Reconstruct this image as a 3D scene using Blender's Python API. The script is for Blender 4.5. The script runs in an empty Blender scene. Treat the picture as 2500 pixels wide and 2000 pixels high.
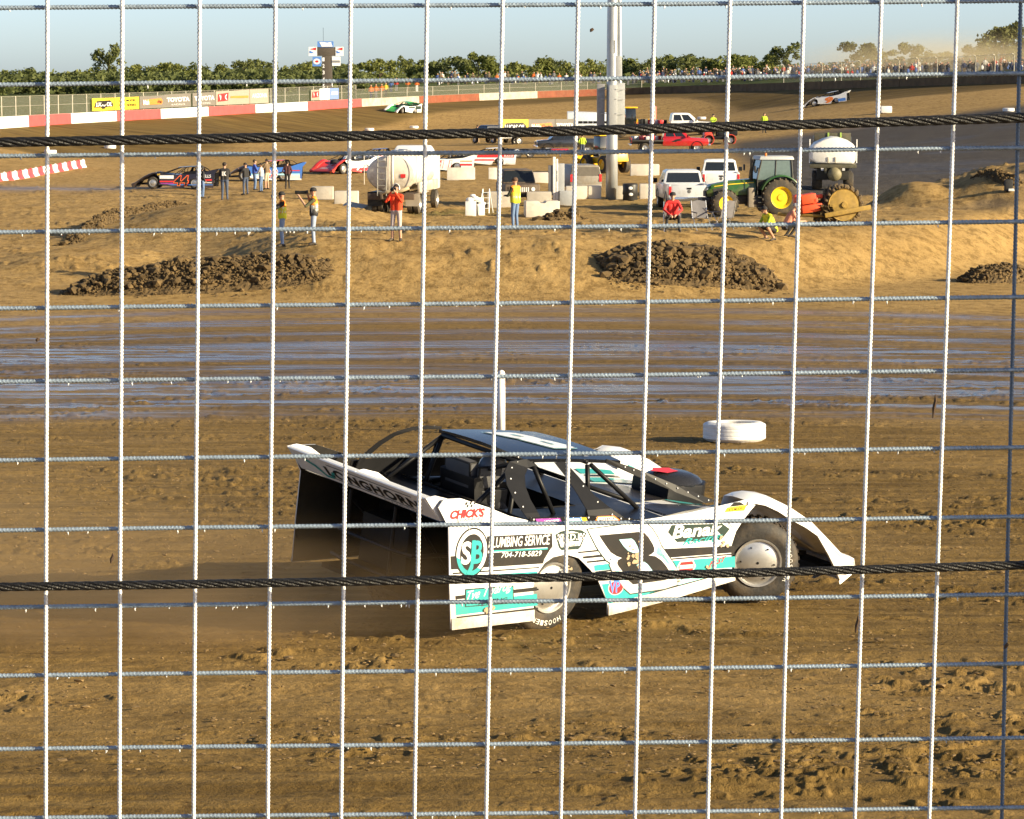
import bpy, bmesh, math, random
import numpy as np
from mathutils import Vector, Matrix

random.seed(7)
RNG = np.random.default_rng(11)
sc = bpy.context.scene
COL = sc.collection
PI = math.pi

# ------------------------------------------------------------------ camera, sky, sun, exposure
F, CAMZ, HORIZON = 6944.4, 7.0, 175.0          # focal length and horizon in units of the 2500 px wide picture
PITCH = math.atan((1000 - HORIZON) / F)
cam = bpy.data.cameras.new('camera')
cam.lens, cam.sensor_width, cam.clip_start, cam.clip_end = 100.0, 36.0, 0.1, 8000.0
camo = bpy.data.objects.new('camera', cam)
COL.objects.link(camo)
camo.location = (0, 0, CAMZ)
camo.rotation_euler = (PI / 2 - PITCH, 0, 0)
sc.camera = camo
cam.dof.use_dof = False

SUN_EL = math.radians(18.0)
SUN_AWAY = math.radians(24.0)                  # sun stands to the right of the camera and a little behind it
SUN_DIR = Vector((math.cos(SUN_AWAY) * math.cos(SUN_EL), -math.sin(SUN_AWAY) * math.cos(SUN_EL), math.sin(SUN_EL)))
world = bpy.data.worlds.new('World')
sc.world = world
world.use_nodes = True
wn = world.node_tree.nodes
sky = wn.new('ShaderNodeTexSky')
sky.sky_type = 'NISHITA'
sky.sun_disc = False
sky.sun_elevation = SUN_EL
sky.sun_rotation = math.atan2(SUN_DIR.x, SUN_DIR.y)
sky.altitude = 200
sky.air_density = 0.46
sky.dust_density = 0.9
sky.ozone_density = 0.4
bg = wn['Background']
bg.inputs['Strength'].default_value = 0.088
world.node_tree.links.new(sky.outputs[0], bg.inputs[0])

sun = bpy.data.lights.new('sun', 'SUN')
sun.energy = 5.0
sun.angle = math.radians(0.5)
sun.color = (1.0, 0.84, 0.55)
suno = bpy.data.objects.new('sun', sun)
COL.objects.link(suno)
suno.rotation_euler = SUN_DIR.to_track_quat('Z', 'Y').to_euler()

sc.view_settings.view_transform = 'Standard'
sc.view_settings.look = 'None'
sc.view_settings.gamma = 1.0
sc.view_settings.use_curve_mapping = False
sc.view_settings.exposure = 1.18
sc.render.engine = 'CYCLES'
sc.cycles.max_bounces = 6
sc.cycles.transparent_max_bounces = 12
sc.cycles.volume_bounces = 1
sc.cycles.volume_step_rate = 5.0
sc.cycles.volume_max_steps = 48
sc.cycles.use_denoising = True

# ------------------------------------------------------------------ materials
MATS = {}


def mat(name, col=(.5, .5, .5), rough=.6, metal=0.0, var=.12, scale=6.0, bump=0.0, dirt=0.0, dirtz=None, spec=.5, coat=0.0,
        emit=None, bscale=None):
    """procedural principled material: base colour broken up by noise, optional dust that thickens towards the bottom of the thing"""
    if name in MATS:
        return MATS[name]
    m = bpy.data.materials.new(name)
    m.use_nodes = True
    nt = m.node_tree
    n, l = nt.nodes, nt.links
    b = n['Principled BSDF']
    b.inputs['Roughness'].default_value = rough
    b.inputs['Metallic'].default_value = metal
    b.inputs['Specular IOR Level'].default_value = spec
    b.inputs['Coat Weight'].default_value = coat
    tc = n.new('ShaderNodeTexCoord')
    nz = n.new('ShaderNodeTexNoise')
    nz.inputs['Scale'].default_value = scale
    nz.inputs['Detail'].default_value = 5
    l.new(tc.outputs['Object'], nz.inputs['Vector'])
    mr = n.new('ShaderNodeMapRange')
    mr.inputs['From Min'].default_value, mr.inputs['From Max'].default_value = .3, .7
    mr.inputs['To Min'].default_value, mr.inputs['To Max'].default_value = 1 - var, 1 + var
    l.new(nz.outputs['Fac'], mr.inputs['Value'])
    mx = n.new('ShaderNodeMix')
    mx.data_type = 'RGBA'
    mx.blend_type = 'MULTIPLY'
    mx.inputs['Factor'].default_value = 1
    mx.inputs['A'].default_value = (*col, 1)
    l.new(mr.outputs[0], mx.inputs['B'])
    out = mx.outputs['Result']
    if dirt > 0:
        nz2 = n.new('ShaderNodeTexNoise')
        nz2.inputs['Scale'].default_value = 2.6
        nz2.inputs['Detail'].default_value = 8
        nz2.inputs['Roughness'].default_value = .7
        l.new(tc.outputs['Object'], nz2.inputs['Vector'])
        ad = n.new('ShaderNodeMath')
        ad.operation = 'ADD'
        l.new(nz2.outputs['Fac'], ad.inputs[0])
        if dirtz:
            sp = n.new('ShaderNodeSeparateXYZ')
            l.new(tc.outputs['Object'], sp.inputs[0])
            m2 = n.new('ShaderNodeMapRange')
            m2.inputs['From Min'].default_value, m2.inputs['From Max'].default_value = dirtz
            m2.inputs['To Min'].default_value, m2.inputs['To Max'].default_value = .32, -.12
            l.new(sp.outputs['Z'], m2.inputs['Value'])
            l.new(m2.outputs[0], ad.inputs[1])
        else:
            ad.inputs[1].default_value = 0
        m3 = n.new('ShaderNodeMapRange')
        m3.inputs['From Min'].default_value, m3.inputs['From Max'].default_value = .48, .78
        m3.inputs['To Min'].default_value, m3.inputs['To Max'].default_value = 0, dirt
        l.new(ad.outputs[0], m3.inputs['Value'])
        m4 = n.new('ShaderNodeMix')
        m4.data_type = 'RGBA'
        m4.inputs['B'].default_value = (.20, .135, .065, 1)
        l.new(m3.outputs[0], m4.inputs['Factor'])
        l.new(out, m4.inputs['A'])
        out = m4.outputs['Result']
    l.new(out, b.inputs['Base Color'])
    if bump > 0:
        bp = n.new('ShaderNodeBump')
        bp.inputs['Strength'].default_value = bump
        bp.inputs['Distance'].default_value = .02
        nb = n.new('ShaderNodeTexNoise')
        nb.inputs['Scale'].default_value = bscale or scale * 4
        nb.inputs['Detail'].default_value = 6
        l.new(tc.outputs['Object'], nb.inputs['Vector'])
        l.new(nb.outputs['Fac'], bp.inputs['Height'])
        l.new(bp.outputs[0], b.inputs['Normal'])
    if emit:
        b.inputs['Emission Color'].default_value = (*emit, 1)
        b.inputs['Emission Strength'].default_value = 1
    MATS[name] = m
    return m


def flat(name, r, g, b, rough=.45, **k):
    return mat(name, (r, g, b), rough, var=k.pop('var', .06), **k)


# ------------------------------------------------------------------ mesh builder
def ortho(d):
    d = Vector(d).normalized()
    a = Vector((0, 0, 1)) if abs(d.z) < .9 else Vector((1, 0, 0))
    u = d.cross(a).normalized()
    return u, d.cross(u).normalized()


class MB:
    def __init__(s):
        s.v, s.f, s.m = [], [], []

    def add(s, vs, fs, mi=0, M=None):
        o = len(s.v)
        if M is not None:
            vs = [M @ Vector(p) for p in vs]
        s.v += [tuple(p) for p in vs]
        s.f += [tuple(i + o for i in f) for f in fs]
        s.m += [mi] * len(fs)
        return s

    def box(s, c, d, mi=0, rot=None, taper=1.0, tapery=None):
        hx, hy, hz = d[0] / 2, d[1] / 2, d[2] / 2
        ty = taper if tapery is None else tapery
        vs = [(-hx, -hy, -hz), (hx, -hy, -hz), (hx, hy, -hz), (-hx, hy, -hz),
              (-hx * taper, -hy * ty, hz), (hx * taper, -hy * ty, hz), (hx * taper, hy * ty, hz), (-hx * taper, hy * ty, hz)]
        M = Matrix.Translation(c)
        if rot is not None:
            M = M @ (rot if isinstance(rot, Matrix) else Matrix.Rotation(rot, 4, 'Z'))
        return s.add(vs, [(3, 2, 1, 0), (4, 5, 6, 7), (0, 1, 5, 4), (1, 2, 6, 5), (2, 3, 7, 6), (3, 0, 4, 7)], mi, M)

    def tube(s, pts, r, seg=8, mi=0, caps=True):
        pts = [Vector(p) for p in pts]
        n = len(pts)
        rs = [r] * n if isinstance(r, (int, float)) else list(r)
        vs, fs = [], []
        u = w = None
        for i, p in enumerate(pts):
            d = (pts[min(i + 1, n - 1)] - pts[max(i - 1, 0)])
            if d.length < 1e-9:
                d = Vector((0, 0, 1))
            if u is None:
                u, w = ortho(d)
            else:
                d.normalize()
                u = (u - d * u.dot(d)).normalized()
                w = d.cross(u)
            for k in range(seg):
                a = 2 * PI * k / seg
                vs.append(p + u * (math.cos(a) * rs[i]) + w * (math.sin(a) * rs[i]))
        for i in range(n - 1):
            for k in range(seg):
                a, b = i * seg + k, i * seg + (k + 1) % seg
                fs.append((a, b, b + seg, a + seg))
        if caps:
            fs.append(tuple(range(seg - 1, -1, -1)))
            fs.append(tuple(range((n - 1) * seg, n * seg)))
        return s.add(vs, fs, mi)

    def lathe(s, prof, seg=24, mi=0, M=None, close=False):
        """profile of (radius, height) turned about local z"""
        vs, fs = [], []
        for r, z in prof:
            for k in range(seg):
                a = 2 * PI * k / seg
                vs.append((r * math.cos(a), r * math.sin(a), z))
        n = len(prof)
        for i in range(n - 1 + (1 if close else 0)):
            for k in range(seg):
                a, b = i * seg + k, i * seg + (k + 1) % seg
                c, d = ((i + 1) % n) * seg + (k + 1) % seg, ((i + 1) % n) * seg + k
                fs.append((a, b, c, d))
        if not close:
            fs.append(tuple(range(seg - 1, -1, -1)))
            fs.append(tuple(range((n - 1) * seg, n * seg)))
        return s.add(vs, fs, mi, M)

    def prism(s, poly, f0, f1, mi=0):
        """polygon of 2-d points; f0 / f1 map a 2-d point to the two end faces"""
        n = len(poly)
        vs = [f0(*p) for p in poly] + [f1(*p) for p in poly]
        fs = [tuple(range(n)), tuple(range(2 * n - 1, n - 1, -1))]
        fs += [(i, i + n, (i + 1) % n + n, (i + 1) % n) for i in range(n)]
        return s.add(vs, fs, mi)

    def loft(s, secs, mi=0, closed=False, caps=False):
        n = len(secs[0])
        vs = [p for q in secs for p in q]
        fs = []
        for i in range(len(secs) - 1):
            for k in range(n if closed else n - 1):
                a, b = i * n + k, i * n + (k + 1) % n
                fs.append((a, b, b + n, a + n))
        if caps:
            fs.append(tuple(range(n - 1, -1, -1)))
            fs.append(tuple(range((len(secs) - 1) * n, len(secs) * n)))
        return s.add(vs, fs, mi)

    def ball(s, c, r, mi=0, seg=10, rings=6, rot=None):
        r = (r, r, r) if isinstance(r, (int, float)) else r
        vs = [(0, 0, -r[2])]
        for i in range(1, rings):
            a = PI * i / rings - PI / 2
            for k in range(seg):
                b = 2 * PI * k / seg
                vs.append((r[0] * math.cos(a) * math.cos(b), r[1] * math.cos(a) * math.sin(b), r[2] * math.sin(a)))
        vs.append((0, 0, r[2]))
        fs = [(0, 1 + (k + 1) % seg, 1 + k) for k in range(seg)]
        for i in range(rings - 2):
            for k in range(seg):
                a, b = 1 + i * seg + k, 1 + i * seg + (k + 1) % seg
                fs.append((a, b, b + seg, a + seg))
        t = len(vs) - 1
        o = 1 + (rings - 2) * seg
        fs += [(t, o + k, o + (k + 1) % seg) for k in range(seg)]
        M = Matrix.Translation(c)
        if rot is not None:
            M = M @ rot
        return s.add(vs, fs, mi, M)

    def quad(s, a, b, c, d, mi=0):
        return s.add([a, b, c, d], [(0, 1, 2, 3)], mi)

    def build(s, name, mats, parent=None, smooth=False, loc=None, rot=None, bevel=0, angle=None):
        me = bpy.data.meshes.new(name)
        me.from_pydata(s.v, [], s.f)
        mats = mats if isinstance(mats, (list, tuple)) else [mats]
        for m in mats:
            me.materials.append(m)
        me.polygons.foreach_set('material_index', s.m)
        if smooth:
            me.polygons.foreach_set('use_smooth', [True] * len(s.f))
        if angle:
            me.polygons.foreach_set('use_smooth', [True] * len(s.f))
            me.set_sharp_from_angle(angle=math.radians(angle))
        me.update()
        o = bpy.data.objects.new(name, me)
        COL.objects.link(o)
        if parent is not None:
            o.parent = parent
        if loc is not None:
            o.location = loc
        if rot is not None:
            o.rotation_euler = rot
        if bevel:
            bm = bmesh.new()
            bm.from_mesh(me)
            bmesh.ops.recalc_face_normals(bm, faces=bm.faces)
            ed = [e for e in bm.edges if len(e.link_faces) == 2 and e.calc_face_angle(0) > .6]
            bmesh.ops.bevel(bm, geom=ed, offset=bevel, segments=2, profile=.6, affect='EDGES', clamp_overlap=True)
            bm.to_mesh(me)
            bm.free()
            me.polygons.foreach_set('use_smooth', [True] * len(me.polygons))
            me.set_sharp_from_angle(angle=math.radians(35))
        return o


def tag(o, label, cat, group=None, kind=None):
    if label:
        o['label'] = label
    if cat:
        o['category'] = cat
    if group:
        o['group'] = group
    if kind:
        o['kind'] = kind
    return o


def thing(name, label, cat, loc=(0, 0, 0), rz=0.0, group=None, rot=None):
    o = bpy.data.objects.new(name, None)
    COL.objects.link(o)
    o.empty_display_size = .2
    o.location = loc
    o.rotation_euler = rot if rot else (0, 0, rz)
    return tag(o, label, cat, group)


def copy_tree(o, parent=None):
    c = o.copy()
    COL.objects.link(c)
    c.parent = parent
    for ch in list(o.children):
        copy_tree(ch, c)
    return c


# lettering: font curve turned into a mesh, memoised
_TX = {}


def text_geo(s, shear=0.0, bold=0.0, space=1.0):
    key = (s, shear, bold, space)
    if key not in _TX:
        cu = bpy.data.curves.new('lettering', 'FONT')
        cu.body = s
        cu.align_x, cu.align_y = 'CENTER', 'CENTER'
        cu.shear = max(-1, min(1, shear))
        cu.offset = bold
        cu.space_character = space
        cu.resolution_u = 3
        ob = bpy.data.objects.new('lettering', cu)
        COL.objects.link(ob)
        me = bpy.data.meshes.new_from_object(ob.evaluated_get(bpy.context.evaluated_depsgraph_get()))
        vs = [tuple(v.co) for v in me.vertices]
        fs = [tuple(p.vertices) for p in me.polygons]
        bpy.data.objects.remove(ob)
        bpy.data.curves.remove(cu)
        bpy.data.meshes.remove(me)
        if vs:
            xs = [v[0] for v in vs]
            ys = [v[1] for v in vs]
            cx, cy = (min(xs) + max(xs)) / 2, (min(ys) + max(ys)) / 2
            w, h = max(xs) - min(xs), max(ys) - min(ys)
            vs = [((x - cx) / w, (y - cy) / h) for x, y, _ in vs]
            _TX[key] = (vs, fs, w / h)
        else:
            _TX[key] = ([], [], 1)
    return _TX[key]


def text_on(mb, s, fn, cx, cy, w, h, mi=0, shear=0.0, bold=0.0, space=1.0, slope=0.0, off=0.0):
    """lay lettering into the box (cx, cy, w, h) of a surface; fn(u, v, offset) gives the 3-d point"""
    vs, fs, _ = text_geo(s, shear, bold, space)
    mb.add([fn(cx + x * w, cy + y * h + slope * x * w, off) for x, y in vs], fs, mi)


def poly_on(mb, pts, fn, off=0.0, mi=0):
    mb.add([fn(u, v, off) for u, v in pts], [tuple(range(len(pts)))], mi)


def ell(cx, cy, rx, ry, n=28, a0=0, a1=2 * PI):
    return [(cx + rx * math.cos(a0 + (a1 - a0) * i / n), cy + ry * math.sin(a0 + (a1 - a0) * i / n)) for i in range(n)]

# ------------------------------------------------------------------ terrain
def hash2(ix, iy, seed):
    n = (ix.astype(np.int64) * 374761393 + iy.astype(np.int64) * 668265263 + seed * 974711) & 0x7fffffff
    n = (n ^ (n >> 13)) * 1274126177 & 0x7fffffff
    return ((n ^ (n >> 16)) & 0xffff) / 65535.0


def vnoise(x, y, seed=0):
    ix, iy = np.floor(x), np.floor(y)
    fx, fy = x - ix, y - iy
    fx, fy = fx * fx * fx * (fx * (fx * 6 - 15) + 10), fy * fy * fy * (fy * (fy * 6 - 15) + 10)
    a, b = hash2(ix, iy, seed), hash2(ix + 1, iy, seed)
    c, d = hash2(ix, iy + 1, seed), hash2(ix + 1, iy + 1, seed)
    return a + (b - a) * fx + (c - a) * fy + (a - b - c + d) * fx * fy


def fbm(x, y, seed=0, o=4, rough=.5):
    s, a, t = 0, 1, 0
    for i in range(o):
        s = s + a * vnoise(x * 2 ** i + 17.3 * i, y * 2 ** i - 9.1 * i, seed + i)
        t += a
        a *= rough
    return s / t


def sst(a, b, x):
    t = np.clip((x - a) / (b - a), 0, 1)
    return t * t * (3 - 2 * t)


# plan of the far outer wall: picture x, distance, picture y of its top edge
WALL_PX = np.array([-260, 0, 320, 640, 840, 1030, 1240, 1450, 1590, 1688, 1903, 2160, 2420, 2700])
WALL_D = np.array([222, 248, 288, 325, 354, 380, 399, 410, 408, 400, 370, 340, 320, 300])
WALL_Y = np.array([299, 285, 269, 254, 243, 234, 225, 217.5, 212, 209, 202, 193, 184, 176])
WALL_X = (WALL_PX - 1250) / F * WALL_D
WALL_Z = CAMZ - (WALL_Y - HORIZON) / F * WALL_D
WALL_H = 0.95

_ctl = []
_pp = np.linspace(-260, 2700, 40)
for wx, wy, wz in zip((_pp - 1250) / F * np.interp(_pp, WALL_PX, WALL_D), np.interp(_pp, WALL_PX, WALL_D), CAMZ - (np.interp(_pp, WALL_PX, WALL_Y) - HORIZON) / F * np.interp(_pp, WALL_PX, WALL_D)):
    _ctl.append((wx, wy, wz - WALL_H))
for i in range(len(WALL_X)):                    # the land just outside the wall lies level with its top
    j0, j1 = max(i - 1, 0), min(i + 1, len(WALL_X) - 1)
    t = np.array([WALL_X[j1] - WALL_X[j0], WALL_D[j1] - WALL_D[j0]])
    n = np.array([-t[1], t[0]]) / np.hypot(*t)
    if i in (0, 2, 4, 6, 8, 10, 12):
        _ctl.append((WALL_X[i] + n[0] * 14, WALL_D[i] + n[1] * 14, WALL_Z[i] - .45))
_ctl += [(-60, 150, 0), (-40, 150, 0), (-20, 150, 0), (0, 150, 0), (20, 150, 0), (40, 150, 0), (60, 150, 0),
         (-60, 190, .3), (-36, 190, 0), (-20, 190, 0), (0, 190, 0), (20, 190, .1), (40, 190, .9), (60, 190, 2.4),
         (-38, 232, .2), (-36, 251, .3), (-24.8, 302, .3), (-16.3, 325, .3), (-11.7, 340, .3), (0, 335, .5), (0, 280, .1), (0, 230, 0),
         (-15, 250, 0), (20, 235, .5), (23, 350, 1.3), (12, 348, .7), (20, 300, .9), (32, 290, 3.4), (34.8, 262, 2.9), (43.6, 250, 3.6), (30, 222, 1.0), (45, 215, 1.9),
         (-60, 470, 3.6), (-20, 470, 4.6), (0, 470, 5.0), (20, 470, 5.3), (38, 420, 6.3), (55, 400, 6.9), (62, 370, 7.0), (-80, 330, 3.0), (-90, 250, 2.6),
         (-130, 620, 3.6), (0, 620, 4.6), (130, 620, 5.6), (90, 450, 6.9), (0, 820, 4.4), (-160, 820, 3.6), (160, 820, 5.2), (-150, 400, 3), (140, 300, 5)]
_ctl = np.array(_ctl, float)


def _phi(r2):
    return r2 * np.log(r2 + 1e-9) * .5


_P = _ctl[:, :2] / 100.0
_n = len(_P)
_K = _phi(((_P[:, None] - _P[None]) ** 2).sum(2)) + np.eye(_n) * 2e-3
_Q = np.c_[np.ones(_n), _P]
_W = np.linalg.solve(np.block([[_K, _Q], [_Q.T, np.zeros((3, 3))]]), np.r_[_ctl[:, 2], 0, 0, 0])


def far_z(x, y):
    sh = np.shape(x)
    p = np.c_[np.ravel(x), np.ravel(y)] / 100.0
    p[:, 0] = np.clip(p[:, 0], -1.6, 1.6)
    p[:, 1] = np.clip(p[:, 1], 1.4, 8.2)
    out = np.empty(len(p))
    for i in range(0, len(p), 60000):
        q = p[i:i + 60000]
        out[i:i + 60000] = _phi(((q[:, None] - _P[None]) ** 2).sum(2)) @ _W[:_n] + _W[_n] + q @ _W[_n + 1:]
    return np.clip(out, -.05, 7.2).reshape(sh)


_ys = np.linspace(-60, 120, 1801)
_zs = np.interp(_ys, [-60, 0, 10, 24.2, 45, 55, 65, 76, 86, 120], [3.4, 3.3, 3.12, 2.3, 1.1, .58, .24, .03, 0, 0])
_zs = np.convolve(np.pad(_zs, 40, 'edge'), np.ones(81) / 81, 'valid')


def toe(x):
    return 86 + .05 * np.maximum(x, 0) ** 2 + .015 * np.minimum(x, 0) ** 2


def bump2(x, y, cx, cy, rx, ry, h, p=2):
    r2 = ((x - cx) / rx) ** 2 + ((y - cy) / ry) ** 2
    return h * np.maximum(0, 1 - r2) ** p


def ground_z(x, y):
    x, y = np.asarray(x, float), np.asarray(y, float)
    z = np.interp(y, _ys, _zs)
    t = toe(x)
    z = z + 1.5 * sst(-13, -6, x) * sst(t, t + 9, y) * (1 - sst(t + 17, t + 36, y))
    z = z + bump2(x, y, -11.2, 125, 9.5, 17, 1.45)
    z = z + bump2(x, y, -15.5, 104, 6, 9, .5)
    z = z + bump2(x, y, 24, 130, 14.5, 19, 1.35) + bump2(x, y, 17.0, 122, 2.2, 5, .5) + bump2(x, y, 20.5, 120, 2.4, 5, .6) + bump2(x, y, 24.0, 124, 2.6, 6, .5)
    w = sst(155, 195, y)
    far = np.zeros_like(z)
    k = y > 150
    if np.any(k):
        far = np.where(k, far_z(np.where(k, x, 0), np.where(k, y, 200)), 0)
    return z * (1 - w) + far * w


def gz(x, y):
    return float(ground_z(np.array([x]), np.array([y]))[0])


def ray_dir(px, py):
    c, s = math.cos(PITCH), math.sin(PITCH)
    u, v = (px - 1250) / F, (1000 - py) / F
    return Vector((u, c + v * s, -s + v * c))


def at(px, py, d):
    """point in the place at distance d (along y) seen at a spot of the photograph"""
    r = ray_dir(px, py)
    r = r * (d / r.y)
    return Vector((r.x, r.y, CAMZ + r.z))


_DS = np.concatenate([np.arange(12, 120, .25), np.arange(120, 700, .5)])


def G(px, py):
    """where the line of sight meets the ground"""
    r = ray_dir(px, py)
    X, Z = r.x / r.y * _DS, CAMZ + r.z / r.y * _DS
    k = np.argmax(Z < ground_z(X, _DS))
    if k == 0:
        k = len(_DS) - 1
    d = _DS[k]
    return Vector((X[k], d, gz(X[k], d)))


def GX(px, d):
    x = (px - 1250) / F * d
    return Vector((x, d, gz(x, d)))


# ground sheet: rows spaced as the eye sees them, columns fanning out, coarse margins all round
def make_ground():
    py = np.concatenate([np.arange(2060, 760, -2.5), np.arange(760, 520, -1.8), np.arange(520, 212, -1.6)])
    # the rows' distances from a smooth stand-in profile (monotone)
    yy = np.linspace(12, 700, 30000)
    pp = HORIZON + F * (CAMZ - np.interp(yy, [12, 24.2, 45, 60, 86, 230, 420, 700], [3.0, 2.3, 1.1, .4, 0, .3, 3.5, 4.5])) / yy
    dd = np.interp(-py, -pp, yy)
    dd = dd[dd < 650]
    rows = np.concatenate([[-60, -30, -10, 0, 4, 8, 11, 13.5], dd[dd > 14.5], np.geomspace(max(dd) * 1.06, 4200, 40)])
    s = np.concatenate([-np.geomspace(6, .26, 34), np.linspace(-.25, .25, 620), np.geomspace(.26, 6, 34)])
    Y, S = np.meshgrid(rows, s, indexing='ij')
    X = S * np.maximum(np.abs(Y), 13) * .82
    Z = ground_z(X, Y)
    t = toe(X)
    track = (Y < t - 1.0) & (Y > -50)
    near = 1 - sst(60, 95, Y)
    fade = 1 - sst(140, 260, Y)
    lane = Y + .02 * X ** 2
    # ruts and torn clay
    st = fbm(X * .16, lane * 2.6, 3, 4) - .5
    cl = np.maximum(0, fbm(X * 1.6 + 5, lane * 4.2, 31, 4, .6) - .52)
    patch = sst(.42, .62, fbm(X * .22, lane * .45, 50, 3))
    Z = Z + np.where(track, near * (.075 * st + .07 * cl * patch + .036 * sst(.53, .70, fbm(X * 5.0 + 2, lane * 6.0, 123, 4, .6)) * (.25 + .75 * patch) * sst(.40, .62, fbm(X * .6, lane * 1.1, 133, 3)) + .02 * (fbm(X * 5, lane * 9, 77, 3) - .5)), 0)
    lump = fbm(X * .55, Y * .55, 9, 5, .55) - .5
    Z = Z + np.where(track, 0, fade * (.26 * lump + .05 * (fbm(X * 1.1, Y * .7, 90, 3) - .5)) * sst(t - 1.0, t + 5, Y))
    Z = Z + np.where(track, 0, fade * .16 * np.maximum(0, fbm(X * 3.1, Y * 1.6, 140, 4, .6) - .56) * sst(t, t + 4, Y) * sst(.45, .65, fbm(X * .3, Y * .25, 145, 2)) * 2)
    # wetness of the clay, grass beyond the wall, the paved lane in the infield
    wl = lane + 1.5 * (fbm(X * .05, lane * .08, 61, 2) - .5)
    band = np.zeros_like(Z)
    for c, wd, a in ((52.5, 1.6, .45), (55.6, 1.2, .6), (60.4, 3.0, 1.0), (65.4, 1.2, .5), (70.6, 2.8, 1.0), (76, 1.6, .6), (80.3, 1.4, .7), (84.5, 1.4, .5)):
        band = np.maximum(band, a * np.exp(-((wl - c) / wd) ** 2))
    streak = fbm(X * .09, lane * 1.5, 21, 4)
    wet = np.clip(band * 1.5 * sst(.22, .50, streak) + .5 * band, 0, 1) * np.where(Y < t + 1, 1, 0)
    wet = np.maximum(wet, sst(.56, .70, fbm(X * .12, Y * .12, 33, 3)) * sst(165, 175, Y) * (1 - sst(250, 275, Y)) * sst(16, 30, X) * .5)
    wet = np.maximum(wet, .9 * np.exp(-((Y - 172) / 5) ** 2) * np.exp(-((X + 28) / 9) ** 2))
    # distance outside the far wall (positive = outside), along rays from the middle of the oval
    cx, cy = 2.0, 270.0
    wa = np.arctan2(WALL_X - cx, WALL_D - cy)
    wr = np.hypot(WALL_X - cx, WALL_D - cy)
    ang, rad = np.arctan2(X - cx, Y - cy), np.hypot(X - cx, Y - cy)
    o = np.argsort(wa)
    rr = np.interp(ang, wa[o], wr[o])
    inr = (ang > wa.min()) & (ang < wa.max())
    outside = sst(.15, 1.0, rad - rr) * np.where((Y > 470) | (inr & (Y > 200)), 1, 0)
    grass = np.maximum(outside, .55 * np.exp(-((Y - 147) / 5) ** 2) * np.exp(-((X - 8) / 5) ** 2) * sst(.45, .6, fbm(X * .5, Y * .3, 71, 3)))
    grass = np.maximum(grass, .6 * np.exp(-((Y - 142) / 4) ** 2) * np.exp(-((X + 3) / 3) ** 2) * sst(.45, .6, fbm(X * .5, Y * .3, 72, 3)))
    pave_shade = sst(163, 166, Y + .1 * X) * (1 - sst(236, 246, Y - .35 * X)) * sst(14.5, 17.5, X - .03 * (Y - 160)) * (1 - outside)
    pave_shade = np.maximum(pave_shade, .6 * sst(.05, .5, bump2(X, Y, 21, 124, 9, 12, 1.0, 1)) * sst(.38, .6, fbm(X * .3, Y * .22, 402, 3)))  # greyer soil on the right mound, its shaded patches painted in
    moist = np.where(Y < t - 1, 1.0, 0) * (1 - sst(74, 90, lane + 3 * (fbm(X * .06, Y * .1, 64, 3) - .5)))
    moist = moist * (1 - .5 * np.exp(-((lane - 20.3) / 1.9) ** 2) * (.6 + .8 * (fbm(X * .25, lane * .5, 210, 3) - .2))) * (1 - .3 * sst(.5, .7, fbm(X * .1, lane * .35, 220, 3)))
    # far lane: darker worked clay of the banking
    bank = sst(0, 6, rad - rr + 24) * (1 - outside) * sst(215, 235, Y) * inr
    nr, nc = X.shape
    me = bpy.data.meshes.new('ground')
    nv, nf = nr * nc, (nr - 1) * (nc - 1)
    me.vertices.add(nv)
    me.vertices.foreach_set('co', np.stack([X, Y, Z], -1).astype(np.float32).ravel())
    i = (np.arange(nr - 1)[:, None] * nc + np.arange(nc - 1)[None]).ravel()
    loops = np.stack([i, i + 1, i + nc + 1, i + nc], 1).astype(np.int32).ravel()
    me.loops.add(nf * 4)
    me.loops.foreach_set('vertex_index', loops)
    me.polygons.add(nf)
    me.polygons.foreach_set('loop_start', np.arange(0, nf * 4, 4, dtype=np.int32))
    me.polygons.foreach_set('use_smooth', np.ones(nf, dtype=bool))
    me.update(calc_edges=True)
    for nm, a in (('wet', wet), ('grass', grass), ('pave_shade', pave_shade), ('moist', moist), ('bank', bank)):
        at_ = me.attributes.new(nm, 'FLOAT', 'POINT')
        at_.data.foreach_set('value', a.astype(np.float32).ravel())
    ob = bpy.data.objects.new('ground', me)
    COL.objects.link(ob)
    ob['kind'] = 'structure'
    m = bpy.data.materials.new('clay ground')
    m.use_nodes = True
    nt = m.node_tree
    n, l = nt.nodes, nt.links
    b = n['Principled BSDF']

    def attr(nm):
        a = n.new('ShaderNodeAttribute')
        a.attribute_name = nm
        return a.outputs['Fac']

    geo = n.new('ShaderNodeNewGeometry')

    def noise(sx, sy, detail=6, rough=.6, z=1.0):
        mp = n.new('ShaderNodeMapping')
        mp.inputs['Scale'].default_value = (sx, sy, z)
        l.new(geo.outputs['Position'], mp.inputs['Vector'])
        t_ = n.new('ShaderNodeTexNoise')
        t_.inputs['Scale'].default_value = 1
        t_.inputs['Detail'].default_value = detail
        t_.inputs['Roughness'].default_value = rough
        l.new(mp.outputs[0], t_.inputs['Vector'])
        return t_.outputs['Fac']

    def rng(v, a, c, lo=0.0, hi=1.0):
        r = n.new('ShaderNodeMapRange')
        r.inputs['From Min'].default_value, r.inputs['From Max'].default_value = a, c
        r.inputs['To Min'].default_value, r.inputs['To Max'].default_value = lo, hi
        l.new(v, r.inputs['Value'])
        return r.outputs[0]

    def mixc(fac, a, c, blend='MIX'):
        x = n.new('ShaderNodeMix')
        x.data_type = 'RGBA'
        x.blend_type = blend
        for s_, v in (('Factor', fac), ('A', a), ('B', c)):
            if isinstance(v, (tuple, float, int)):
                x.inputs[s_].default_value = v
            else:
                l.new(v, x.inputs[s_])
        return x.outputs['Result']

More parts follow.
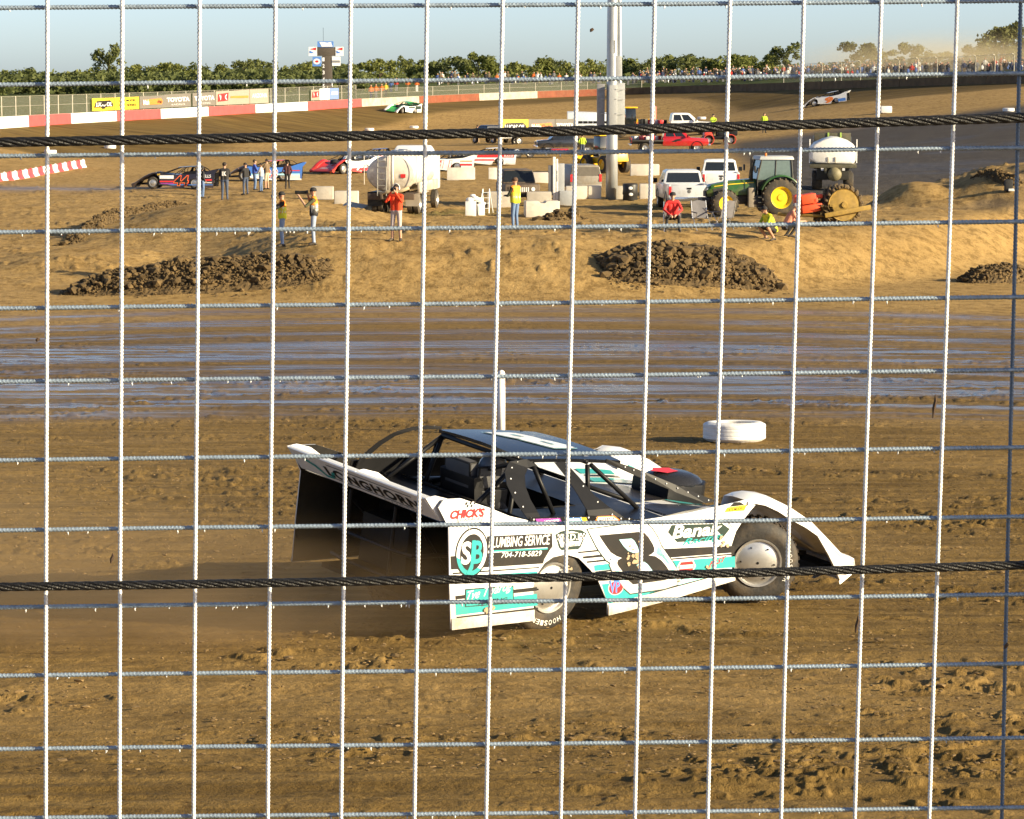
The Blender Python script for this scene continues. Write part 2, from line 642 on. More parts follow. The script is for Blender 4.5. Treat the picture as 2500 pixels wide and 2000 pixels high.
    def mul(a, c, op='MULTIPLY'):
        x = n.new('ShaderNodeMath')
        x.operation = op
        for k, v in enumerate((a, c)):
            if isinstance(v, (float, int)):
                x.inputs[k].default_value = v
            else:
                l.new(v, x.inputs[k])
        return x.outputs[0]

    big = noise(.18, .5, 5)
    strk = noise(.35, 3.6, 7, .65)
    fine = noise(9, 9, 6, .75)
    speck = noise(2.4, 1.5, 8, .8)
    torn_shade = noise(4.5, 4.5, 7, .72)
    dry = mixc(rng(big, .35, .68), (.34, .220, .082, 1), (.43, .284, .110, 1))
    dry = mixc(rng(speck, .40, .53), mixc(1.0, dry, (.55, .52, .46, 1), 'MULTIPLY'), dry)
    clay = mixc(rng(strk, .36, .66), (.120, .074, .021, 1), (.245, .155, .048, 1))
    clay = mixc(rng(torn_shade, .33, .42), mixc(1.0, clay, (.40, .36, .30, 1), 'MULTIPLY'), clay)  # clod shadows painted into the clay colour as dark dashes
    crumb_shade = noise(15, 15, 4, .8)
    clay = mixc(rng(crumb_shade, .32, .39), mixc(1.0, clay, (.26, .22, .18, 1), 'MULTIPLY'), clay)  # finer clod shadows, darkened into the colour as well
    clay = mixc(rng(fine, .30, .50), mixc(1.0, clay, (.78, .75, .70, 1), 'MULTIPLY'), clay)
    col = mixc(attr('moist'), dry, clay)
    bankc = mixc(rng(noise(.05, .5, 5), .35, .65), (.095, .061, .018, 1), (.18, .118, .036, 1))
    col = mixc(attr('bank'), col, bankc)
    pv = mixc(rng(noise(.5, .5, 5), .3, .7), (.060, .052, .046, 1), (.085, .075, .066, 1))
    col = mixc(attr('pave_shade'), col, pv)
    gr = mixc(rng(noise(.7, .7, 6), .35, .65), (.055, .075, .018, 1), (.10, .115, .035, 1))
    col = mixc(attr('grass'), col, gr)
    wetb = mul(attr('wet'), rng(noise(.14, 2.6, 7, .68), .34, .52))
    col = mixc(wetb, col, mixc(1.0, col, (.60, .58, .58, 1), 'MULTIPLY'))
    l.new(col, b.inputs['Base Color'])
    r0 = rng(wetb, 0, 1, .92, .20)
    l.new(r0, b.inputs['Roughness'])
    sp = rng(wetb, 0, 1, .12, .55)
    l.new(sp, b.inputs['Specular IOR Level'])
    hgt = mul(mul(rng(strk, 0, 1, 0, .03), rng(fine, 0, 1, 0, .06), 'ADD'), mul(rng(torn_shade, .3, .7, 0, .06), rng(noise(26, 26, 4, .7), 0, 1, 0, .014), 'ADD'), 'ADD')
    bp = n.new('ShaderNodeBump')
    bp.inputs['Distance'].default_value = 1.0
    l.new(rng(wetb, 0, .8, .50, .06), bp.inputs['Strength'])
    l.new(hgt, bp.inputs['Height'])
    l.new(bp.outputs[0], b.inputs['Normal'])
    me.materials.append(m)
    return ob


ground = make_ground()

# ------------------------------------------------------------------ foreground debris fence: ribbed bars and two steel cables
FD = 5.72                                       # distance of the mesh plane
PXM = F / (FD / math.cos(PITCH) * math.cos(PITCH))


def fpt(px, py, d=FD):
    return at(px, py, d)


def ribbed_bar(length, r=.0047, pitch=.0078, seg=9, plain=False):
    """one bar along local x with helical ribs"""
    n = 2 if plain else int(length / pitch * 4) + 1
    x = np.linspace(0, length, n)
    th = np.linspace(0, 2 * PI, seg, endpoint=False)
    X, T = np.meshgrid(x, th, indexing='ij')
    rr = np.full_like(X, r)
    if not plain:
        ph = 2 * PI * X / pitch + T * 1.0 + np.where(T > PI, PI * .6, 0)
        rr = r * (.90 + .24 * np.clip(np.cos(ph), -.15, 1)) * (1 + .03 * np.sin(X * 41) + .02 * np.sin(X * 97))
    bow = .0011 * np.sin(X * 2.1) if not plain else 0
    vs = np.stack([X, rr * np.cos(T) + bow, rr * np.sin(T) + .0008 * np.sin(X * 3.3)], -1).reshape(-1, 3)
    mb = MB()
    fs = []
    for i in range(n - 1):
        for k in range(seg):
            a, b = i * seg + k, i * seg + (k + 1) % seg
            fs.append((a, b, b + seg, a + seg))
    mb.add([tuple(p) for p in vs], fs)
    return mb


galv = mat('galvanised bar', (.72, .72, .71), .5, .15, var=.25, scale=60, bump=.25, bscale=420, spec=.6)
galv2 = mat('blue grey galvanised bar', (.27, .34, .42), .5, .35, var=.2, scale=60, bump=.25, bscale=420, spec=.6)  # crossbars catch less sun; that dimness is put into a darker base
fence = thing('catch_fence', 'galvanised welded bar mesh fence between the camera and the dirt track', 'fence', fpt(1250, 2000))
fo = fence.location
vb = ribbed_bar(1.98, r=.0043)
vmesh = None
top = [115, 298, 487, 672, 856, 1042, 1227, 1411, 1598, 1782, 1962, 2151, 2337]
bot = [112, 292, 473, 654, 833, 1012, 1187, 1369, 1550, 1728, 1907, 2087, 2269]


def lay(o, p, q):
    d = (q - p)
    o.location = p - fo
    o.rotation_mode = 'QUATERNION'
    o.rotation_quaternion = d.to_track_quat('X', 'Z')
    o.scale = (d.length / o['len'], 1, 1)


for i, (a, b) in enumerate(zip(top, bot)):
    p, q = fpt(a, 0, FD), fpt(b, 2000, FD)
    d = (p - q)
    p, q = p + d * .12, q - d * .06
    if vmesh is None:
        o = vb.build('vertical_bar', galv, fence, smooth=True)
        vmesh = o.data
    else:
        o = bpy.data.objects.new('vertical_bar', vmesh)
        COL.objects.link(o)
        o.parent = fence
    o['len'] = 1.98
    lay(o, q, p)
hy = [(20, 3), (208, 180), (382, 362), (568, 542), (754, 726), (933, 904), (1125, 1093), (1296, 1262), (1484, 1452), (1651, 1621), (1830, 1802), (1999, 1972)]
hmesh = None
hb = ribbed_bar(2.5)
for i, (a, b) in enumerate(hy):
    p, q = fpt(0, a, FD + .0103), fpt(2500, b, FD + .0103)
    d = q - p
    p, q = p - d * .1, q + d * .1
    if hmesh is None:
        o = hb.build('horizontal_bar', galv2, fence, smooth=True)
        hmesh = o.data
    else:
        o = bpy.data.objects.new('horizontal_bar', hmesh)
        COL.objects.link(o)
        o.parent = fence
    o['len'] = 2.5
    lay(o, p, q)
# the neighbouring panel's edge bar
o = bpy.data.objects.new('vertical_bar', vmesh)
COL.objects.link(o)
o.parent = fence
o['len'] = 1.98
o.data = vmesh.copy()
o.data.materials[0] = mat('shade darkened bar', (.10, .14, .20), .5, .3)  # the post's shade is put into this bar's darker colour
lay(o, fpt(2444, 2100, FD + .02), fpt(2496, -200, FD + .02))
# runs of zinc that dripped under the horizontal bars, and a few dark scraps caught in the mesh
dr = MB()
rr = random.Random(5)
for a, b in hy:
    for k in range(26):
        x = rr.uniform(20, 2340)
        if rr.random() < .35:
            continue
        y = a + (b - a) * x / 2500 + 5
        p = fpt(x, y, FD + .0085)
        L = rr.uniform(.002, .0075)
        dr.tube([p, p + Vector((rr.uniform(-.001, .001), 0, -L * .6)), p + Vector((rr.uniform(-.002, .002), 0, -L))], [.0017, .0013, .0006], 5)
o = dr.build('zinc_drips', galv, fence, smooth=True, loc=-fo)
o['kind'] = 'stuff'
for x, y, L in ((2283, 985, .03), (2094, 1520, .022), (275, 1360, .013), (2458, 1575, .008), (1446, 72, .005), (93, 828, .005)):
    p = fpt(x, y, FD - .004)
    sp = MB()
    sp.tube([p + Vector((0, 0, L * .6)), p + Vector((.001, 0, L * .2)), p + Vector((-.002, 0, -L * .3)), p + Vector((-.004, 0, -L))], [.001, .0035, .004, .0012], 6)
    sp.build('dried_mud_scrap', mat('dry mud scrap', (.06, .035, .02), .9, bump=.3), fence, loc=-fo)


def cable(name, label, pts, r=.0098):
    """laid wire rope: strands wound round a core along the given line"""
    p, q = pts
    L = (q - p).length
    n = int(L / .0075)
    t = np.linspace(0, L, n)
    d = (q - p) / L
    u, w = ortho(d)
    root = thing(name, label, 'steel cable', p, group='cables strung along the fence')
    lay_len = .165
    for k in range(6):
        a = 2 * PI * t / lay_len + k * PI / 3
        pp = [d * t[i] + (u * math.cos(a[i]) + w * math.sin(a[i])) * (r * .66) + Vector((0, 0, -.006 * math.sin(PI * t[i] / L))) for i in range(n)]
        MB().tube(pp, r * .36, 8).build('strand', cable_m, root, smooth=True)
    return root


cable_m = mat('weathered black wire rope', (.022, .021, .020), .38, .45, var=.3, scale=40, bump=.4, bscale=300, spec=.6)
cable('steel_cable', 'black twisted steel cable crossing high in front of the infield', (at(-200, 351, FD - .05), at(2700, 281, FD - .05)), .0100)
cable('steel_cable', 'black twisted steel cable crossing low in front of the white race car', (at(-200, 1436, FD - .05), at(2700, 1374, FD - .05)), .0092)
# fence post outside the picture, whose shade falls on the mesh at the right edge
MBp = MB().tube([(0, 0, 3.0), (0, 0, 11.5)], .1, 16)
tag(MBp.build('fence_post', mat('painted steel post', (.3, .31, .32), .5, .2), loc=(1.80, FD - .3, 0), smooth=True), 'steel post carrying the mesh fence just beyond its right end', 'post')

# ------------------------------------------------------------------ dirt late model race cars
black_m = mat('satin black', (.009, .009, .010), .45, var=.2, spec=.22)
gloss_m = mat('gloss black', (.006, .007, .010), .20, var=.1, spec=.4)
rubber = mat('dusty tyre rubber', (.030, .027, .024), .72, var=.35, scale=9, bump=.25, dirt=.55)
tread_m = mat('clay coated tread', (.055, .042, .03), .9, var=.3, scale=14, bump=.6)
alu = mat('brushed aluminium', (.55, .54, .52), .36, .75, var=.12, scale=9, dirt=.4)
white_p = mat('white wrap', (.82, .82, .82), .30, var=.025, coat=.25, dirt=.42, dirtz=(.05, .95))
white_d = mat('muddy white skirt', (.78, .75, .70), .5, var=.05, dirt=.75, dirtz=(-.05, .45))
teal_p = mat('teal wrap', (.030, .36, .36), .32, var=.05, coat=.2, dirt=.2)
ltblue_p = mat('pale blue wrap', (.38, .70, .76), .32, var=.04, coat=.2)
blk_p = mat('black wrap', (.012, .011, .011), .38, var=.15, coat=.1, dirt=.16)
red_p = mat('red decal', (.62, .03, .03), .35)
yel_p = mat('yellow decal', (.82, .52, .03), .35)
pur_p = mat('purple decal', (.28, .05, .30), .35)
blu_p = mat('blue decal', (.08, .22, .62), .35)
grn_p = mat('dark green decal', (.016, .034, .026), .4)
grey_p = mat('grey decal', (.22, .23, .24), .4)
org_p = mat('orange decal', (.80, .22, .04), .4)
dark_in = mat('shade blackened interior', (.012, .011, .010), .7, var=.3, dirt=.1, spec=.2)  # near-black colour stands in for the shade inside the panels
DEC = [white_p, blk_p, teal_p, ltblue_p, red_p, yel_p, pur_p, blu_p, grn_p, grey_p, org_p, mat('dried clay spatter', (.36, .27, .17), .9, var=.2, scale=20)]
W_, K_, T_, L_, R_, Y_, P_, B_, N_, E_, O_ = range(11)

SIDE = [(-.997, .096), (-1.04, .497), (-1.077, .93), (-1.194, 1.098), (-1.14, 1.164), (-.964, 1.161), (-.651, 1.068), (-.42, .985), (-.2, .935), (.3, .90), (1.094, .861), (1.642, .889),
        (2.258, .953), (2.5, .985), (2.549, .946), (2.459, .874), (2.371, .794), (2.285, .694), (2.235, .564), (2.25, .40), (2.30, .262), (1.372, .135), (.763, .072),
        (.754, .176), (.628, .376), (.533, .471), (.386, .583), (.235, .626), (.09, .61), (-.003, .566), (-.09, .47), (-.117, .366), (-.099, .242), (-.093, .098)]
FEND_T = [(2.40, .955), (2.51, 1.0), (2.68, .98), (2.95, .88), (3.26, .73), (3.53, .545), (3.75, .39), (3.93, .335), (3.97, .24), (3.78, .13)]
FEND_U = [(3.70, .24), (3.57, .39), (3.38, .585), (3.2, .675), (3.0, .755), (2.8, .85), (2.62, .915)]


def side_fn(s):
    if s < 0:
        return lambda u, v, o=0.0: (u, -(1.0 + .10 * (.95 - v) + o), v)
    return lambda u, v, o=0.0: (-u, 1.0 + .10 * (.95 - v) + o, v)


def make_wheel(parent, cx, yo, cz, s, wdt, steer=0.0, R=.368, rimcol=alu, letters=None, name='wheel', seg=36, tilt=0.0):
    """wheel with its outer face at y = yo on side s (-1 right)"""
    w = bpy.data.objects.new(name, None)
    COL.objects.link(w)
    w.parent = parent
    w.location = (cx, yo, cz)
    w.rotation_euler = (tilt, 0, steer)
    M = Matrix.Rotation(PI / 2 if s < 0 else -PI / 2, 4, 'X')       # local z of the lathe -> outward
    t = MB()
    r0 = .215
    prof = [(r0, -wdt + .02), (r0 + .05, -wdt), (R - .05, -wdt + .005), (R - .006, -wdt + .035), (R, -wdt * .5), (R - .006, -.04), (R - .03, -.012), (R - .075, .008), (r0 + .05, .012), (r0 + .012, .002), (r0, -.02)]
    t.lathe(prof, seg, 0, M, close=True)
    fs = t.m
    n = seg
    for i in range(len(t.f)):
        if 3 * n <= i < 5 * n:
            fs[i] = 1
    # tread blocks
    for k in range(seg):
        a = 2 * PI * k / seg
        for z in (-wdt * .25, -wdt * .5, -wdt * .75):
            t.box((0, 0, 0), (.012, .030, wdt * .17), 1, M @ Matrix.Rotation(a, 4, 'Z') @ Matrix.Translation((R + .002, 0, z)))
    t.build('tyre', [rubber, tread_m], w, angle=40)
    d = MB()
    d.lathe([(.0, .012), (.03, .012), (.17, .006), (.185, -.004), (.195, -.004), (.205, .016), (.219, .018), (.222, .008), (.218, -.03), (.2, -.06), (.0, -.06)], seg, 0, M)
    d.lathe([(.0, .016), (.012, .016), (.013, .012)], 10, 1, M)
    for k in range(6):
        a = PI / 3 * k
        d.lathe([(.0, .02), (.007, .02), (.008, .006)], 6, 1, M @ Matrix.Translation((.155 * math.cos(a), .155 * math.sin(a), 0)))
    d.build('rim', [rimcol, black_m], w, angle=35)
    if letters:
        q = MB()
        for txt, a0, step, hh, rr in letters:
            for i, ch in enumerate(txt):
                if ch == ' ':
                    continue
                a = a0 - i * step

                def fn(u, v, o, a=a, rr=rr):
                    p = Vector((rr + v, u, .0145))
                    p = Matrix.Rotation(a, 4, 'Z') @ Vector((p.x, -p.y, p.z))
                    return M @ p
                text_on(q, ch, fn, 0, 0, hh * .8, hh, 0, bold=.01)
        q.build('sidewall_lettering', mat('worn white lettering', (.7, .68, .62), .6, var=.3, scale=30), w)
    return w


def checker(mb, fn, x0, z0, n, m, s, off, sk=.0):
    for i in range(n):
        for j in range(m):
            u, v = x0 + i * s, z0 + j * s
            poly_on(mb, [(u + sk * j, v), (u + s + sk * j, v), (u + s + sk * (j + 1), v + s), (u + sk * (j + 1), v + s)], fn, off, K_ if (i + j) % 2 else W_)


def number_on(mb, fn, txt, cx, cz, w, h, cols, shear=0.0, d=.003, grow=.035):
    """number with concentric outlines: cols from the outermost to the fill"""
    k = len(cols) - 1
    for i, c in enumerate(cols):
        g = grow * (k - i)
        text_on(mb, txt, fn, cx, cz, w + 2 * g, h + 2 * g, c, shear=shear, bold=.012 + .028 * (k - i), off=d + .0016 * i)


def late_model(name, label, loc, rot, body=white_p, skirt=white_d, hoodm=None, roofm=gloss_m, sparm=None, deckm=gloss_m, nosem=None, fin=None, rim=alu, side=None, group=None,
               lod=0, steer=-.6, wheels=None, roofnum=None, spoiler_text=None, hood_decor=None, tyre_letters=None, inner=dark_in):
    car = thing(name, label, 'race car', loc, rot=rot, group=group)
    hoodm = hoodm or body
    sparm = sparm or body
    nosem = nosem or body
    fin = fin or body
    # side panels, a painted outer skin over an inner one blackened for shade
    for s in (-1, 1):
        fn = side_fn(s)
        sg = 1 if s < 0 else -1
        mb = MB()
        n = len(SIDE)
        up = [p for p in SIDE]
        outer = [fn(sg * x, z, .0) for x, z in up]
        inr = [fn(sg * x, z, -.012) for x, z in up]
        f0 = tuple(range(n)) if s > 0 else tuple(range(n - 1, -1, -1))
        mb.add(outer, [f0], 0)
        mb.add(inr, [tuple(reversed(f0))], 1)
        mb.add(outer + inr, [(i, (i + 1) % n, (i + 1) % n + n, i + n) for i in range(n)], 0)
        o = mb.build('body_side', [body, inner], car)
        for lo in ([(-.997, .096), (-.093, .098)], [(.763, .072), (1.372, .135), (2.30, .262)]):        # plastic skirts along the bottom edge
            pts = [fn(sg * x, z - .006, .014) for x, z in lo]
            pt2 = [fn(sg * x, z + .085, .007) for x, z in lo]
            pt3 = [fn(sg * x, z - .006, -.02) for x, z in lo]
            MB().loft([pt2, pts, pt3]).build('skirt', skirt, o)
        if side and (side.get('both') or s == side.get('s', -1)):
            dm = MB()
            side['fn'](dm, fn, sg)
            if dm.v:
                dm.build('decal', DEC, o)
    # rear deck, interior deck round the cockpit opening, cockpit tub
    mb = MB()
    mb.loft([[(-1.10, y, .965 - .01 * abs(y)) for y in (-.98, -.5, 0, .5, .98)], [(-.6, y, .955) for y in (-.985, -.5, 0, .5, .985)], [(-.15, y, .925 if abs(y) > .9 else .90) for y in (-.99, -.5, 0, .5, .99)]])
    mb.loft([[(-.15, -.99, .905), (.35, -.99, .885), (1.42, -.99, .86)], [(-.15, -.42, .885), (.35, -.42, .865), (1.42, -.42, .865)]])
    mb.loft([[(-.15, .42, .885), (.35, .42, .865), (1.42, .42, .865)], [(-.15, .99, .905), (.35, .99, .885), (1.42, .99, .86)]])
    mb.loft([[(.85, -.42, .866), (1.42, -.42, .865)], [(.85, .42, .866), (1.42, .42, .865)]])
    mb.build('deck', deckm, car)
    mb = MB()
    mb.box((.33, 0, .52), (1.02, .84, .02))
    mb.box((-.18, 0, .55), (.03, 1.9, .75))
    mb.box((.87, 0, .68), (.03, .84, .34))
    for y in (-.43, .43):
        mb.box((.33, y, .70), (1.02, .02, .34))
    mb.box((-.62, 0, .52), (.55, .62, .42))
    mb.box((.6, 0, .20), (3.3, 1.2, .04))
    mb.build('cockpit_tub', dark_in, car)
    if lod < 2:
        mb = MB()
        mb.box((-.02, .05, .80), (.12, .46, .62), 0, Matrix.Rotation(-.18, 4, 'Y'))
        mb.box((-.08, .05, 1.10), (.10, .34, .24), 1, Matrix.Rotation(-.12, 4, 'Y'))
        for y in (-.16, .26):
            mb.box((.05, y, 1.09), (.26, .04, .2), 1)
            mb.box((.12, y, .78), (.3, .05, .4), 0)
        mb.box((.2, .05, .62), (.42, .44, .10), 0)
        mb.build('seat', [black_m, mat('grey seat padding', (.06, .06, .065), .7)], car, bevel=.015)
    # hood and nose
    def hz(x):
        return float(np.interp(x, [1.35, 1.7, 2.0, 2.4, 2.7, 3.2, 3.6, 3.9, 3.98, 4.0], [.862, .845, .815, .755, .68, .535, .40, .28, .22, .12]))
    def hood_z(x, y):
        e = float(np.interp(x, [1.42, 1.65, 2.26, 2.5, 2.9, 3.3, 4], [.86, .882, .945, .93, .80, .58, .12]))
        k = min(1.0, (abs(y) / (.99 if x < 2.5 else .74))) ** 3
        return hz(x) * (1 - k) + max(e, hz(x)) * k
    xs = [1.42, 1.7, 2.0, 2.3, 2.6, 2.9, 3.15, 3.4, 3.6, 3.78, 3.9, 3.975, 3.985]
    mb = MB()
    mb.loft([[(x, y, hood_z(x, y)) for y in ((-.99, -.75, -.4, 0, .4, .75, .99) if x < 2.5 else (-.72, -.7, -.4, 0, .4, .7, .72))] for x in xs])
    o = mb.build('hood', hoodm, car, smooth=True)
    if hood_decor:
        dm = MB()
        hood_decor(dm, lambda u, v, o_=0.0: (u, v, hood_z(u, v) + .014 + o_))
        dm.build('decal', DEC, o)
    for s in (-1, 1):
        mb = MB()
        secs = []
        for x, z in FEND_T:
            k = max(0.0, min(1.0, (x - 2.4) / .3))
            secs.append([(x, s * 1.03, z - .035), (x, s * 1.015, z - .004), (x, s * .96, z + .006), (x, s * .82, z + .004), (x + .01, s * .70, z - .05 * k - .02), (x + .01, s * .66, min(z - .07, hz(max(x, 1.5)) + .01))])
        mb.loft(secs)
        n = len(FEND_T)
        poly = FEND_T + FEND_U
        mb.prism(poly, lambda x, z: (x, s * 1.025, z - .004), lambda x, z: (x, s * 1.0, z - .004))
        mb.build('fender', nosem, car, smooth=False, angle=32)
    mb = MB()
    mb.box((3.86, 0, .16), (.22, 1.5, .10))
    mb.box((3.1, 0, .26), (1.3, .9, .03))
    mb.tube([(2.7, -.5, .35), (3.7, -.62, .3)], .02)
    mb.tube([(2.7, .5, .35), (3.7, .62, .3)], .02)
    mb.build('front_bumper', black_m, car)
    # spoiler with its end plates
    sp0, sp1 = (-1.12, .975), (-1.30, 1.165)
    mb = MB()

    def spf(u, v, o=0.0):                       # u along -y seen from behind, v from foot to lip
        return (sp0[0] + (sp1[0] - sp0[0]) * v - o * .73, -u, sp0[1] + (sp1[1] - sp0[1]) * v - o * .68)
    pts = [(-.92, 0), (.92, 0), (.92, 1), (-.92, 1)]
    mb.prism(pts, lambda u, v: spf(u, v, .006), lambda u, v: spf(u, v, -.006))
    mb.loft([[(sp1[0], y, sp1[1]), (sp1[0] + .03, y, sp1[1] + .012), (sp1[0] + .16, y, sp1[1] - .02)] for y in (-.92, .92)])
    for y in (-.93, 0, .93):
        prof = [(-1.30, 1.17), (-1.12, .97), (-.82, .955), (-.90, 1.06), (-1.05, 1.15), (-1.2, 1.185)]
        if y == 0 and lod:
            continue
        mb.prism(prof, lambda x, z: (x, y - .006, z), lambda x, z: (x, y + .006, z))
    o = mb.build('spoiler', sparm, car, angle=30)
    if spoiler_text:
        dm = MB()
        spoiler_text(dm, spf)
        dm.build('lettering', DEC, o)
    # rear: bumper hoops, fuel cell, tail braces
    mb = MB()
    for z in (.32, .56):
        mb.tube([(-.5, .6, z), (-1.02, .52, z), (-1.06, .3, z), (-1.06, -.3, z), (-1.02, -.52, z), (-.5, -.6, z)], .02)
    for y in (-.3, .3):
        mb.tube([(-1.06, y, .3), (-1.06, y, .93)], .016)
        mb.tube([(-.4, y, .3), (-1.04, y * 1.6, .92)], .014)
    mb.tube([(0, .85, .3), (0, -.85, .36)], .045, 10)
    mb.build('rear_bumper', black_m, car)
    # roof
    RX0, RX1, RW = .06, 1.20, .565
    def rz_(x):
        return 1.345 - .065 * (x - RX0) / (RX1 - RX0)
    mb = MB()
    g = [[(RX0 + (RX1 - RX0) * i / 6, RW * (-1 + 2 * j / 6), rz_(RX0 + (RX1 - RX0) * i / 6) + .022 * (1 - ((j - 3) / 3) ** 2) + .01 * math.sin(PI * i / 6)) for j in range(7)] for i in range(7)]
    mb.loft(g)
    mb.loft([[(p[0], p[1], p[2] - .016) for p in r] for r in g])
    rim_ = [g[0][j] for j in range(7)] + [g[i][6] for i in range(1, 7)] + [g[6][j] for j in range(5, -1, -1)] + [g[i][0] for i in range(5, 0, -1)]
    mb.loft([[(x, y, z + .0) for x, y, z in rim_], [(x, y, z - .03) for x, y, z in rim_]], closed=True)
    o = mb.build('roof', roofm, car, angle=30)
    if roofnum:
        dm = MB()
        roofnum(dm, lambda u, v, o_=0.0: (u, v, rz_(u) + .022 * (1 - (v / RW) ** 2) + .01 * math.sin(PI * (u - RX0) / (RX1 - RX0)) + .005 + o_))
        dm.build('number', DEC, o)
    # sail panels: arched strips from the roof to the deck, riveted
    def strip(out, inn, s, yb, yt, nm):
        zt, zb = 1.33, .92
        def P(x, z, o_=0.0):
            k = min(1, max(0, (z - zb) / (zt - zb)))
            return (x, s * (yb + (yt - yb) * k + o_), z)
        mb = MB()
        a, b = [P(*p) for p in out], [P(*p) for p in inn]
        mb.loft([a, b])
        mb.loft([[P(x, z, .008) for x, z in inn], [P(x, z, .008) for x, z in out]])
        mb.loft([[P(x, z) for x, z in out], [P(x, z, .008) for x, z in out]])
        o = mb.build(nm, black_m, car)
        if lod == 0:
            rv = MB()
            L = [Vector((x, 0, z)) for x, z in out]
            I = [Vector((x, 0, z)) for x, z in inn]
            for i in range(len(L) - 1):
                n = max(1, int((L[i + 1] - L[i]).length / .09))
                for k in range(n):
                    t = (k + .5) / n
                    q = L[i].lerp(L[i + 1], t) * .75 + I[i].lerp(I[i + 1], t) * .25
                    rv.ball(P(q.x, q.z, .010), (.0085, .004, .0085), 0, 6, 4)
            r_ = rv.build('rivets', mat('bright rivet', (.85, .85, .85), .3, .2), o)
            r_['kind'] = 'stuff'
    strip([(-.76, 1.0), (-.73, 1.12), (-.565, 1.25), (-.42, 1.325), (-.23, 1.368), (-.04, 1.375), (.12, 1.36)],
          [(-.70, 1.0), (-.67, 1.10), (-.522, 1.222), (-.392, 1.295), (-.222, 1.336), (-.04, 1.345), (.12, 1.335)], 1, .66, .60, 'sail_panel')
    strip([(-.75, .95), (-.60, .958), (-.38, .962), (-.2, .97)], [(-.75, .92), (-.60, .925), (-.38, .925), (-.2, .925)], 1, .93, .90, 'sail_panel_sill')
    strip([(.22, 1.31), (.122, 1.275), (.080, 1.204), (.075, 1.14), (.05, 1.06), (.0, .93)], [(.27, 1.275), (.17, 1.235), (.132, 1.176), (.146, 1.124), (.19, 1.06), (.28, .93)], 1, .66, .60, 'sail_panel_post')
    strip([(-.78, 1.075), (-.4, 1.09), (.1, 1.10), (.75, 1.03), (.98, .90)], [(-.80, .90), (-.4, .90), (.1, .89), (.75, .87), (1.0, .865)], 1, .70, .66, 'door_panel')
    strip([(-.17, .91), (-.21, .98), (-.25, 1.07), (-.255, 1.18), (-.215, 1.27), (-.12, 1.335), (.07, 1.35)],
          [(-.03, .905), (-.05, .98), (-.07, 1.07), (-.06, 1.16), (-.015, 1.235), (.06, 1.285), (.16, 1.30)], -1, .985, .575, 'sail_panel')
    strip([(.50, 1.31), (.58, 1.2), (.66, 1.07), (.78, .97), (.92, .885)], [(.38, 1.31), (.44, 1.2), (.48, 1.07), (.50, .97), (.50, .885)], -1, .985, .575, 'window_post')
    strip([(-.22, .965), (.5, .94), (.98, .89)], [(-.2, .90), (.5, .885), (1.0, .862)], -1, 1.012, 1.0, 'door_top_strip')
    # raked strips from the roof's front corners down to the fenders
    for s in (-1, 1):
        mb = MB()
        a = [(1.02, s * .57, 1.305), (1.35, s * .62, 1.215), (1.75, s * .73, 1.075), (2.16, s * .86, .935)]
        b = [(1.02, s * .57, 1.27), (1.35, s * .63, 1.15), (1.75, s * .75, 1.01), (2.02, s * .86, .925)]
        mb.loft([a, b])
        mb.loft([[(x, y - s * .01, z) for x, y, z in b], [(x, y - s * .01, z) for x, y, z in a]])
        o = mb.build('window_strip', black_m, car)
        if lod == 0:
            rv = MB()
            for k in range(9):
                t = .2 + .095 * k
                i = min(2, int(t * 3))
                q = Vector(a[i]).lerp(Vector(a[i + 1]), t * 3 - i) * .6 + Vector(b[i]).lerp(Vector(b[i + 1]), t * 3 - i) * .4
                rv.ball(q + Vector((0, s * .006, .002)), .0075, 0, 6, 4)
            r_ = rv.build('rivets', mat('bright rivet'), o)
            r_['kind'] = 'stuff'
    cg = MB()
    tb = [[(.77, -.6, 1.27), (.83, -.62, .86)], [(.81, -.6, 1.27), (1.38, -.66, .87)], [(.157, -.56, 1.31), (.389, -.66, .87)], [(.05, -.5, 1.3), (-.1, -.62, .5)], [(.05, .5, 1.3), (-.1, .62, .5)],
          [(.77, .55, 1.28), (.83, .6, .86)], [(.81, .55, 1.27), (1.4, .62, .87)], [(.05, .5, 1.31), (.05, -.5, 1.31)], [(.78, .55, 1.29), (.78, -.58, 1.29)], [(.05, -.5, 1.3), (-.5, -.55, .9)],
          [(.05, .5, 1.3), (-.55, .55, .9)], [(.78, .5, 1.08), (1.3, -.64, .93)], [(.05, -.5, 1.3), (.0, .5, .9)]]
    for p in tb:
        cg.tube(p, .021, 8)
    cg.build('roll_cage', black_m, car, smooth=True)
    # air cleaner box
    mb = MB()
    base = [(2.12, -.24), (2.55, -.26), (2.72, -.12), (2.72, .12), (2.55, .26), (2.12, .24)]
    mb.prism(base, lambda x, y: (x, y - .05, .60), lambda x, y: (x, y - .05, .93))
    mb.build('air_scoop', black_m, car, bevel=.02)
    lid = MB()
    lid.loft([[(2.40 + .285 * rx * math.cos(a), -.05 + .25 * rx * math.sin(a), z - .05) for a in np.linspace(0, 2 * PI, 20, endpoint=False)] for rx, z in ((.97, .95), (1.03, .97), (1.03, .985), (.9, 1.02), (.6, 1.05), (.1, 1.06))], closed=True, caps=True)
    o = lid.build('scoop_lid', [mat('scoop black', (.02, .02, .022), .25)], car, angle=40)
    if lod == 0:
        mb = MB()
        mb.add([(2.30 + .16 * math.cos(a) * (1 if k % 2 else .7), -.02 + .11 * math.sin(a) * (1 if k % 2 else .8), 1.012 + .002) for k, a in enumerate(np.linspace(0, 2 * PI, 10, endpoint=False))], [tuple(range(10))])
        mb.build('badge', mat('red badge', (.75, .03, .03), .4), o)
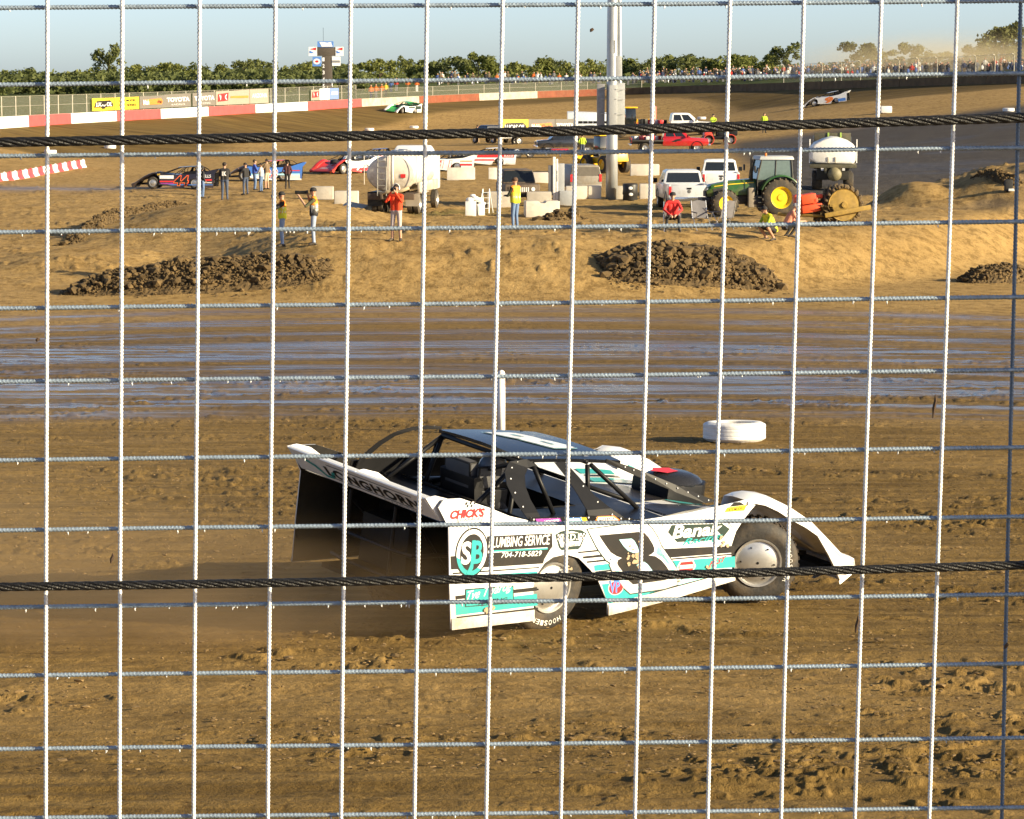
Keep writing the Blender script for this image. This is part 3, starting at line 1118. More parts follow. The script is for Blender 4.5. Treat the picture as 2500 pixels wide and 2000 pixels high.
    # wheels
    for nm, cx, cy, s, wd, st in (('rear', .135, -1.0, -1, .34, 0), ('rear', .13, .985, 1, .34, 0), ('front', 2.66, -.99, -1, .28, steer), ('front', 2.66, .99, 1, .28, steer)):
        dz = 0.0
        if wheels:
            dz = wheels.get((nm, s), 0.0)
        make_wheel(car, cx, cy, (.335 if (nm == 'rear' and lod == 0) else .368) + dz, s, wd, st, R=.40 if (nm == 'rear' and lod == 0) else (.385 if lod == 0 else .368), rimcol=rim, letters=tyre_letters[nm] if (tyre_letters and s < 0) else None, seg=36 if lod == 0 else 20)
    return car


def offset_poly(pts, g):
    n = len(pts)
    ar = sum(pts[i][0] * pts[(i + 1) % n][1] - pts[(i + 1) % n][0] * pts[i][1] for i in range(n))
    sg = 1 if ar > 0 else -1
    out = []
    for i in range(n):
        a, b, c = Vector(pts[i - 1]), Vector(pts[i]), Vector(pts[(i + 1) % n])
        e, f = (b - a).normalized(), (c - b).normalized()
        n1, n2 = Vector((e.y, -e.x)) * sg, Vector((f.y, -f.x)) * sg
        m = (n1 + n2)
        m = m.normalized() if m.length > .2 else n1
        out.append(tuple(b + m * (g / max(.55, m.dot(n1)))))
    return out


EIGHT = [(0.597, 0.766), (1.061, 0.767), (1.134, 0.755), (1.188, 0.714), (1.245, 0.651), (1.269, 0.613), (1.267, 0.579), (1.232, 0.559), (1.202, 0.554), (1.286, 0.541), (1.361, 0.502), (1.418, 0.453), (1.463, 0.405), (1.499, 0.361), (1.501, 0.335), (1.418, 0.322), (1.201, 0.316), (1.037, 0.313), (0.983, 0.35), (0.916, 0.422), (0.85, 0.485), (0.833, 0.512), (0.841, 0.538), (0.885, 0.553), (0.823, 0.572), (0.749, 0.61), (0.684, 0.673), (0.64, 0.72)]
EIGHT_UP = [(0.837, 0.714), (0.984, 0.714), (1.021, 0.692), (1.061, 0.641), (1.085, 0.595), (1.066, 0.582), (1.014, 0.589), (0.951, 0.611), (0.897, 0.652)]
EIGHT_LO = [(1.064, 0.478), (1.104, 0.497), (1.155, 0.501), (1.198, 0.476), (1.254, 0.424), (1.294, 0.376), (1.248, 0.368), (1.156, 0.367), (1.111, 0.415)]


def decals_8(mb, fn, sg):
    q = lambda pts, c, o=.0015: poly_on(mb, pts, fn, o, c)
    # stripes
    q([(-1.03, .585), (-.02, .565), (-.01, .60), (.06, .69), (-1.045, .695)], K_)
    q([(-1.01, .545), (-.06, .53), (-.06, .54), (-1.01, .558)], K_)
    q([(-1.0, .50), (-.08, .485), (-.08, .503), (-1.0, .522)], T_)
    q([(-.98, .462), (-.08, .452), (-.08, .466), (-.98, .476)], K_)
    q([(-.965, .335), (-.075, .34), (-.075, .372), (-.97, .365)], K_)
    q([(-.95, .205), (-.055, .215), (-.072, .315), (-.965, .305)], T_)
    q([(-.94, .165), (-.05, .178), (-.05, .198), (-.945, .192)], K_)
    for z0, z1, c in ((.625, .638, K_), (.575, .595, K_), (.535, .55, K_), (.46, .51, T_), (.445, .456, K_)):
        x0 = .36 + (.64 - z0) * 1.2
        q([(x0, z0), (x0 + .42, z0 + .0), (x0 + .40, z1 + .005), (x0 - .01, z1)], c)
    q([(1.36, .515), (2.28, .505), (2.275, .565), (1.30, .60)], K_)
    q([(1.34, .495), (2.285, .485), (2.285, .497), (1.33, .508)], K_)
    q([(1.44, .385), (2.30, .372), (2.29, .47), (1.40, .485)], T_)
    q([(.745, .185), (.67, .34), (1.2, .34), (1.37, .24), (1.3, .215), (.77, .165)], T_)
    q([(1.40, .235), (2.26, .345), (2.25, .37), (1.36, .29)], L_)
    q([(1.25, .21), (2.27, .335), (2.27, .345), (1.25, .222)], K_)
    # roundel
    cx, cz = -.818, .712
    q(ell(cx, cz, .178, .205), K_, .003)
    q(ell(cx, cz, .164, .19), W_, .0042)
    q([p for p in ell(cx, cz, .164, .19, 28, PI * 1.05, PI * 1.75)], T_, .0050)
    q(ell(cx, cz, .128, .152), K_, .0056)
    text_on(mb, 'S', fn, cx - .062, cz, .105, .19, W_, bold=.03, off=.0072)
    text_on(mb, 'B', fn, cx + .062, cz, .105, .19, T_, bold=.03, off=.0072)
    q([(cx - .005, cz + .1), (cx + .03, cz + .1), (cx + .02, cz - .13), (cx - .02, cz - .19), (cx - .05, cz - .17), (cx - .012, cz - .1)], T_, .0078)
    # service plate
    q([(-.655, .715), (-.66, .835), (.06, .815), (.075, .70), (.02, .655), (.02, .70)], K_, .003)
    text_on(mb, 'PLUMBING SERVICE', fn, -.30, .772, .68, .085, W_, shear=.12, bold=.012, slope=-.02, off=.0046)
    q([(-.6, .715), (.02, .695), (.02, .682), (-.6, .702)], T_, .0046)
    text_on(mb, '704-718-5829', fn, -.27, .662, .45, .045, W_, shear=.2, bold=.008, slope=-.03, off=.0046)
    # shield
    q([(.10, .80), (.16, .825), (.28, .835), (.40, .82), (.455, .79), (.40, .68), (.37, .66), (.18, .665), (.15, .69)], N_, .003)
    q([(.12, .79), (.28, .82), (.435, .785), (.385, .69), (.17, .69)], W_, .0042)
    q([(.19, .735), (.375, .73), (.38, .80), (.19, .805)], N_, .0050)
    text_on(mb, 'P.D.I', fn, .285, .768, .17, .055, W_, bold=.02, off=.0062)
    text_on(mb, 'RACE PARTS', fn, .28, .70, .17, .02, N_, off=.0056)
    checker(mb, fn, .125, .755, 3, 3, .016, .0056)
    checker(mb, fn, .385, .745, 3, 3, .016, .0056)
    # the big number
    for k, (g, c) in enumerate(((.088, N_), (.078, W_), (.048, L_), (.024, W_), (0, K_))):
        q(offset_poly(EIGHT, g), c, .003 + .0014 * k)
    for hole in (EIGHT_UP, EIGHT_LO):
        q(hole, L_, .0100)
        q(offset_poly(hole, -.026), W_, .0114)
    # name plate low on the quarter
    q([(-.86, .265), (-.87, .415), (-.34, .405), (-.325, .255)], N_, .0030)
    q([(-.85, .272), (-.858, .405), (-.35, .397), (-.337, .265)], T_, .0042)
    text_on(mb, 'Tye Twarog', fn, -.60, .372, .50, .10, W_, shear=.5, bold=.012, slope=.12, off=.006)
    text_on(mb, 'RACING', fn, -.56, .292, .32, .04, K_, shear=.35, bold=.01, off=.006)
    # front fender sponsor
    q([(1.43, .74), (1.47, .80), (2.1, .775), (2.2, .72), (2.1, .63), (1.55, .645)], N_, .003)
    text_on(mb, 'Banak', fn, 1.79, .735, .62, .115, W_, shear=.2, bold=.03, off=.0046)
    text_on(mb, 'Racing', fn, 1.86, .645, .5, .07, T_, shear=.5, bold=.012, slope=.06, off=.0056)
    q([(1.60, .365), (1.56, .42), (1.60, .475), (1.76, .475), (1.80, .42), (1.76, .36)], W_, .0040)
    q([(1.61, .375), (1.58, .42), (1.61, .465), (1.75, .465), (1.78, .42), (1.75, .37)], R_, .0050)
    q([(1.595, .405), (1.765, .403), (1.765, .437), (1.595, .439)], W_, .0060)
    text_on(mb, 'FAST', fn, 2.07, .44, .22, .045, R_, shear=.5, bold=.02, slope=.2, off=.004)
    q(ell(.84, .30, .092, .066), W_, .003)
    q(ell(.84, .30, .082, .058), R_, .0042)
    text_on(mb, 'VP', fn, .82, .31, .13, .11, B_, shear=-.1, bold=.03, off=.0054)
    # fin logo
    text_on(mb, "CHICK'S", fn, -.885, 1.035, .37, .075, R_, shear=.25, bold=.05, off=.004)
    q([(-1.0, 1.012), (-.71, 1.012), (-.73, .955), (-.78, .935), (-.95, .935), (-.985, .96)], E_, .0022)
    q([(-.985, 1.008), (-.725, 1.008), (-.745, .962), (-.79, .945), (-.94, .945), (-.97, .965)], W_, .0032)
    text_on(mb, 'GARAGE', fn, -.855, .985, .22, .022, K_, bold=.01, off=.0045)
    checker(mb, fn, -.93, 1.085, 5, 2, .022, .004, .01)
    # clay thrown over the number and the nose
    rs = random.Random(8)
    for bx, bz, br, nb in ((1.06, .50, .12, 8), (1.0, .60, .05, 5), (2.1, .62, .05, 7), (1.95, .40, .05, 6), (.25, .50, .04, 5), (-.6, .24, .05, 6), (1.6, .30, .05, 7), (2.2, .75, .03, 5)):
        for _ in range(nb):
            ux, uz, ur = bx + rs.gauss(0, br * .5), bz + rs.gauss(0, br * .6), br * rs.uniform(.12, .5)
            q([(ux + ur * rs.uniform(.5, 1.2) * math.cos(t), uz + ur * .8 * rs.uniform(.5, 1.2) * math.sin(t)) for t in np.linspace(0, 2 * PI, 9, endpoint=False)], 11, .0135 + .0004 * _)
    # small stickers along the door top
    q([(-.13, .915), (-.16, .955), (.12, .945), (.145, .905)], P_, .026)
    text_on(mb, 'HOOSIER', fn, .03, .925, .17, .022, W_, bold=.01, off=.0275)
    q([(.22, .902), (.19, .942), (.36, .935), (.385, .896)], B_, .026)
    q([(.235, .907), (.21, .934), (.34, .930), (.36, .902)], L_, .0272)
    q([(.385, .896), (.36, .935), (.42, .932), (.44, .893)], Y_, .0265)
    q([(.53, .90), (.55, .935), (.75, .928), (.82, .885)], O_, .026)
    q([(.55, .90), (.56, .927), (.74, .92), (.795, .888)], W_, .0272)
    text_on(mb, 'DIRT', fn, .67, .907, .19, .02, K_, bold=.01, off=.0284)
    q([(2.12, .875), (2.15, .915), (2.40, .925), (2.37, .875)], Y_, .003)
    text_on(mb, 'LATE MODELS', fn, 2.26, .895, .22, .024, K_, bold=.012, slope=.04, off=.0045)
    q([(2.18, .92), (2.23, .955), (2.31, .955), (2.37, .925)], K_, .0035)


def spoiler_8(mb, f):
    # read from behind the car: u runs to the right
    text_on(mb, 'LONGHORN', f, .14, .46, 1.25, .46, K_, bold=.045, space=1.12, off=.009)
    for v in (.16, .80):
        poly_on(mb, [(-.42, v), (.72, v), (.72, v + .035), (-.42, v + .035)], f, .009, K_)
    text_on(mb, 'CHASSIS', f, .48, .08, .5, .09, E_, off=.009)
    poly_on(mb, [(-.72, .72), (-.60, .55), (-.52, .2), (-.46, .2), (-.40, .5), (-.36, .5), (-.43, .12), (-.54, .1), (-.64, .45), (-.75, .62)], f, .009, T_)


def roof_8(mb, f):
    R8 = lambda L: [(.70 + (x - 1.05) * .52, (z - .54) * 1.25 + .06) for x, z in L]
    for k, (g, c) in enumerate(((.05, L_), (.04, K_), (.03, W_))):
        poly_on(mb, offset_poly(R8(EIGHT), g), f, .001 * k, c)
    for h in (EIGHT_UP, EIGHT_LO):
        poly_on(mb, offset_poly(R8(h), -.02), f, .005, T_)
        poly_on(mb, offset_poly(R8(h), -.04), f, .007, K_)
    text_on(mb, 'LATE', f, .72, -.46, .3, .07, W_, off=.001)


def hood_8(mb, f):
    def band(pts0, pts1, c, n=10):
        (xa, ya), (xb, yb) = pts0
        (xc, yc), (xd, yd) = pts1
        for i in range(n):
            for j in range(3):
                P = lambda s, t: ((xa + (xb - xa) * s) * (1 - t) + (xc + (xd - xc) * s) * t, (ya + (yb - ya) * s) * (1 - t) + (yc + (yd - yc) * s) * t)
                poly_on(mb, [P(i / n, j / 3), P((i + 1) / n, j / 3), P((i + 1) / n, (j + 1) / 3), P(i / n, (j + 1) / 3)], f, .0, c)
    band([(1.9, .72), (2.62, .68)], [(1.85, .58), (2.60, .62)], T_)
    band([(1.85, .55), (2.62, .60)], [(1.85, .50), (2.62, .55)], K_)
    band([(1.8, .46), (2.5, .52)], [(1.75, .30), (2.5, .40)], T_)
    band([(1.5, .24), (2.1, .22)], [(1.5, -.5), (2.1, -.30)], K_)
    band([(2.05, -.30), (2.42, -.34)], [(2.1, -.48), (2.42, -.50)], T_)
    band([(2.5, -.22), (3.0, -.05)], [(2.45, -.36), (3.05, -.26)], T_)
    band([(2.45, -.38), (3.05, -.29)], [(2.42, -.42), (3.05, -.35)], K_)
    band([(2.42, -.45), (3.05, -.38)], [(2.4, -.56), (3.0, -.52)], T_)
    band([(1.45, -.55), (2.0, -.60)], [(1.45, -.97), (2.0, -.90)], K_)


POSE = dict(loc=(-0.4726, 24.2305, 2.4995), rot=(0.1297, 0.046, 0.7256))
hero = late_model('race_car', 'white and teal race car wearing a black number eight, sliding in front of the camera', POSE['loc'], POSE['rot'],
                  side=dict(fn=decals_8, s=-1), spoiler_text=spoiler_8, roofnum=roof_8, hood_decor=hood_8, deckm=mat('black deck skin', (.006, .006, .008), .34, var=.1, spec=.28), steer=-.62,
                  wheels={('rear', 1): -.34, ('front', 1): -.26},
                  tyre_letters=dict(rear=[('HOOSIER', math.radians(-65), .16, .044, .305)], front=[('HOOSIER', math.radians(28), .16, .040, .30)]))
# WELD stamp on the front wheel cover

# ------------------------------------------------------------------ far outer wall, its fence, banners and the scoring tower
_wp = np.linspace(-260, 2700, 594)
_wd = np.interp(_wp, WALL_PX, WALL_D)
_wd = np.convolve(np.pad(_wd, 20, 'edge'), np.ones(41) / 41, 'valid')


def wall_at(px):
    d = float(np.interp(px, _wp, _wd))
    x = (px - 1250) / F * d
    zt = CAMZ - (float(np.interp(px, WALL_PX, WALL_Y)) - HORIZON) / F * d
    return x, d, zt


def wall_normal(px):
    a, b = wall_at(px - 8), wall_at(px + 8)
    t = Vector((b[0] - a[0], b[1] - a[1], 0)).normalized()
    return Vector((-t.y, t.x, 0)), t             # outward, along


conc_w = mat('white painted concrete wall', (.80, .79, .76), .7, var=.10, scale=1.2, bump=.2, dirt=.35, dirtz=(0, 1.2))
conc_r = mat('red painted concrete wall', (.62, .07, .07), .7, var=.12, scale=1.2, bump=.2, dirt=.25)
conc_dw = mat('clay splashed white wall', (.44, .38, .30), .8, var=.2, scale=1.0, bump=.2, dirt=.7)
conc_dr = mat('clay splashed red wall', (.20, .05, .02), .8, var=.2, scale=1.0, dirt=.6)
conc_b = mat('clay caked wall', (.15, .095, .045), .95, var=.25, scale=1.0, bump=.4)
wall = thing('track_wall', 'long concrete wall painted in red and white sections round the far end', 'wall', (0, 0, 0))
SEC = [(-260, -60, conc_r), (-60, 76, conc_w), (76, 179, conc_r), (179, 290, conc_w), (290, 397, conc_r), (397, 513, conc_w), (513, 627, conc_r), (627, 754, conc_w), (754, 885, conc_r), (885, 1025, conc_dw),
       (1025, 1170, conc_dr), (1170, 1312, conc_dw), (1312, 1470, conc_dr), (1470, 1640, conc_b), (1640, 1820, conc_b), (1820, 2000, conc_b), (2000, 2190, conc_b), (2190, 2400, conc_b), (2400, 2690, conc_b)]
for a, b, m in SEC:
    mb = MB()
    n = max(2, int((b - a) / 22))
    secs = []
    for i in range(n + 1):
        px = a + .4 + (b - a - .8) * i / n
        x, d, zt = wall_at(px)
        nn, _ = wall_normal(px)
        p = Vector((x, d, 0))
        q = p + nn * .32
        zb = min(gz(x, d), zt - .9) - .7
        secs.append([(p.x - nn.x * .06, p.y - nn.y * .06, zb), (p.x, p.y, zt), (q.x, q.y, zt), (q.x, q.y, zb)])
    mb.loft(secs, closed=True, caps=True)
    mb.build('wall_section', m, wall)

postm = mat('weathered fence post', (.42, .39, .31), .7, var=.2)
linkm = bpy.data.materials.new('chain link mesh')
linkm.use_nodes = True
lk_n, lk_l = linkm.node_tree.nodes, linkm.node_tree.links
lk_b = lk_n['Principled BSDF']
lk_b.inputs['Base Color'].default_value = (.30, .29, .25, 1)
lk_b.inputs['Roughness'].default_value = .6
lk_w = lk_n.new('ShaderNodeTexWave')
lk_w.wave_type, lk_w.bands_direction = 'BANDS', 'DIAGONAL'
lk_w.inputs['Scale'].default_value = 9
lk_w.inputs['Distortion'].default_value = 0
lk_t = lk_n.new('ShaderNodeTexCoord')
lk_l.new(lk_t.outputs['Object'], lk_w.inputs['Vector'])
lk_r = lk_n.new('ShaderNodeMapRange')
lk_r.inputs['From Min'].default_value, lk_r.inputs['From Max'].default_value = .4, .9
lk_r.inputs['To Min'].default_value, lk_r.inputs['To Max'].default_value = .04, .38
lk_l.new(lk_w.outputs['Fac'], lk_r.inputs['Value'])
lk_l.new(lk_r.outputs[0], lk_b.inputs['Alpha'])


def far_fence(px0, px1, h, step, label, back=.5, hook=False):
    x, d, zt = wall_at(px0)
    root = thing('chain_link_fence', label, 'fence', (x, d, zt))
    o0 = Vector((x, d, zt))
    n = max(2, int((px1 - px0) / step))
    pts = []
    for i in range(n + 1):
        px = px0 + (px1 - px0) * i / n
        x, d, zt = wall_at(px)
        nn, _ = wall_normal(px)
        p = Vector((x, d, zt)) + nn * back
        pts.append(p)
        mb = MB()
        line = [(0, 0, -.5), (0, 0, h)]
        if hook:
            line = [(0, 0, -.5), (0, 0, h * .9), (-nn.x * .12, -nn.y * .12, h), (-nn.x * .35, -nn.y * .35, h * 1.03)]
        mb.tube(line, .055, 6)
        mb.build('post', postm, root, loc=p - o0)
    for k in (0.0, .5, 1.0):
        MB().tube([q - o0 + Vector((0, 0, h * k)) for q in pts], .012, 4).build('wire', postm, root)
    mb = MB()
    mb.loft([[q - o0 + Vector((0, 0, z)) for q in pts] for z in (0, h)])
    mb.build('mesh_panel', linkm, root)


far_fence(-250, 880, 1.75, 34, 'tall chain link fence on posts above the red and white wall')
far_fence(880, 1560, 1.2, 60, 'low wire fence on the grass behind the brown wall')
far_fence(1900, 2690, 2.3, 46, 'wire fence with hooked posts in front of the crowd on the hill', hook=True)


def banner(label, px0, px1, y0, y1, m, decor=None, up=.12):
    """banner hung on the fence above the wall between two picture columns; y0 / y1 its height above the wall at both ends"""
    a, b = wall_at(px0), wall_at(px1)
    nn, t = wall_normal((px0 + px1) / 2)
    p, q = Vector(a) + nn * .25, Vector(b) + nn * .25
    L = (q - p).length
    root = thing('banner', label, 'banner', p)
    d = (q - p) / L

    def fn(u, v, o=0.0):
        h = y0 + (y1 - y0) * u
        r = d * (u * L) + Vector((0, 0, up + v * h)) - nn * (o + .02 * math.sin(u * 9))
        return r
    mb = MB()
    n = 10
    mb.loft([[fn(i / n, v, .0) for i in range(n + 1)] for v in (0, .5, 1)])
    mb.loft([[fn(i / n, v, -.02) for i in range(n + 1)] for v in (1, .5, 0)])
    mb.build('cloth', m, root)
    if decor:
        dm = MB()
        decor(dm, fn)
        dm.build('print', DEC, root)


ban_y = mat('yellow banner vinyl', (.85, .62, .03), .5, var=.05)
ban_g = mat('grey banner vinyl', (.16, .145, .125), .6, var=.08)
ban_t = mat('tan banner vinyl', (.30, .26, .21), .6, var=.08)


def dec_y1(mb, f):
    poly_on(mb, [(.06, .25), (.12, .62), (.2, .78), (.8, .82), (.92, .6), (.94, .28), (.62, .26), (.55, .12), (.45, .12), (.4, .24)], f, .03, K_)
    text_on(mb, 'LUCAS OIL', f, .5, .5, .74, .34, W_, shear=.2, bold=.03, off=.05)


def dec_y2(mb, f):
    text_on(mb, 'LATE MODEL', f, .52, .74, .7, .2, K_, bold=.03, off=.03)
    text_on(mb, 'DIRT SERIES', f, .52, .36, .7, .2, K_, bold=.03, off=.03)


def dec_o(mb, f):
    poly_on(mb, [(.1, .3), (.14, .7), (.85, .78), (.92, .5), (.86, .28)], f, .03, O_)
    text_on(mb, 'Mahle', f, .3, .5, .36, .4, W_, bold=.04, off=.05)
    text_on(mb, 'Clevite', f, .68, .52, .36, .3, K_, bold=.03, off=.05)


def dec_toy(mb, f):
    text_on(mb, 'TOYOTA', f, .5, .58, .86, .34, W_, bold=.035, off=.03)
    text_on(mb, 'RACING', f, .5, .2, .5, .12, W_, off=.03)


def dec_wix(mb, f):
    poly_on(mb, [(.1, .25), (.14, .8), (.95, .85), (.9, .3)], f, .03, R_)
    text_on(mb, 'WIX', f, .52, .55, .6, .4, W_, bold=.04, off=.05)


def dec_or(mb, f):
    poly_on(mb, [(.06, .48), (.08, .62), (.94, .58), (.92, .42)], f, .03, O_)


def dec_arz(mb, f):
    text_on(mb, 'ARIZONA', f, .5, .55, .8, .3, W_, bold=.02, off=.03)


banner('yellow banner with a black and white winged logo above the wall', 237, 290, 1.22, 1.2, ban_y, dec_y1)
banner('yellow banner with dark lettering beside the winged logo banner', 291, 350, 1.2, 1.22, ban_y, dec_y2)
banner('grey banner with an orange and white oval logo beside the yellow ones', 352, 412, 1.25, 1.3, ban_g, dec_o)
banner('grey banner with white car maker lettering, the one nearer the yellow banners', 412, 476, 1.35, 1.4, ban_g, dec_toy)
banner('grey banner with white car maker lettering, the one farther from the yellow banners', 480, 536, 1.4, 1.45, ban_g, dec_toy)
banner('grey banner with a small red and white badge', 537, 568, 1.5, 1.55, ban_t, dec_wix)
banner('tan banner crossed by an orange bar', 568, 618, 1.5, 1.6, ban_t, dec_or)
banner('tan banner with pale white lettering near the scoring tower', 619, 664, 1.6, 1.6, ban_t, dec_arz)
banner('light tan banner with a salmon logo left of the tower foot', 767, 787, 1.25, 1.25, ban_t, dec_wix)
banner('plain white banner under the scoring tower', 788, 812, 1.35, 1.35, mat('white banner vinyl', (.8, .8, .78), .5))
banner('blue banner with a white emblem right of the tower foot', 813, 834, 1.35, 1.35, mat('blue banner vinyl', (.16, .24, .52), .5), dec_arz)

# scoring tower
td = 352.0


def tpt(px, py):
    p = at(px, py, td)
    return p


tb = tpt(797, 236)
tower = thing('scoring_tower', 'dark scoreboard tower with stacked numerals and sponsor boards on its sides', 'scoreboard', (tb.x, td, tb.z))
s_ = td / F                                     # metres per picture unit at the tower
tw = lambda px: (px - 797) * s_
tz = lambda py: (236 - py) * s_
dk = mat('dark brown board', (.085, .07, .055), .6)
mb = MB()
mb.box(((tw(787) + tw(811)) / 2, .25, tz(180)), (tw(811) - tw(787), .5, tz(124) - tz(236)))
mb.box(((tw(775) + tw(820)) / 2, .25, tz(127.5)), (tw(820) - tw(775), .52, tz(117) - tz(138)))
mb.build('column', dk, tower, bevel=.02)


def board(px0, px1, py0, py1, m, name='sign_board', y=.0, decor=None):
    mb = MB()
    mb.box(((tw(px0) + tw(px1)) / 2, y, (tz(py0) + tz(py1)) / 2), (tw(px1) - tw(px0), .12, tz(py0) - tz(py1)))
    o = mb.build(name, m, tower)
    if decor:
        dm = MB()
        fn = lambda u, v, o_=0.0: (tw(px0) + (tw(px1) - tw(px0)) * u, y - .06 - o_, tz(py1) + (tz(py0) - tz(py1)) * v)
        decor(dm, fn)
        dm.build('print', DEC, o)


wht = mat('white sign face', (.82, .82, .82), .5, var=.04)
blu = mat('blue sign face', (.10, .24, .62), .5, var=.05)


def d_chev(mb, f):
    poly_on(mb, [(.1, .75), (.9, .95), (.9, .62)], f, .02, R_)
    poly_on(mb, [(.1, .62), (.1, .28), (.7, .3)], f, .02, B_)


def d_blob(mb, f):
    poly_on(mb, ell(.5, .5, .4, .3), f, .02, W_)
    poly_on(mb, ell(.5, .5, .2, .12), f, .03, R_)


def d_top(mb, f):
    poly_on(mb, [(.12, .88), (.38, .86), (.62, .74), (.78, .86), (.86, .84), (.88, .5), (.95, .1), (.26, .08), (.2, .5)], f, .02, W_)


def d_bar(mb, f):
    poly_on(mb, [(.05, .35), (.95, .35), (.95, .6), (.05, .6)], f, .02, E_)


board(776, 815, 103, 117, blu, y=-.02, decor=d_top)
board(755, 775, 116.5, 138, wht, decor=d_chev)
board(820, 839, 116.5, 138, wht, decor=d_chev)
board(764, 785, 140, 163, blu, decor=d_blob)
board(811, 831.5, 140, 162, wht, decor=d_bar)
for k, (ch, py) in enumerate((('1', 146.5), ('2', 162), ('3', 178), ('4', 194), ('5', 210.5))):
    dm = MB()
    text_on(dm, ch, lambda u, v, o_=0.0: (u, -.012, v), tw(790.5), tz(py), .26, .46, 0, bold=.03)
    dm.build('numeral', [wht], tower)
MB().tube([(tw(790), .3, tz(103)), (tw(790), .3, tz(70))], .02, 5).build('antenna', black_m, tower)

# ------------------------------------------------------------------ trees
leafs = []
for i, (c0, c1) in enumerate((((.105, .128, .032), (.23, .24, .072)), ((.09, .11, .038), (.18, .195, .068)), ((.085, .098, .032), (.165, .165, .062)))):  # greens lightened, distance haze put into the leaf colour
    m = bpy.data.materials.new('leaf foliage %d' % i)
    m.use_nodes = True
    n, l = m.node_tree.nodes, m.node_tree.links
    b = n['Principled BSDF']
    b.inputs['Roughness'].default_value = .65
    b.inputs['Specular IOR Level'].default_value = .15
    g = n.new('ShaderNodeNewGeometry')
    oi = n.new('ShaderNodeObjectInfo')
    ad = n.new('ShaderNodeMath')
    ad.operation = 'MULTIPLY_ADD'
    ad.inputs[1].default_value = .45
    l.new(oi.outputs['Random'], ad.inputs[0])
    ml = n.new('ShaderNodeMath')
    ml.operation = 'MULTIPLY'
    ml.inputs[1].default_value = .55
    l.new(g.outputs['Random Per Island'], ml.inputs[0])
    l.new(ml.outputs[0], ad.inputs[2])
    x = n.new('ShaderNodeMix')
    x.data_type = 'RGBA'
    x.inputs['A'].default_value = (*c0, 1)
    x.inputs['B'].default_value = (*c1, 1)
    l.new(ad.outputs[0], x.inputs['Factor'])
    l.new(x.outputs['Result'], b.inputs['Base Color'])
    tr = n.new('ShaderNodeBsdfTranslucent')
    l.new(x.outputs['Result'], tr.inputs['Color'])
    ms = n.new('ShaderNodeMixShader')
    ms.inputs[0].default_value = .35
    l.new(b.outputs[0], ms.inputs[1])
    l.new(tr.outputs[0], ms.inputs[2])
    l.new(ms.outputs[0], n['Material Output'].inputs['Surface'])
    leafs.append(m)
bark = mat('grey brown bark', (.10, .075, .05), .9, var=.25, bump=.5)


def crown_mesh(seed, nleaf=2000, shape='round', leaf=.20):
    """unit tree (height 1): leaf cards gathered in clumps on limbs, gaps between the clumps"""
    r = random.Random(seed)
    vs, fs = [], []
    clumps = []
    for k in range(26 if shape != 'thin' else 12):
        a = r.uniform(0, 2 * PI)
        h = r.uniform(.26, .93)
        if shape == 'round':
            w = .46 * math.sqrt(max(.05, 1 - ((h - .55) / .5) ** 2))
        elif shape == 'cone':
            w = .34 * (1.12 - h)
        elif shape == 'thin':
            w = .26 * math.sqrt(max(.05, 1 - ((h - .62) / .42) ** 2))
        else:
            w = .58 * math.sqrt(max(.05, 1 - ((h - .5) / .55) ** 2))
        rr = w * math.sqrt(r.uniform(.12, 1))
        clumps.append((rr * math.cos(a), rr * math.sin(a), h, r.uniform(.09, .17) * (.8 if shape == 'thin' else 1)))
    for i in range(nleaf):
        cx, cy, cz, cr = clumps[i % len(clumps)]
        d = Vector((r.gauss(0, 1), r.gauss(0, 1), r.gauss(0, 1))).normalized() * cr * r.uniform(.5, 1.08)
        p = Vector((cx, cy, cz)) + Vector((d.x, d.y, d.z * .8))
        u = Vector((r.gauss(0, 1), r.gauss(0, 1), r.gauss(0, .7))).normalized()
        w = u.cross(Vector((r.gauss(0, 1), r.gauss(0, 1), r.gauss(0, 1)))).normalized()
        s = leaf * r.uniform(.12, .26)
        o = len(vs)
        vs += [p - u * s, p - w * s * .6 + u * s * .2, p + u * s * 1.1, p + w * s * .6 + u * s * .1]
        fs.append((o, o + 1, o + 2, o + 3))
    me = bpy.data.meshes.new('crown')
    me.from_pydata([tuple(v) for v in vs], [], fs)
    tk = MB()
    tk.tube([(0, 0, -.05), (.01, 0, .2), (-.01, .01, .45), (.0, .0, .75)], [.030, .024, .016, .005], 6)
    for cx, cy, cz, cr in clumps[:9]:
        z0 = max(.15, cz - .28)
        tk.tube([(0, 0, z0), (cx * .5, cy * .5, (z0 + cz) / 2 + .02), (cx, cy, cz)], [.012, .007, .003], 4)
    t = tk.build('trunk', bark)
    tm = t.data
    bpy.data.objects.remove(t)
    return me, tm


CR = [crown_mesh(1), crown_mesh(2, shape='wide'), crown_mesh(3), crown_mesh(4, shape='cone'), crown_mesh(5, shape='wide'), crown_mesh(6, 900, 'thin', .17)]
CRM = {}


def tree(px, ytop, d, hgt, kind, lm, label, group='trees along the far treeline', name='tree', wide=1.0):
    x = (px - 1250) / F * d
    zt = at(px, ytop, d).z
    root = thing(name, label, 'tree', (x, d, zt - hgt), random.uniform(0, 6.28), group)
    me, tm = CR[kind]
    key = (kind, lm)
    if key not in CRM:
        c = me.copy()
        c.materials.clear()
        c.materials.append(leafs[lm])
        CRM[key] = c
    c = bpy.data.objects.new('crown', CRM[key])
    COL.objects.link(c)
    c.parent = root
    t = bpy.data.objects.new('trunk', tm)
    COL.objects.link(t)
    t.parent = root
    c.scale = (hgt * wide, hgt * wide, hgt)
    t.scale = (hgt, hgt, hgt)
    return root


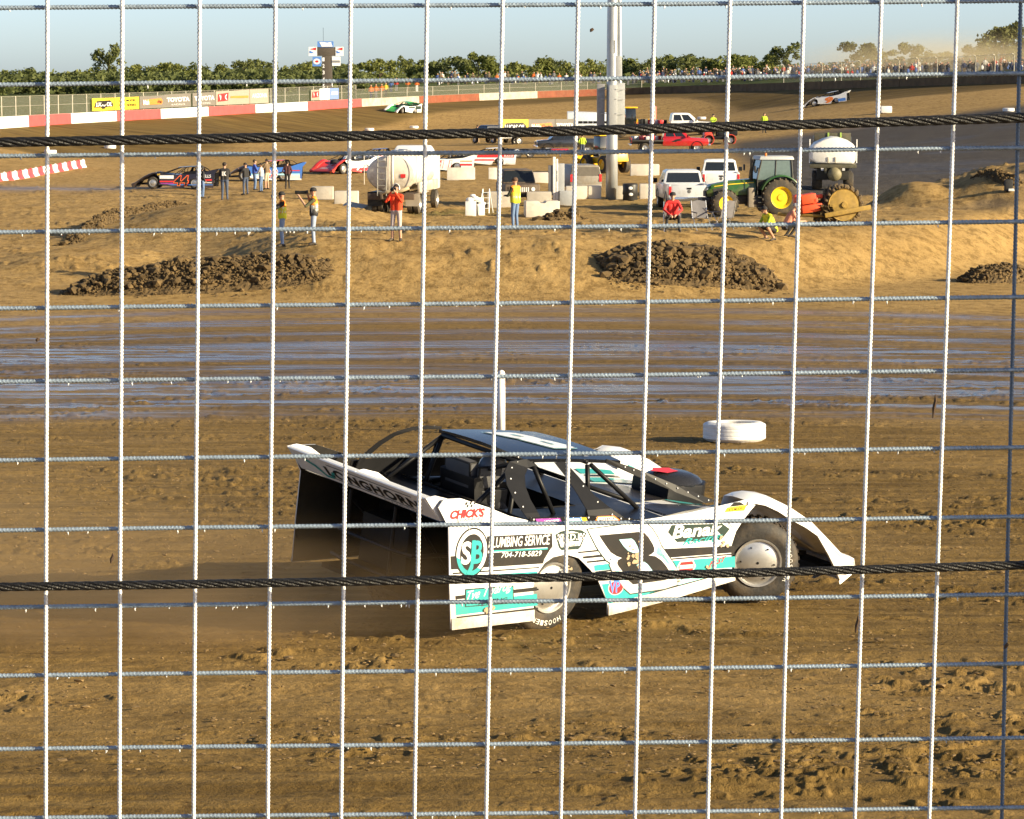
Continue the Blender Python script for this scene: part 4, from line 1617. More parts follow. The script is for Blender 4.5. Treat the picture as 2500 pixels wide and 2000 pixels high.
ORD = ['first', 'second', 'third', 'fourth', 'fifth', 'sixth', 'seventh', 'eighth', 'ninth', 'tenth', 'eleventh', 'twelfth', 'thirteenth', 'fourteenth', 'fifteenth', 'sixteenth', 'seventeenth', 'eighteenth',
       'nineteenth', 'twentieth']
tr_ = random.Random(21)
# skyline of the wood: picture x, y of the crown tops
line = [(10, 172), (55, 172), (100, 174), (150, 170), (205, 166), (255, 172), (330, 165), (355, 160), (415, 156), (460, 152), (500, 162), (545, 154), (590, 150), (640, 150), (690, 168), (740, 150), (770, 160), (850, 150), (880, 155),
        (930, 146), (985, 140), (1010, 144), (1060, 152), (1100, 146), (1165, 128), (1195, 140), (1245, 160), (1270, 152), (1320, 140), (1360, 148), (1400, 152), (1440, 138), (1530, 142), (1570, 150), (1610, 134), (1650, 142), (1695, 136), (1730, 140),
        (1770, 142), (1815, 138), (1850, 140), (1880, 138)]
runs = {}
for i, (px, yt) in enumerate(line):
    where = 'left of the scoring tower' if px < 797 else ('between the scoring tower and the light pole' if px < 1490 else 'right of the light pole')
    k = runs.get(where, 0)
    runs[where] = k + 1
    hgt = tr_.uniform(7.0, 10.5)
    tree(px + tr_.uniform(-6, 6), yt + tr_.uniform(-7, 4), tr_.uniform(600, 680), hgt, tr_.choice([0, 1, 2, 4, 3, 5, 0]), tr_.choice([0, 0, 1]),
         '%s treeline tree %s, counting from the left' % (ORD[k % 20], where), wide=tr_.uniform(.85, 1.2))
tree(272, 102, 560, 10.5, 5, 1, 'tall thin see-through tree sticking up above the left part of the treeline')
tree(1915, 100, 520, 7.6, 5, 1, 'slender ragged tree right of the tractor, above the crowd', wide=1.3)
tree(2095, 104, 470, 6.8, 4, 2, 'broad dusty tree above the crowd, left of the round one', wide=1.15)
tree(2155, 122, 475, 5.2, 0, 2, 'smaller dusty tree leaning against the broad one above the crowd', wide=1.2)
tree(2218, 106, 460, 6.0, 2, 2, 'round dusty tree standing alone above the crowd', wide=.95)
tree(2282, 124, 520, 5.6, 0, 2, 'pale tree half lost in the dust cloud', wide=1.3)
tree(2372, 98, 450, 5.6, 5, 2, 'small spindly tree left of the big dusty trees at the right edge', wide=1.2)
tree(2402, 96, 455, 5.6, 5, 2, 'second spindly tree beside the big dusty trees at the right edge')
tree(2440, 66, 440, 8.6, 4, 2, 'big feathery tree in the dust near the right edge', wide=1.0)
tree(2500, 56, 445, 9.6, 1, 2, 'tallest dusty tree cut off by the right edge', wide=1.1)
tree(2575, 58, 450, 9.6, 4, 2, 'dusty tree just past the right edge')
# the wood behind reads as one mass
vs, fs = [], []
wr = random.Random(3)
wood_c = []
for i in range(420):
    px = wr.uniform(-300, 2800)
    yl = float(np.interp(px, [p for p, _ in line] + [2000, 2400, 2800], [y for _, y in line] + [146, 128, 120]))
    d = wr.uniform(690, 800)
    hh = wr.uniform(3, 5.2)
    p = at(px, yl + wr.uniform(2, 16), d)
    wood_c.append((p, hh))
for i in range(230):                             # undergrowth closing the foot of the wood
    px = wr.uniform(-300, 2800)
    d = wr.uniform(560, 620)
    p = at(px, wr.uniform(176, 186), d)
    wood_c.append((p, wr.uniform(1.8, 3.2)))
for i in range(260):                             # scrub behind the fence at the left
    px = wr.uniform(-200, 900)
    d = wr.uniform(430, 540)
    p = GX(px, d)
    hh = wr.uniform(1.0, 1.9)
    wood_c.append((p + Vector((0, 0, hh * 2)), hh))
for p, hh in wood_c:
    for k in range(85):
        dr_ = Vector((wr.gauss(0, 1), wr.gauss(0, 1), wr.gauss(0, 1))).normalized() * hh * wr.uniform(.55, 1.0)
        q = p + Vector((dr_.x * 1.1, dr_.y, dr_.z - hh))
        u = Vector((wr.gauss(0, 1), wr.gauss(0, 1), wr.gauss(0, .7))).normalized()
        w = u.cross(Vector((wr.gauss(0, 1), wr.gauss(0, 1), wr.gauss(0, 1)))).normalized()
        s = wr.uniform(.25, .6)
        o = len(vs)
        vs += [tuple(q - u * s), tuple(q - w * s * .6), tuple(q + u * s), tuple(q + w * s * .6)]
        fs.append((o, o + 1, o + 2, o + 3))
me = bpy.data.meshes.new('far_wood')
me.from_pydata(vs, [], fs)
me.materials.append(leafs[1])
o = bpy.data.objects.new('far_wood', me)
COL.objects.link(o)
tag(o, 'dense green wood along the horizon behind the nearer trees', 'wood', kind='stuff')

# ------------------------------------------------------------------ crowd on the hill and loose spectators
CLOTH = [mat('cloth %s' % k, c, .85, var=.1) for k, c in dict(black=(.02, .02, .022), navy=(.03, .04, .09), grey=(.16, .16, .17), white=(.7, .7, .68), red=(.45, .04, .03), orange=(.70, .16, .03), blue=(.08, .14, .36),
                                                              tan=(.16, .12, .075), brown=(.05, .032, .02), yellow=(.7, .5, .05)).items()]
skin_m = mat('skin', (.45, .26, .17), .6, var=.05)
crowd = MB()
cr = random.Random(9)


def small_person(mb, p, sit, c, leg, h=1.0):
    z = p.z
    if sit:
        mb.ball((p.x, p.y, z + .75 * h), (.20, .17, .36), c, 6, 5)
        mb.ball((p.x, p.y, z + 1.22 * h), .115, len(CLOTH) if cr.random() < .35 else cr.choice([0, 1, 8, 8, 0, 3]), 6, 5)
        mb.box((p.x, p.y - .25, z + .42 * h), (.36, .45, .16), leg)
        mb.box((p.x, p.y - .42, z + .2 * h), (.32, .14, .4), leg)
    else:
        mb.box((p.x - .09, p.y, z + .4 * h), (.14, .16, .84), leg)
        mb.box((p.x + .09, p.y, z + .4 * h), (.14, .16, .84), leg)
        mb.ball((p.x, p.y, z + 1.12 * h), (.23, .15, .38), c, 6, 5)
        mb.tube([(p.x - .24, p.y, z + 1.36 * h), (p.x - .28, p.y - .05, z + .85 * h)], [.06, .045], 5, c)
        mb.tube([(p.x + .24, p.y, z + 1.36 * h), (p.x + .28, p.y - .05, z + .85 * h)], [.06, .045], 5, c)
        mb.ball((p.x, p.y, z + 1.62 * h), .12, len(CLOTH), 6, 5)


def hill_z(px, py, d):
    p = at(px, py, d)
    return p


for i in range(520):
    px = cr.uniform(1560, 2560)
    base = float(np.interp(px, [1560, 1900, 2160, 2420, 2560], [200, 193, 184, 177, 174]))
    k = cr.random()
    d = float(np.interp(px, [1560, 1900, 2160, 2500], [446, 412, 382, 362])) + 34 * k
    py = base - 14 * k
    p = at(px, py, d)
    p.z -= .3
    small_person(crowd, p, cr.random() < .72, cr.choice([0, 0, 0, 0, 0, 1, 1, 1, 2, 3, 4, 6, 7, 8, 8, 8, 8]), cr.choice([0, 1, 1, 2, 7]))
for i in range(60):
    px = cr.uniform(1060, 1560)
    d = cr.uniform(446, 470)
    p = at(px, cr.uniform(194, 202), d)
    p.z -= .4
    small_person(crowd, p, cr.random() < .5, cr.choice([0, 1, 2, 3, 3, 5, 6, 7]), cr.choice([0, 1, 2, 7]))
o = crowd.build('crowd', CLOTH + [skin_m])
tag(o, 'dense crowd of seated and standing spectators on the hill behind the far wall', 'crowd', kind='stuff')
spec = [(906, 240, 5, 1, 'spectator in orange standing behind the fence nearest the scoring tower'), (918, 238, 5, 2, 'spectator in orange and grey legs second from the tower behind the fence'),
        (932, 237, 5, 7, 'spectator in orange third from the tower behind the fence'), (942, 234, 9, 0, 'spectator in yellow behind the fence above the pale wall section'),
        (955, 224, 6, 1, 'spectator in blue on the grass behind the pale wall section'), (968, 222, 4, 2, 'spectator in red on the grass behind the green car'),
        (996, 222, 5, 7, 'spectator in orange on the grass right of the red one'), (1018, 223, 5, 3, 'spectator in orange standing with white bags on the grass')]
for px, py, c, lg, lab in spec:
    d = 372 + (px - 900) * .25
    mb = MB()
    p = at(px, py, d)
    small_person(mb, Vector((0, 0, 0)), False, c, lg)
    o = mb.build('person', CLOTH + [skin_m], loc=p)
    tag(o, lab, 'person', 'spectators on the grass behind the far fence')

# ------------------------------------------------------------------ heaps of dug clay
clod_m = mat('dark clay clods', (.10, .064, .024), .95, var=.45, scale=2.2, bump=.5, bscale=14)
_ico = []


def ico_variants():
    bm = bmesh.new()
    bmesh.ops.create_icosphere(bm, subdivisions=1, radius=1)
    base = [v.co.copy() for v in bm.verts]
    fs = [tuple(v.index for v in f.verts) for f in bm.faces]
    bm.free()
    r = random.Random(4)
    for k in range(14):
        vs = []
        sx, sy, sz = r.uniform(.7, 1.3), r.uniform(.7, 1.3), r.uniform(.55, 1)
        for c in base:
            j = r.uniform(.62, 1.2)
            vs.append((c.x * j * sx, c.y * j * sy, c.z * j * sz))
        _ico.append((vs, fs))


ico_variants()


def heap(label, p0, p1, width, height, nclod, cs=(.05, .2), seed=1, sharp=1.0):
    """ridge of clods between two points on the ground"""
    r = random.Random(seed)
    root = thing('dirt_pile', label, 'dirt pile', ((p0 + p1) / 2), group='heaps of dug clay in the infield')
    o0 = root.location.copy()
    ax = Vector((p1.x - p0.x, p1.y - p0.y, 0))
    L = ax.length
    ax /= L
    sd = Vector((-ax.y, ax.x, 0))

    rng = np.random.default_rng(seed)

    def hh(u, v):                               # u along 0..1, v across -1..1
        e = np.maximum(0.0, 1 - np.abs(2 * u - 1) ** 3)
        n_ = .75 + .5 * fbm(u * L * .55, v * 1.2 + seed, seed, 3)
        return height * e ** .7 * np.maximum(0.0, 1 - np.abs(v) ** 1.6) ** sharp * n_

    def plan(u, v):
        w = v * width * (.75 + .25 * np.sin(PI * np.clip(u, 0, 1)))
        return p0.x + ax.x * u * L + sd.x * w, p0.y + ax.y * u * L + sd.y * w
    NU, NV = int(L * 12) + 6, 40
    U, V = np.meshgrid(np.linspace(0, 1, NU + 1), np.linspace(-1, 1, NV + 1), indexing='ij')
    X, Y = plan(U, V)
    Z = ground_z(X, Y) - .10 + hh(U, V) * 1.05 + rng.uniform(-.05, .07, U.shape) * np.minimum(1, 3 * (1 - np.abs(V)))
    mb = MB()
    mb.loft([[(X[i, j] - o0.x, Y[i, j] - o0.y, Z[i, j] - o0.z) for j in range(NV + 1)] for i in range(NU + 1)])
    mb.build('mound', clod_m, root)
    vs, fs = [], []
    u, v = rng.uniform(-.02, 1.02, nclod), rng.normal(0, .66, nclod)
    k = np.abs(v) < 1.6
    u, v = u[k], v[k]
    X, Y = plan(u, v)
    Z = ground_z(X, Y) - .02 + np.where((np.abs(v) < 1) & (u > 0) & (u < 1), hh(np.clip(u, 0, 1), np.clip(v, -1, 1)) * 1.03, 0)
    for x0, y0, z0, v0 in zip(X, Y, Z, v):
        s = (1 if abs(v0) < .8 else .55) * r.uniform(*cs) * (.7 if r.random() < .86 else r.uniform(1.2, 2.6))
        iv, if_ = _ico[r.randrange(len(_ico))]
        a = r.uniform(0, 6.28)
        ca, sa = math.cos(a) * s, math.sin(a) * s
        o = len(vs)
        xx, yy, zz_ = x0 - o0.x, y0 - o0.y, z0 - o0.z + .2 * s
        vs += [(xx + x * ca - y * sa, yy + x * sa + y * ca, zz_ + s * zz) for x, y, zz in iv]
        fs += [tuple(i + o for i in f) for f in if_]
    me = bpy.data.meshes.new('clods')
    me.from_pydata(vs, [], fs)
    me.materials.append(clod_m)
    o = bpy.data.objects.new('clods', me)
    COL.objects.link(o)
    o.parent = root
    o['kind'] = 'stuff'


heap('long dark heap of clods at the front edge of the infield, left of the photographers', GX(165, 90.5), GX(800, 90.5), 1.45, .85, 5600, (.02, .085), 3)
heap('rocky brown heap of clods on the berm face below the tractor', GX(1475, 91.0), GX(1890, 92.0), 1.7, .70, 4600, (.02, .10), 4)
heap('low crumbly ridge of clods left of the onlookers on the mound', G(175, 592), G(445, 500), .75, .55, 1500, (.02, .08), 5)
heap('patchy heap of clods at the right end of the berm', GX(2350, 95), GX(2520, 96), 1.0, .55, 420, (.02, .08), 6)
heap('small heap of clods on the crest of the grey mound at the right', G(2380, 436), G(2485, 452), .6, .25, 260, (.03, .09), 7)
heap('small clod heap at the end of the bright concrete block', GX(1330, 134), GX(1415, 136), .8, .45, 260, (.05, .13), 8)

# loose clods on the near track
vs, fs = [], []
lr = random.Random(12)
_y = 17 + 34 * RNG.random(9000) ** 1.3
_x = RNG.uniform(-.21, .21, 9000) * _y
_k = (fbm(_x * .22, (_y + .02 * _x * _x) * .45, 50, 3) > .47) | (RNG.random(9000) < .3)
_x, _y = _x[_k], _y[_k]
for x, y, z in zip(_x, _y, ground_z(_x, _y) + .03):
    s = lr.uniform(.006, .016) * (1 if lr.random() < .96 else 2.0)
    iv, if_ = _ico[lr.randrange(len(_ico))]
    a = lr.uniform(0, 6.28)
    ca, sa = math.cos(a), math.sin(a)
    o = len(vs)
    vs += [(x + 1.4 * s * (u * ca - v * sa), y + s * (u * sa + v * ca), z + s * w * .6) for u, v, w in iv]
    fs += [tuple(i + o for i in f) for f in if_]
me = bpy.data.meshes.new('loose_clods')
me.from_pydata(vs, [], fs)
me.materials.append(mat('track clods', (.18, .115, .045), .95, var=.4, scale=3, bump=.4))
o = bpy.data.objects.new('loose_clods', me)
COL.objects.link(o)
tag(o, 'small loose clods of clay scattered over the near track', 'dirt', kind='stuff')

# ------------------------------------------------------------------ track markers
tyre_w = mat('white painted tyre', (.80, .79, .77), .55, var=.07, scale=5, bump=.2, dirt=.4)


def tyre_marker(label, p, R, h, seg=36, tilt=(0, 0, 0), m=None):
    t = MB()
    prof = [(R * .62, .03 * h), (R * .66, 0), (R * .86, 0), (R * .96, .10 * h)]
    for k in range(4):
        z = .16 + .19 * k
        prof += [(R, z * h), (R, (z + .13) * h), (R * .985, (z + .145) * h), (R * .985, (z + .175) * h)]
    prof += [(R * .96, .92 * h), (R * .86, h), (R * .68, h), (R * .62, .96 * h), (R * .66, .8 * h), (R * .8, .5 * h), (R * .66, .2 * h)]
    t.lathe(prof, seg, 0, None, close=True)
    o = t.build('tyre_marker', m or tyre_w, loc=p, rot=tilt, angle=30)
    return tag(o, label, 'tyre', 'white tyres marking the edge of the track')


mk = G(1795, 1082)
mk.y += .2
tyre_marker('big white painted tyre lying on the track behind the white and teal race car', mk, .505, .31, 48, (-.05, 0, 0))
for px, py, lab in ((123, 377, 'white marker tyre farthest left on the far track edge'), (269, 364, 'white marker tyre on the far track edge below the yellow banners'), (679, 331, 'white marker tyre on the far track edge left of the tower'),
                    (902, 320, 'white marker tyre below the green car'), (1011, 314, 'white marker tyre just right of the green car'), (1713, 292, 'white marker tyre near the flag workers'),
                    (2462, 273, 'white marker tyre at the right edge of the far bank')):
    p = G(px, py)
    tyre_marker(lab, p, .52, .32, 20)
p = G(2163, 277)
b_ = MB()
b_.box((0, 0, .33), (1.05, .75, .66))
tag(b_.build('foam_block', tyre_w, loc=p, bevel=.12), 'big white rounded marker block on the far bank', 'block')
pm = MB()
pm.tube([(0, 0, -.2), (0, 0, 1.02)], .065, 14)
pm.tube([(0, 0, 1.0), (0, 0, 1.06), (0, 0, 1.08)], [.065, .05, .01], 14)
pb = G(1224, 1062)
post = tag(pm.build('marker_post', mat('white plastic post', (.82, .80, .78), .45, var=.06, dirt=.25), loc=pb, smooth=True), 'slim white marker post standing behind the race car roof', 'post')
pm = MB()
for k in range(7):
    a = .2
    pm.box((.055, -.045, .82 + .022 * k), (.004, .02, .01), 0, Matrix.Rotation(.7, 4, 'Z'))
pm.build('reflector', org_p, post)

# ------------------------------------------------------------------ concrete
conc = mat('grey concrete', (.46, .42, .36), .85, var=.16, scale=2, bump=.3, dirt=.25)  # for the shaded blocks, their shade put into a darker grey
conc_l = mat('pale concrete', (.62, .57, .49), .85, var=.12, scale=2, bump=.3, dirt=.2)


def block(label, px0, px1, d, h, depth=.75, rz=0.0, m=None, lift=0.0, kind='plain', nm='concrete_block'):
    x0, x1 = (px0 - 1250) / F * d, (px1 - 1250) / F * d
    w = abs(x1 - x0)
    z = gz((x0 + x1) / 2, d) + lift
    mb = MB()
    if kind == 'jersey':
        prof = [(-.30, 0), (.30, 0), (.30, .08), (.16, .34), (.09, h), (-.09, h), (-.16, .34), (-.30, .08)]
        mb.prism(prof, lambda y, q: (-w / 2, y, q), lambda y, q: (w / 2, y, q))
    elif kind == 'notch':
        prof = [(-w / 2, 0), (w / 2, 0), (w / 2, h), (w * .12, h), (w * .06, h - .1), (-w * .06, h - .1), (-w * .12, h), (-w / 2, h)]
        mb.prism(prof, lambda x, q: (x, -depth / 2, q), lambda x, q: (x, depth / 2, q))
    else:
        mb.box((0, 0, h / 2), (w, depth, h))
    o = mb.build(nm, m or conc, loc=((x0 + x1) / 2, d, z - .04), rot=(0, 0, rz), bevel=.05 if kind == 'plain' else .025)
    return tag(o, label, 'concrete block', 'concrete blocks and barriers in the infield')


block('pale jersey barrier standing alone right of the water tanker', 1092, 1160, 186, .82, kind='jersey', m=conc_l)
block('short piece of barrier left of the old jeep', 1193, 1213, 186, .82, kind='jersey', m=conc_l)
block('pale ribbed block behind the right side of the old jeep', 1297, 1338, 180, .72, m=conc_l)
block('square boulder-like block just right of the grey cabinet', 1381, 1433, 157, .78, m=conc_l)
block('block touching the light pole on its left', 1436, 1467, 157.5, .78, m=conc_l)
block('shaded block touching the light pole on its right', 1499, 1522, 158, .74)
block('pale block between the black barrel and the nearer white pickup', 1561, 1600, 158, .86, m=conc_l)
block('pitted block between the nearer white pickup and the tractor', 1686, 1719, 150, .95, m=conc_l)
block('long pale block in the back row right of the light pole', 1538, 1608, 194, .8, m=conc_l)
block('pale block in the back row left of the light pole', 1434, 1463, 190, .75, m=conc_l)
block('bright notched concrete block beside the man in the yellow vest', 1281, 1364, 139, .78, .9, .12, conc_l, kind='notch')
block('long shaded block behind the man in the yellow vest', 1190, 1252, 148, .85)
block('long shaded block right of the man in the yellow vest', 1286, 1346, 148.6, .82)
block('shaded block with a bright end left of the water tanker', 818, 876, 152, .72, m=conc_l)
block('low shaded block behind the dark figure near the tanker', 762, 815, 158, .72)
s2 = block('pale tilted slab lying on the slope left of the water tanker', 838, 893, 143, .34, .9, -.25, conc_l, .05)
s2.rotation_euler = (.25, .16, -.35)

# red and white plastic barriers at the left
kr = [mat('red plastic barrier', (.60, .06, .07), .5, dirt=.3), mat('white plastic barrier', (.8, .79, .77), .5, dirt=.3)]
A, B = G(-70, 454), G(205, 409)
n = 22
for i in range(n):
    p = A.lerp(B, (i + .5) / n)
    L = (B - A).length / n
    p.z = gz(p.x, p.y)
    mb = MB()
    prof = [(-.22, 0), (.22, 0), (.2, .08), (.1, .22), (.07, .54), (-.07, .54), (-.1, .22), (-.2, .08)]
    mb.prism(prof, lambda y, q: (-L * .49, y, q), lambda y, q: (L * .49, y, q))
    mb.box((L * .3, 0, .57), (.1, .1, .07))
    o = mb.build('plastic_barrier', kr[i % 2], loc=p, rot=(0, 0, math.atan2(B.y - A.y, B.x - A.x)))
    col = ('red', 'white')[i % 2]
    tag(o, '%s %s plastic barrier in the row at the left edge, counting from its near end' % (ORD[i // 2], col), 'barrier', 'red and white plastic barriers')

# ------------------------------------------------------------------ light pole
pole_m = mat('galvanised pole steel', (.46, .48, .49), .38, .55, var=.08, scale=1.5)
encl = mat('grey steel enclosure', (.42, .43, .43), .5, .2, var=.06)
pb = GX(1493, 157)
lp = thing('light_pole', 'tall grey steel light pole with boxes strapped round it in the infield', 'light pole', pb)
k_ = 157 / F
MB().tube([(0, 0, -.3), (0, 0, 3), (0, 0, 9), (0.06, 0, 18), (.12, 0, 30)], [.33, .32, .30, .27, .24], 24).build('shaft', pole_m, lp, smooth=True)
MB().tube([(.42, 0, 3.9), (.42, 0, 6.3), (.36, .0, 12), (.40, 0, 26)], [.13, .13, .12, .10], 14).build('conduit', pole_m, lp, smooth=True)
zb, zt = (485 - 312) * k_, (485 - 205) * k_
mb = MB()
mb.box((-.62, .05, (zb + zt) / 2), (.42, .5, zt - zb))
mb.build('box', mat('shaded enclosure steel', (.25, .25, .26), .55, .2), lp, bevel=.02)  # shade on the left box put into a darker steel
mb = MB()
mb.box((.04, -.36, (zb + zt) / 2 - .05), (.44, .36, zt - zb))
mb.build('box', encl, lp, bevel=.02)
mb = MB()
mb.box((.44, .0, (zb + zt) / 2 + .1), (.5, .45, zt - zb - .1))
mb.build('box', encl, lp, bevel=.02)
mb = MB()
mb.box((.36, -.1, 7.2), (.32, .3, 1.3))
mb.build('junction_box', encl, lp, bevel=.02)
for z in (zb + .8, zb + 1.6, zt - .3):
    MB().tube([(-.62, -.26, z), (-.2, -.42, z), (.2, -.56, z), (.7, -.3, z)], .018, 5).build('strap', pole_m, lp)
mb = MB()
mb.tube([(-.1, -.3, 8.0), (-.1, -.3, 8.7)], .02, 6)
mb.tube([(.12, -.3, 8.0), (.12, -.3, 8.7)], .02, 6)
mb.build('bracket', mat('dark bracket', (.1, .1, .1), .5), lp)

# grey electrical cabinet, meter post, ladder, scrap
p = GX(1362, 150)
cab_ = thing('electrical_cabinet', 'grey steel electrical cabinets with a tall white meter board among the blocks', 'cabinet', p)
for nm, x, y, w, h, z0, m in (('cabinet', .08, .1, .52, 2.2, 0, encl), ('cabinet', .42, -.12, .66, .78, 0, encl), ('meter_board', -.2, -.05, .14, 2.55, 0, tyre_w), ('meter_board', -.05, -.06, .10, 2.45, 0, tyre_w), ('door', -.36, .15, .3, 1.5, .6, mat('dark cabinet door', (.14, .14, .15), .6))):
    mb = MB()
    mb.box((x, y, z0 + h / 2), (w, .35 if nm != 'meter_board' else .06, h))
    mb.build(nm, m, cab_, bevel=.015)
dm = MB()
text_on(dm, 'MEASURE', lambda u, v, o_=0.0: (-.05 - v, -.095, 1.55 + u), 0, 0, .55, .05, 0, bold=.02)
dm.build('lettering', black_m, cab_)
p = GX(1187, 142)
lad = thing('step_ladder', 'white folding step ladder standing behind the white scrap', 'ladder', p)
lm = mat('white painted aluminium', (.78, .78, .77), .4)
for s in (-1, 1):
    MB().tube([(s * .24 - .1, -.35, 0), (s * .16, 0, 1.2)], .026, 6).build('rail', lm, lad)
    MB().tube([(s * .24 + .1, .38, 0), (s * .16, 0, 1.2)], .022, 6).build('rail', lm, lad)
for k in range(4):
    z = .24 + .26 * k
    MB().box((-.1 * (1 - z / 1.2), -.35 * (1 - z / 1.2), z), (.44 - .12 * z, .09, .025)).build('tread', lm, lad)
p = GX(1152, 139)
cr_ = thing('scrap_crate', 'white crate heaped with white bags and boards beside the ladder', 'crate', p)
MB().box((-.05, 0, .36), (.52, .6, .72)).build('box', tyre_w, cr_, bevel=.02)
MB().box((.42, .2, .30), (.3, .5, .55), 0, .3).build('board', tyre_w, cr_, bevel=.02)
for k, (x, y, z, r) in enumerate(((-.1, 0, .80, .2), (.16, .1, .86, .2), (.36, .2, .78, .22), (.05, .2, .98, .15), (.5, .25, .6, .18))):
    MB().ball((x, y, z), (r, r * .8, r * .55), 0, 10, 7).build('bag', tyre_w, cr_, smooth=True)
p = GX(1538, 156)
bar = thing('black_barrel', 'black crumpled barrel with pale stickers among the concrete blocks', 'barrel', p)
MB().lathe([(.38, 0), (.41, .05), (.39, .3), (.43, .34), (.40, .6), (.42, .85), (.38, .92), (.34, .9)], 20).build('drum', mat('black plastic drum', (.02, .02, .02), .5, bump=.3), bar, smooth=True)
for x, z in ((.0, .68), (.02, .34)):
    MB().ball((x, -.42, z), (.12, .02, .09), 0, 8, 5).build('sticker', tyre_w, bar)
p = G(2462, 470)
bag = thing('camera_bag', 'small black bag with pale straps standing on the grey mound', 'bag', p)
MB().box((0, 0, .24), (.34, .26, .48)).build('pouch', mat('black nylon', (.018, .018, .02), .8, bump=.3), bag, bevel=.06)
MB().box((.12, -.16, .06), (.3, .08, .1)).build('strap', tyre_w, bag, bevel=.02)
mb = MB()
mb.tube([(0, 0, 0), (0, 0, 2.9)], .16, 10)
p = GX(1596, 262)
tag(mb.build('marker_pole', mat('pink painted pole', (.75, .22, .18), .6), loc=(p.x, p.y, p.z), smooth=True), 'pink painted pole standing behind the red pickup', 'pole')

# ------------------------------------------------------------------ trucks, tractor and machines
glass = mat('dark tinted glass', (.015, .018, .020), .06, var=.05, spec=.7)
glass_l = mat('green tinted glass', (.10, .14, .13), .08, var=.1, spec=.7)
chrome = mat('chrome', (.7, .7, .7), .18, .9, var=.05)
tl_red = mat('red lamp lens', (.55, .03, .03), .25)
hl_m = mat('clear lamp lens', (.7, .7, .68), .15)
trub = mat('truck tyre rubber', (.045, .038, .030), .85, var=.3, scale=6, bump=.3, dirt=.7)


def tyre_wheel(par, x, y, z, R, w, s, rimm, seg=24, name='wheel', lugs=0, rim_r=.58, steer=0):
    e = bpy.data.objects.new(name, None)
    COL.objects.link(e)
    e.parent = par
    e.location = (x, y, z)
    e.rotation_euler = (0, 0, steer)
    M = Matrix.Rotation(PI / 2 if s < 0 else -PI / 2, 4, 'X')
    r0 = R * rim_r
    t = MB()
    t.lathe([(r0, -w), (R * .86, -w), (R, -w * .85), (R, -w * .15), (R * .88, 0), (r0 + .02, .01), (r0, -.03)], seg, 0, M, close=True)
    for k in range(lugs):
        a = 2 * PI * k / lugs
        for sd in (-1, 1):
            t.box((0, 0, 0), (R * .075, R * .10, w * .52), 0, M @ Matrix.Rotation(a + (PI / lugs if sd > 0 else 0), 4, 'Z') @ Matrix.Translation((R * 1.01, 0, -w / 2 + sd * w * .25)) @ Matrix.Rotation(sd * .6, 4, 'X'))
    t.build('tyre', trub, e, angle=40)
    MB().lathe([(.0, -.02 - w * .1), (r0 * .3, -.02 - w * .1), (r0 * .36, -w * .22), (r0 * .8, -w * .24), (r0 * .9, -.03), (r0 + .015, .012), (r0 + .015, -.02), (r0 * .9, -w * .5), (0, -w * .5)], seg, 0, M).build('rim', rimm, e, angle=35)
    return e


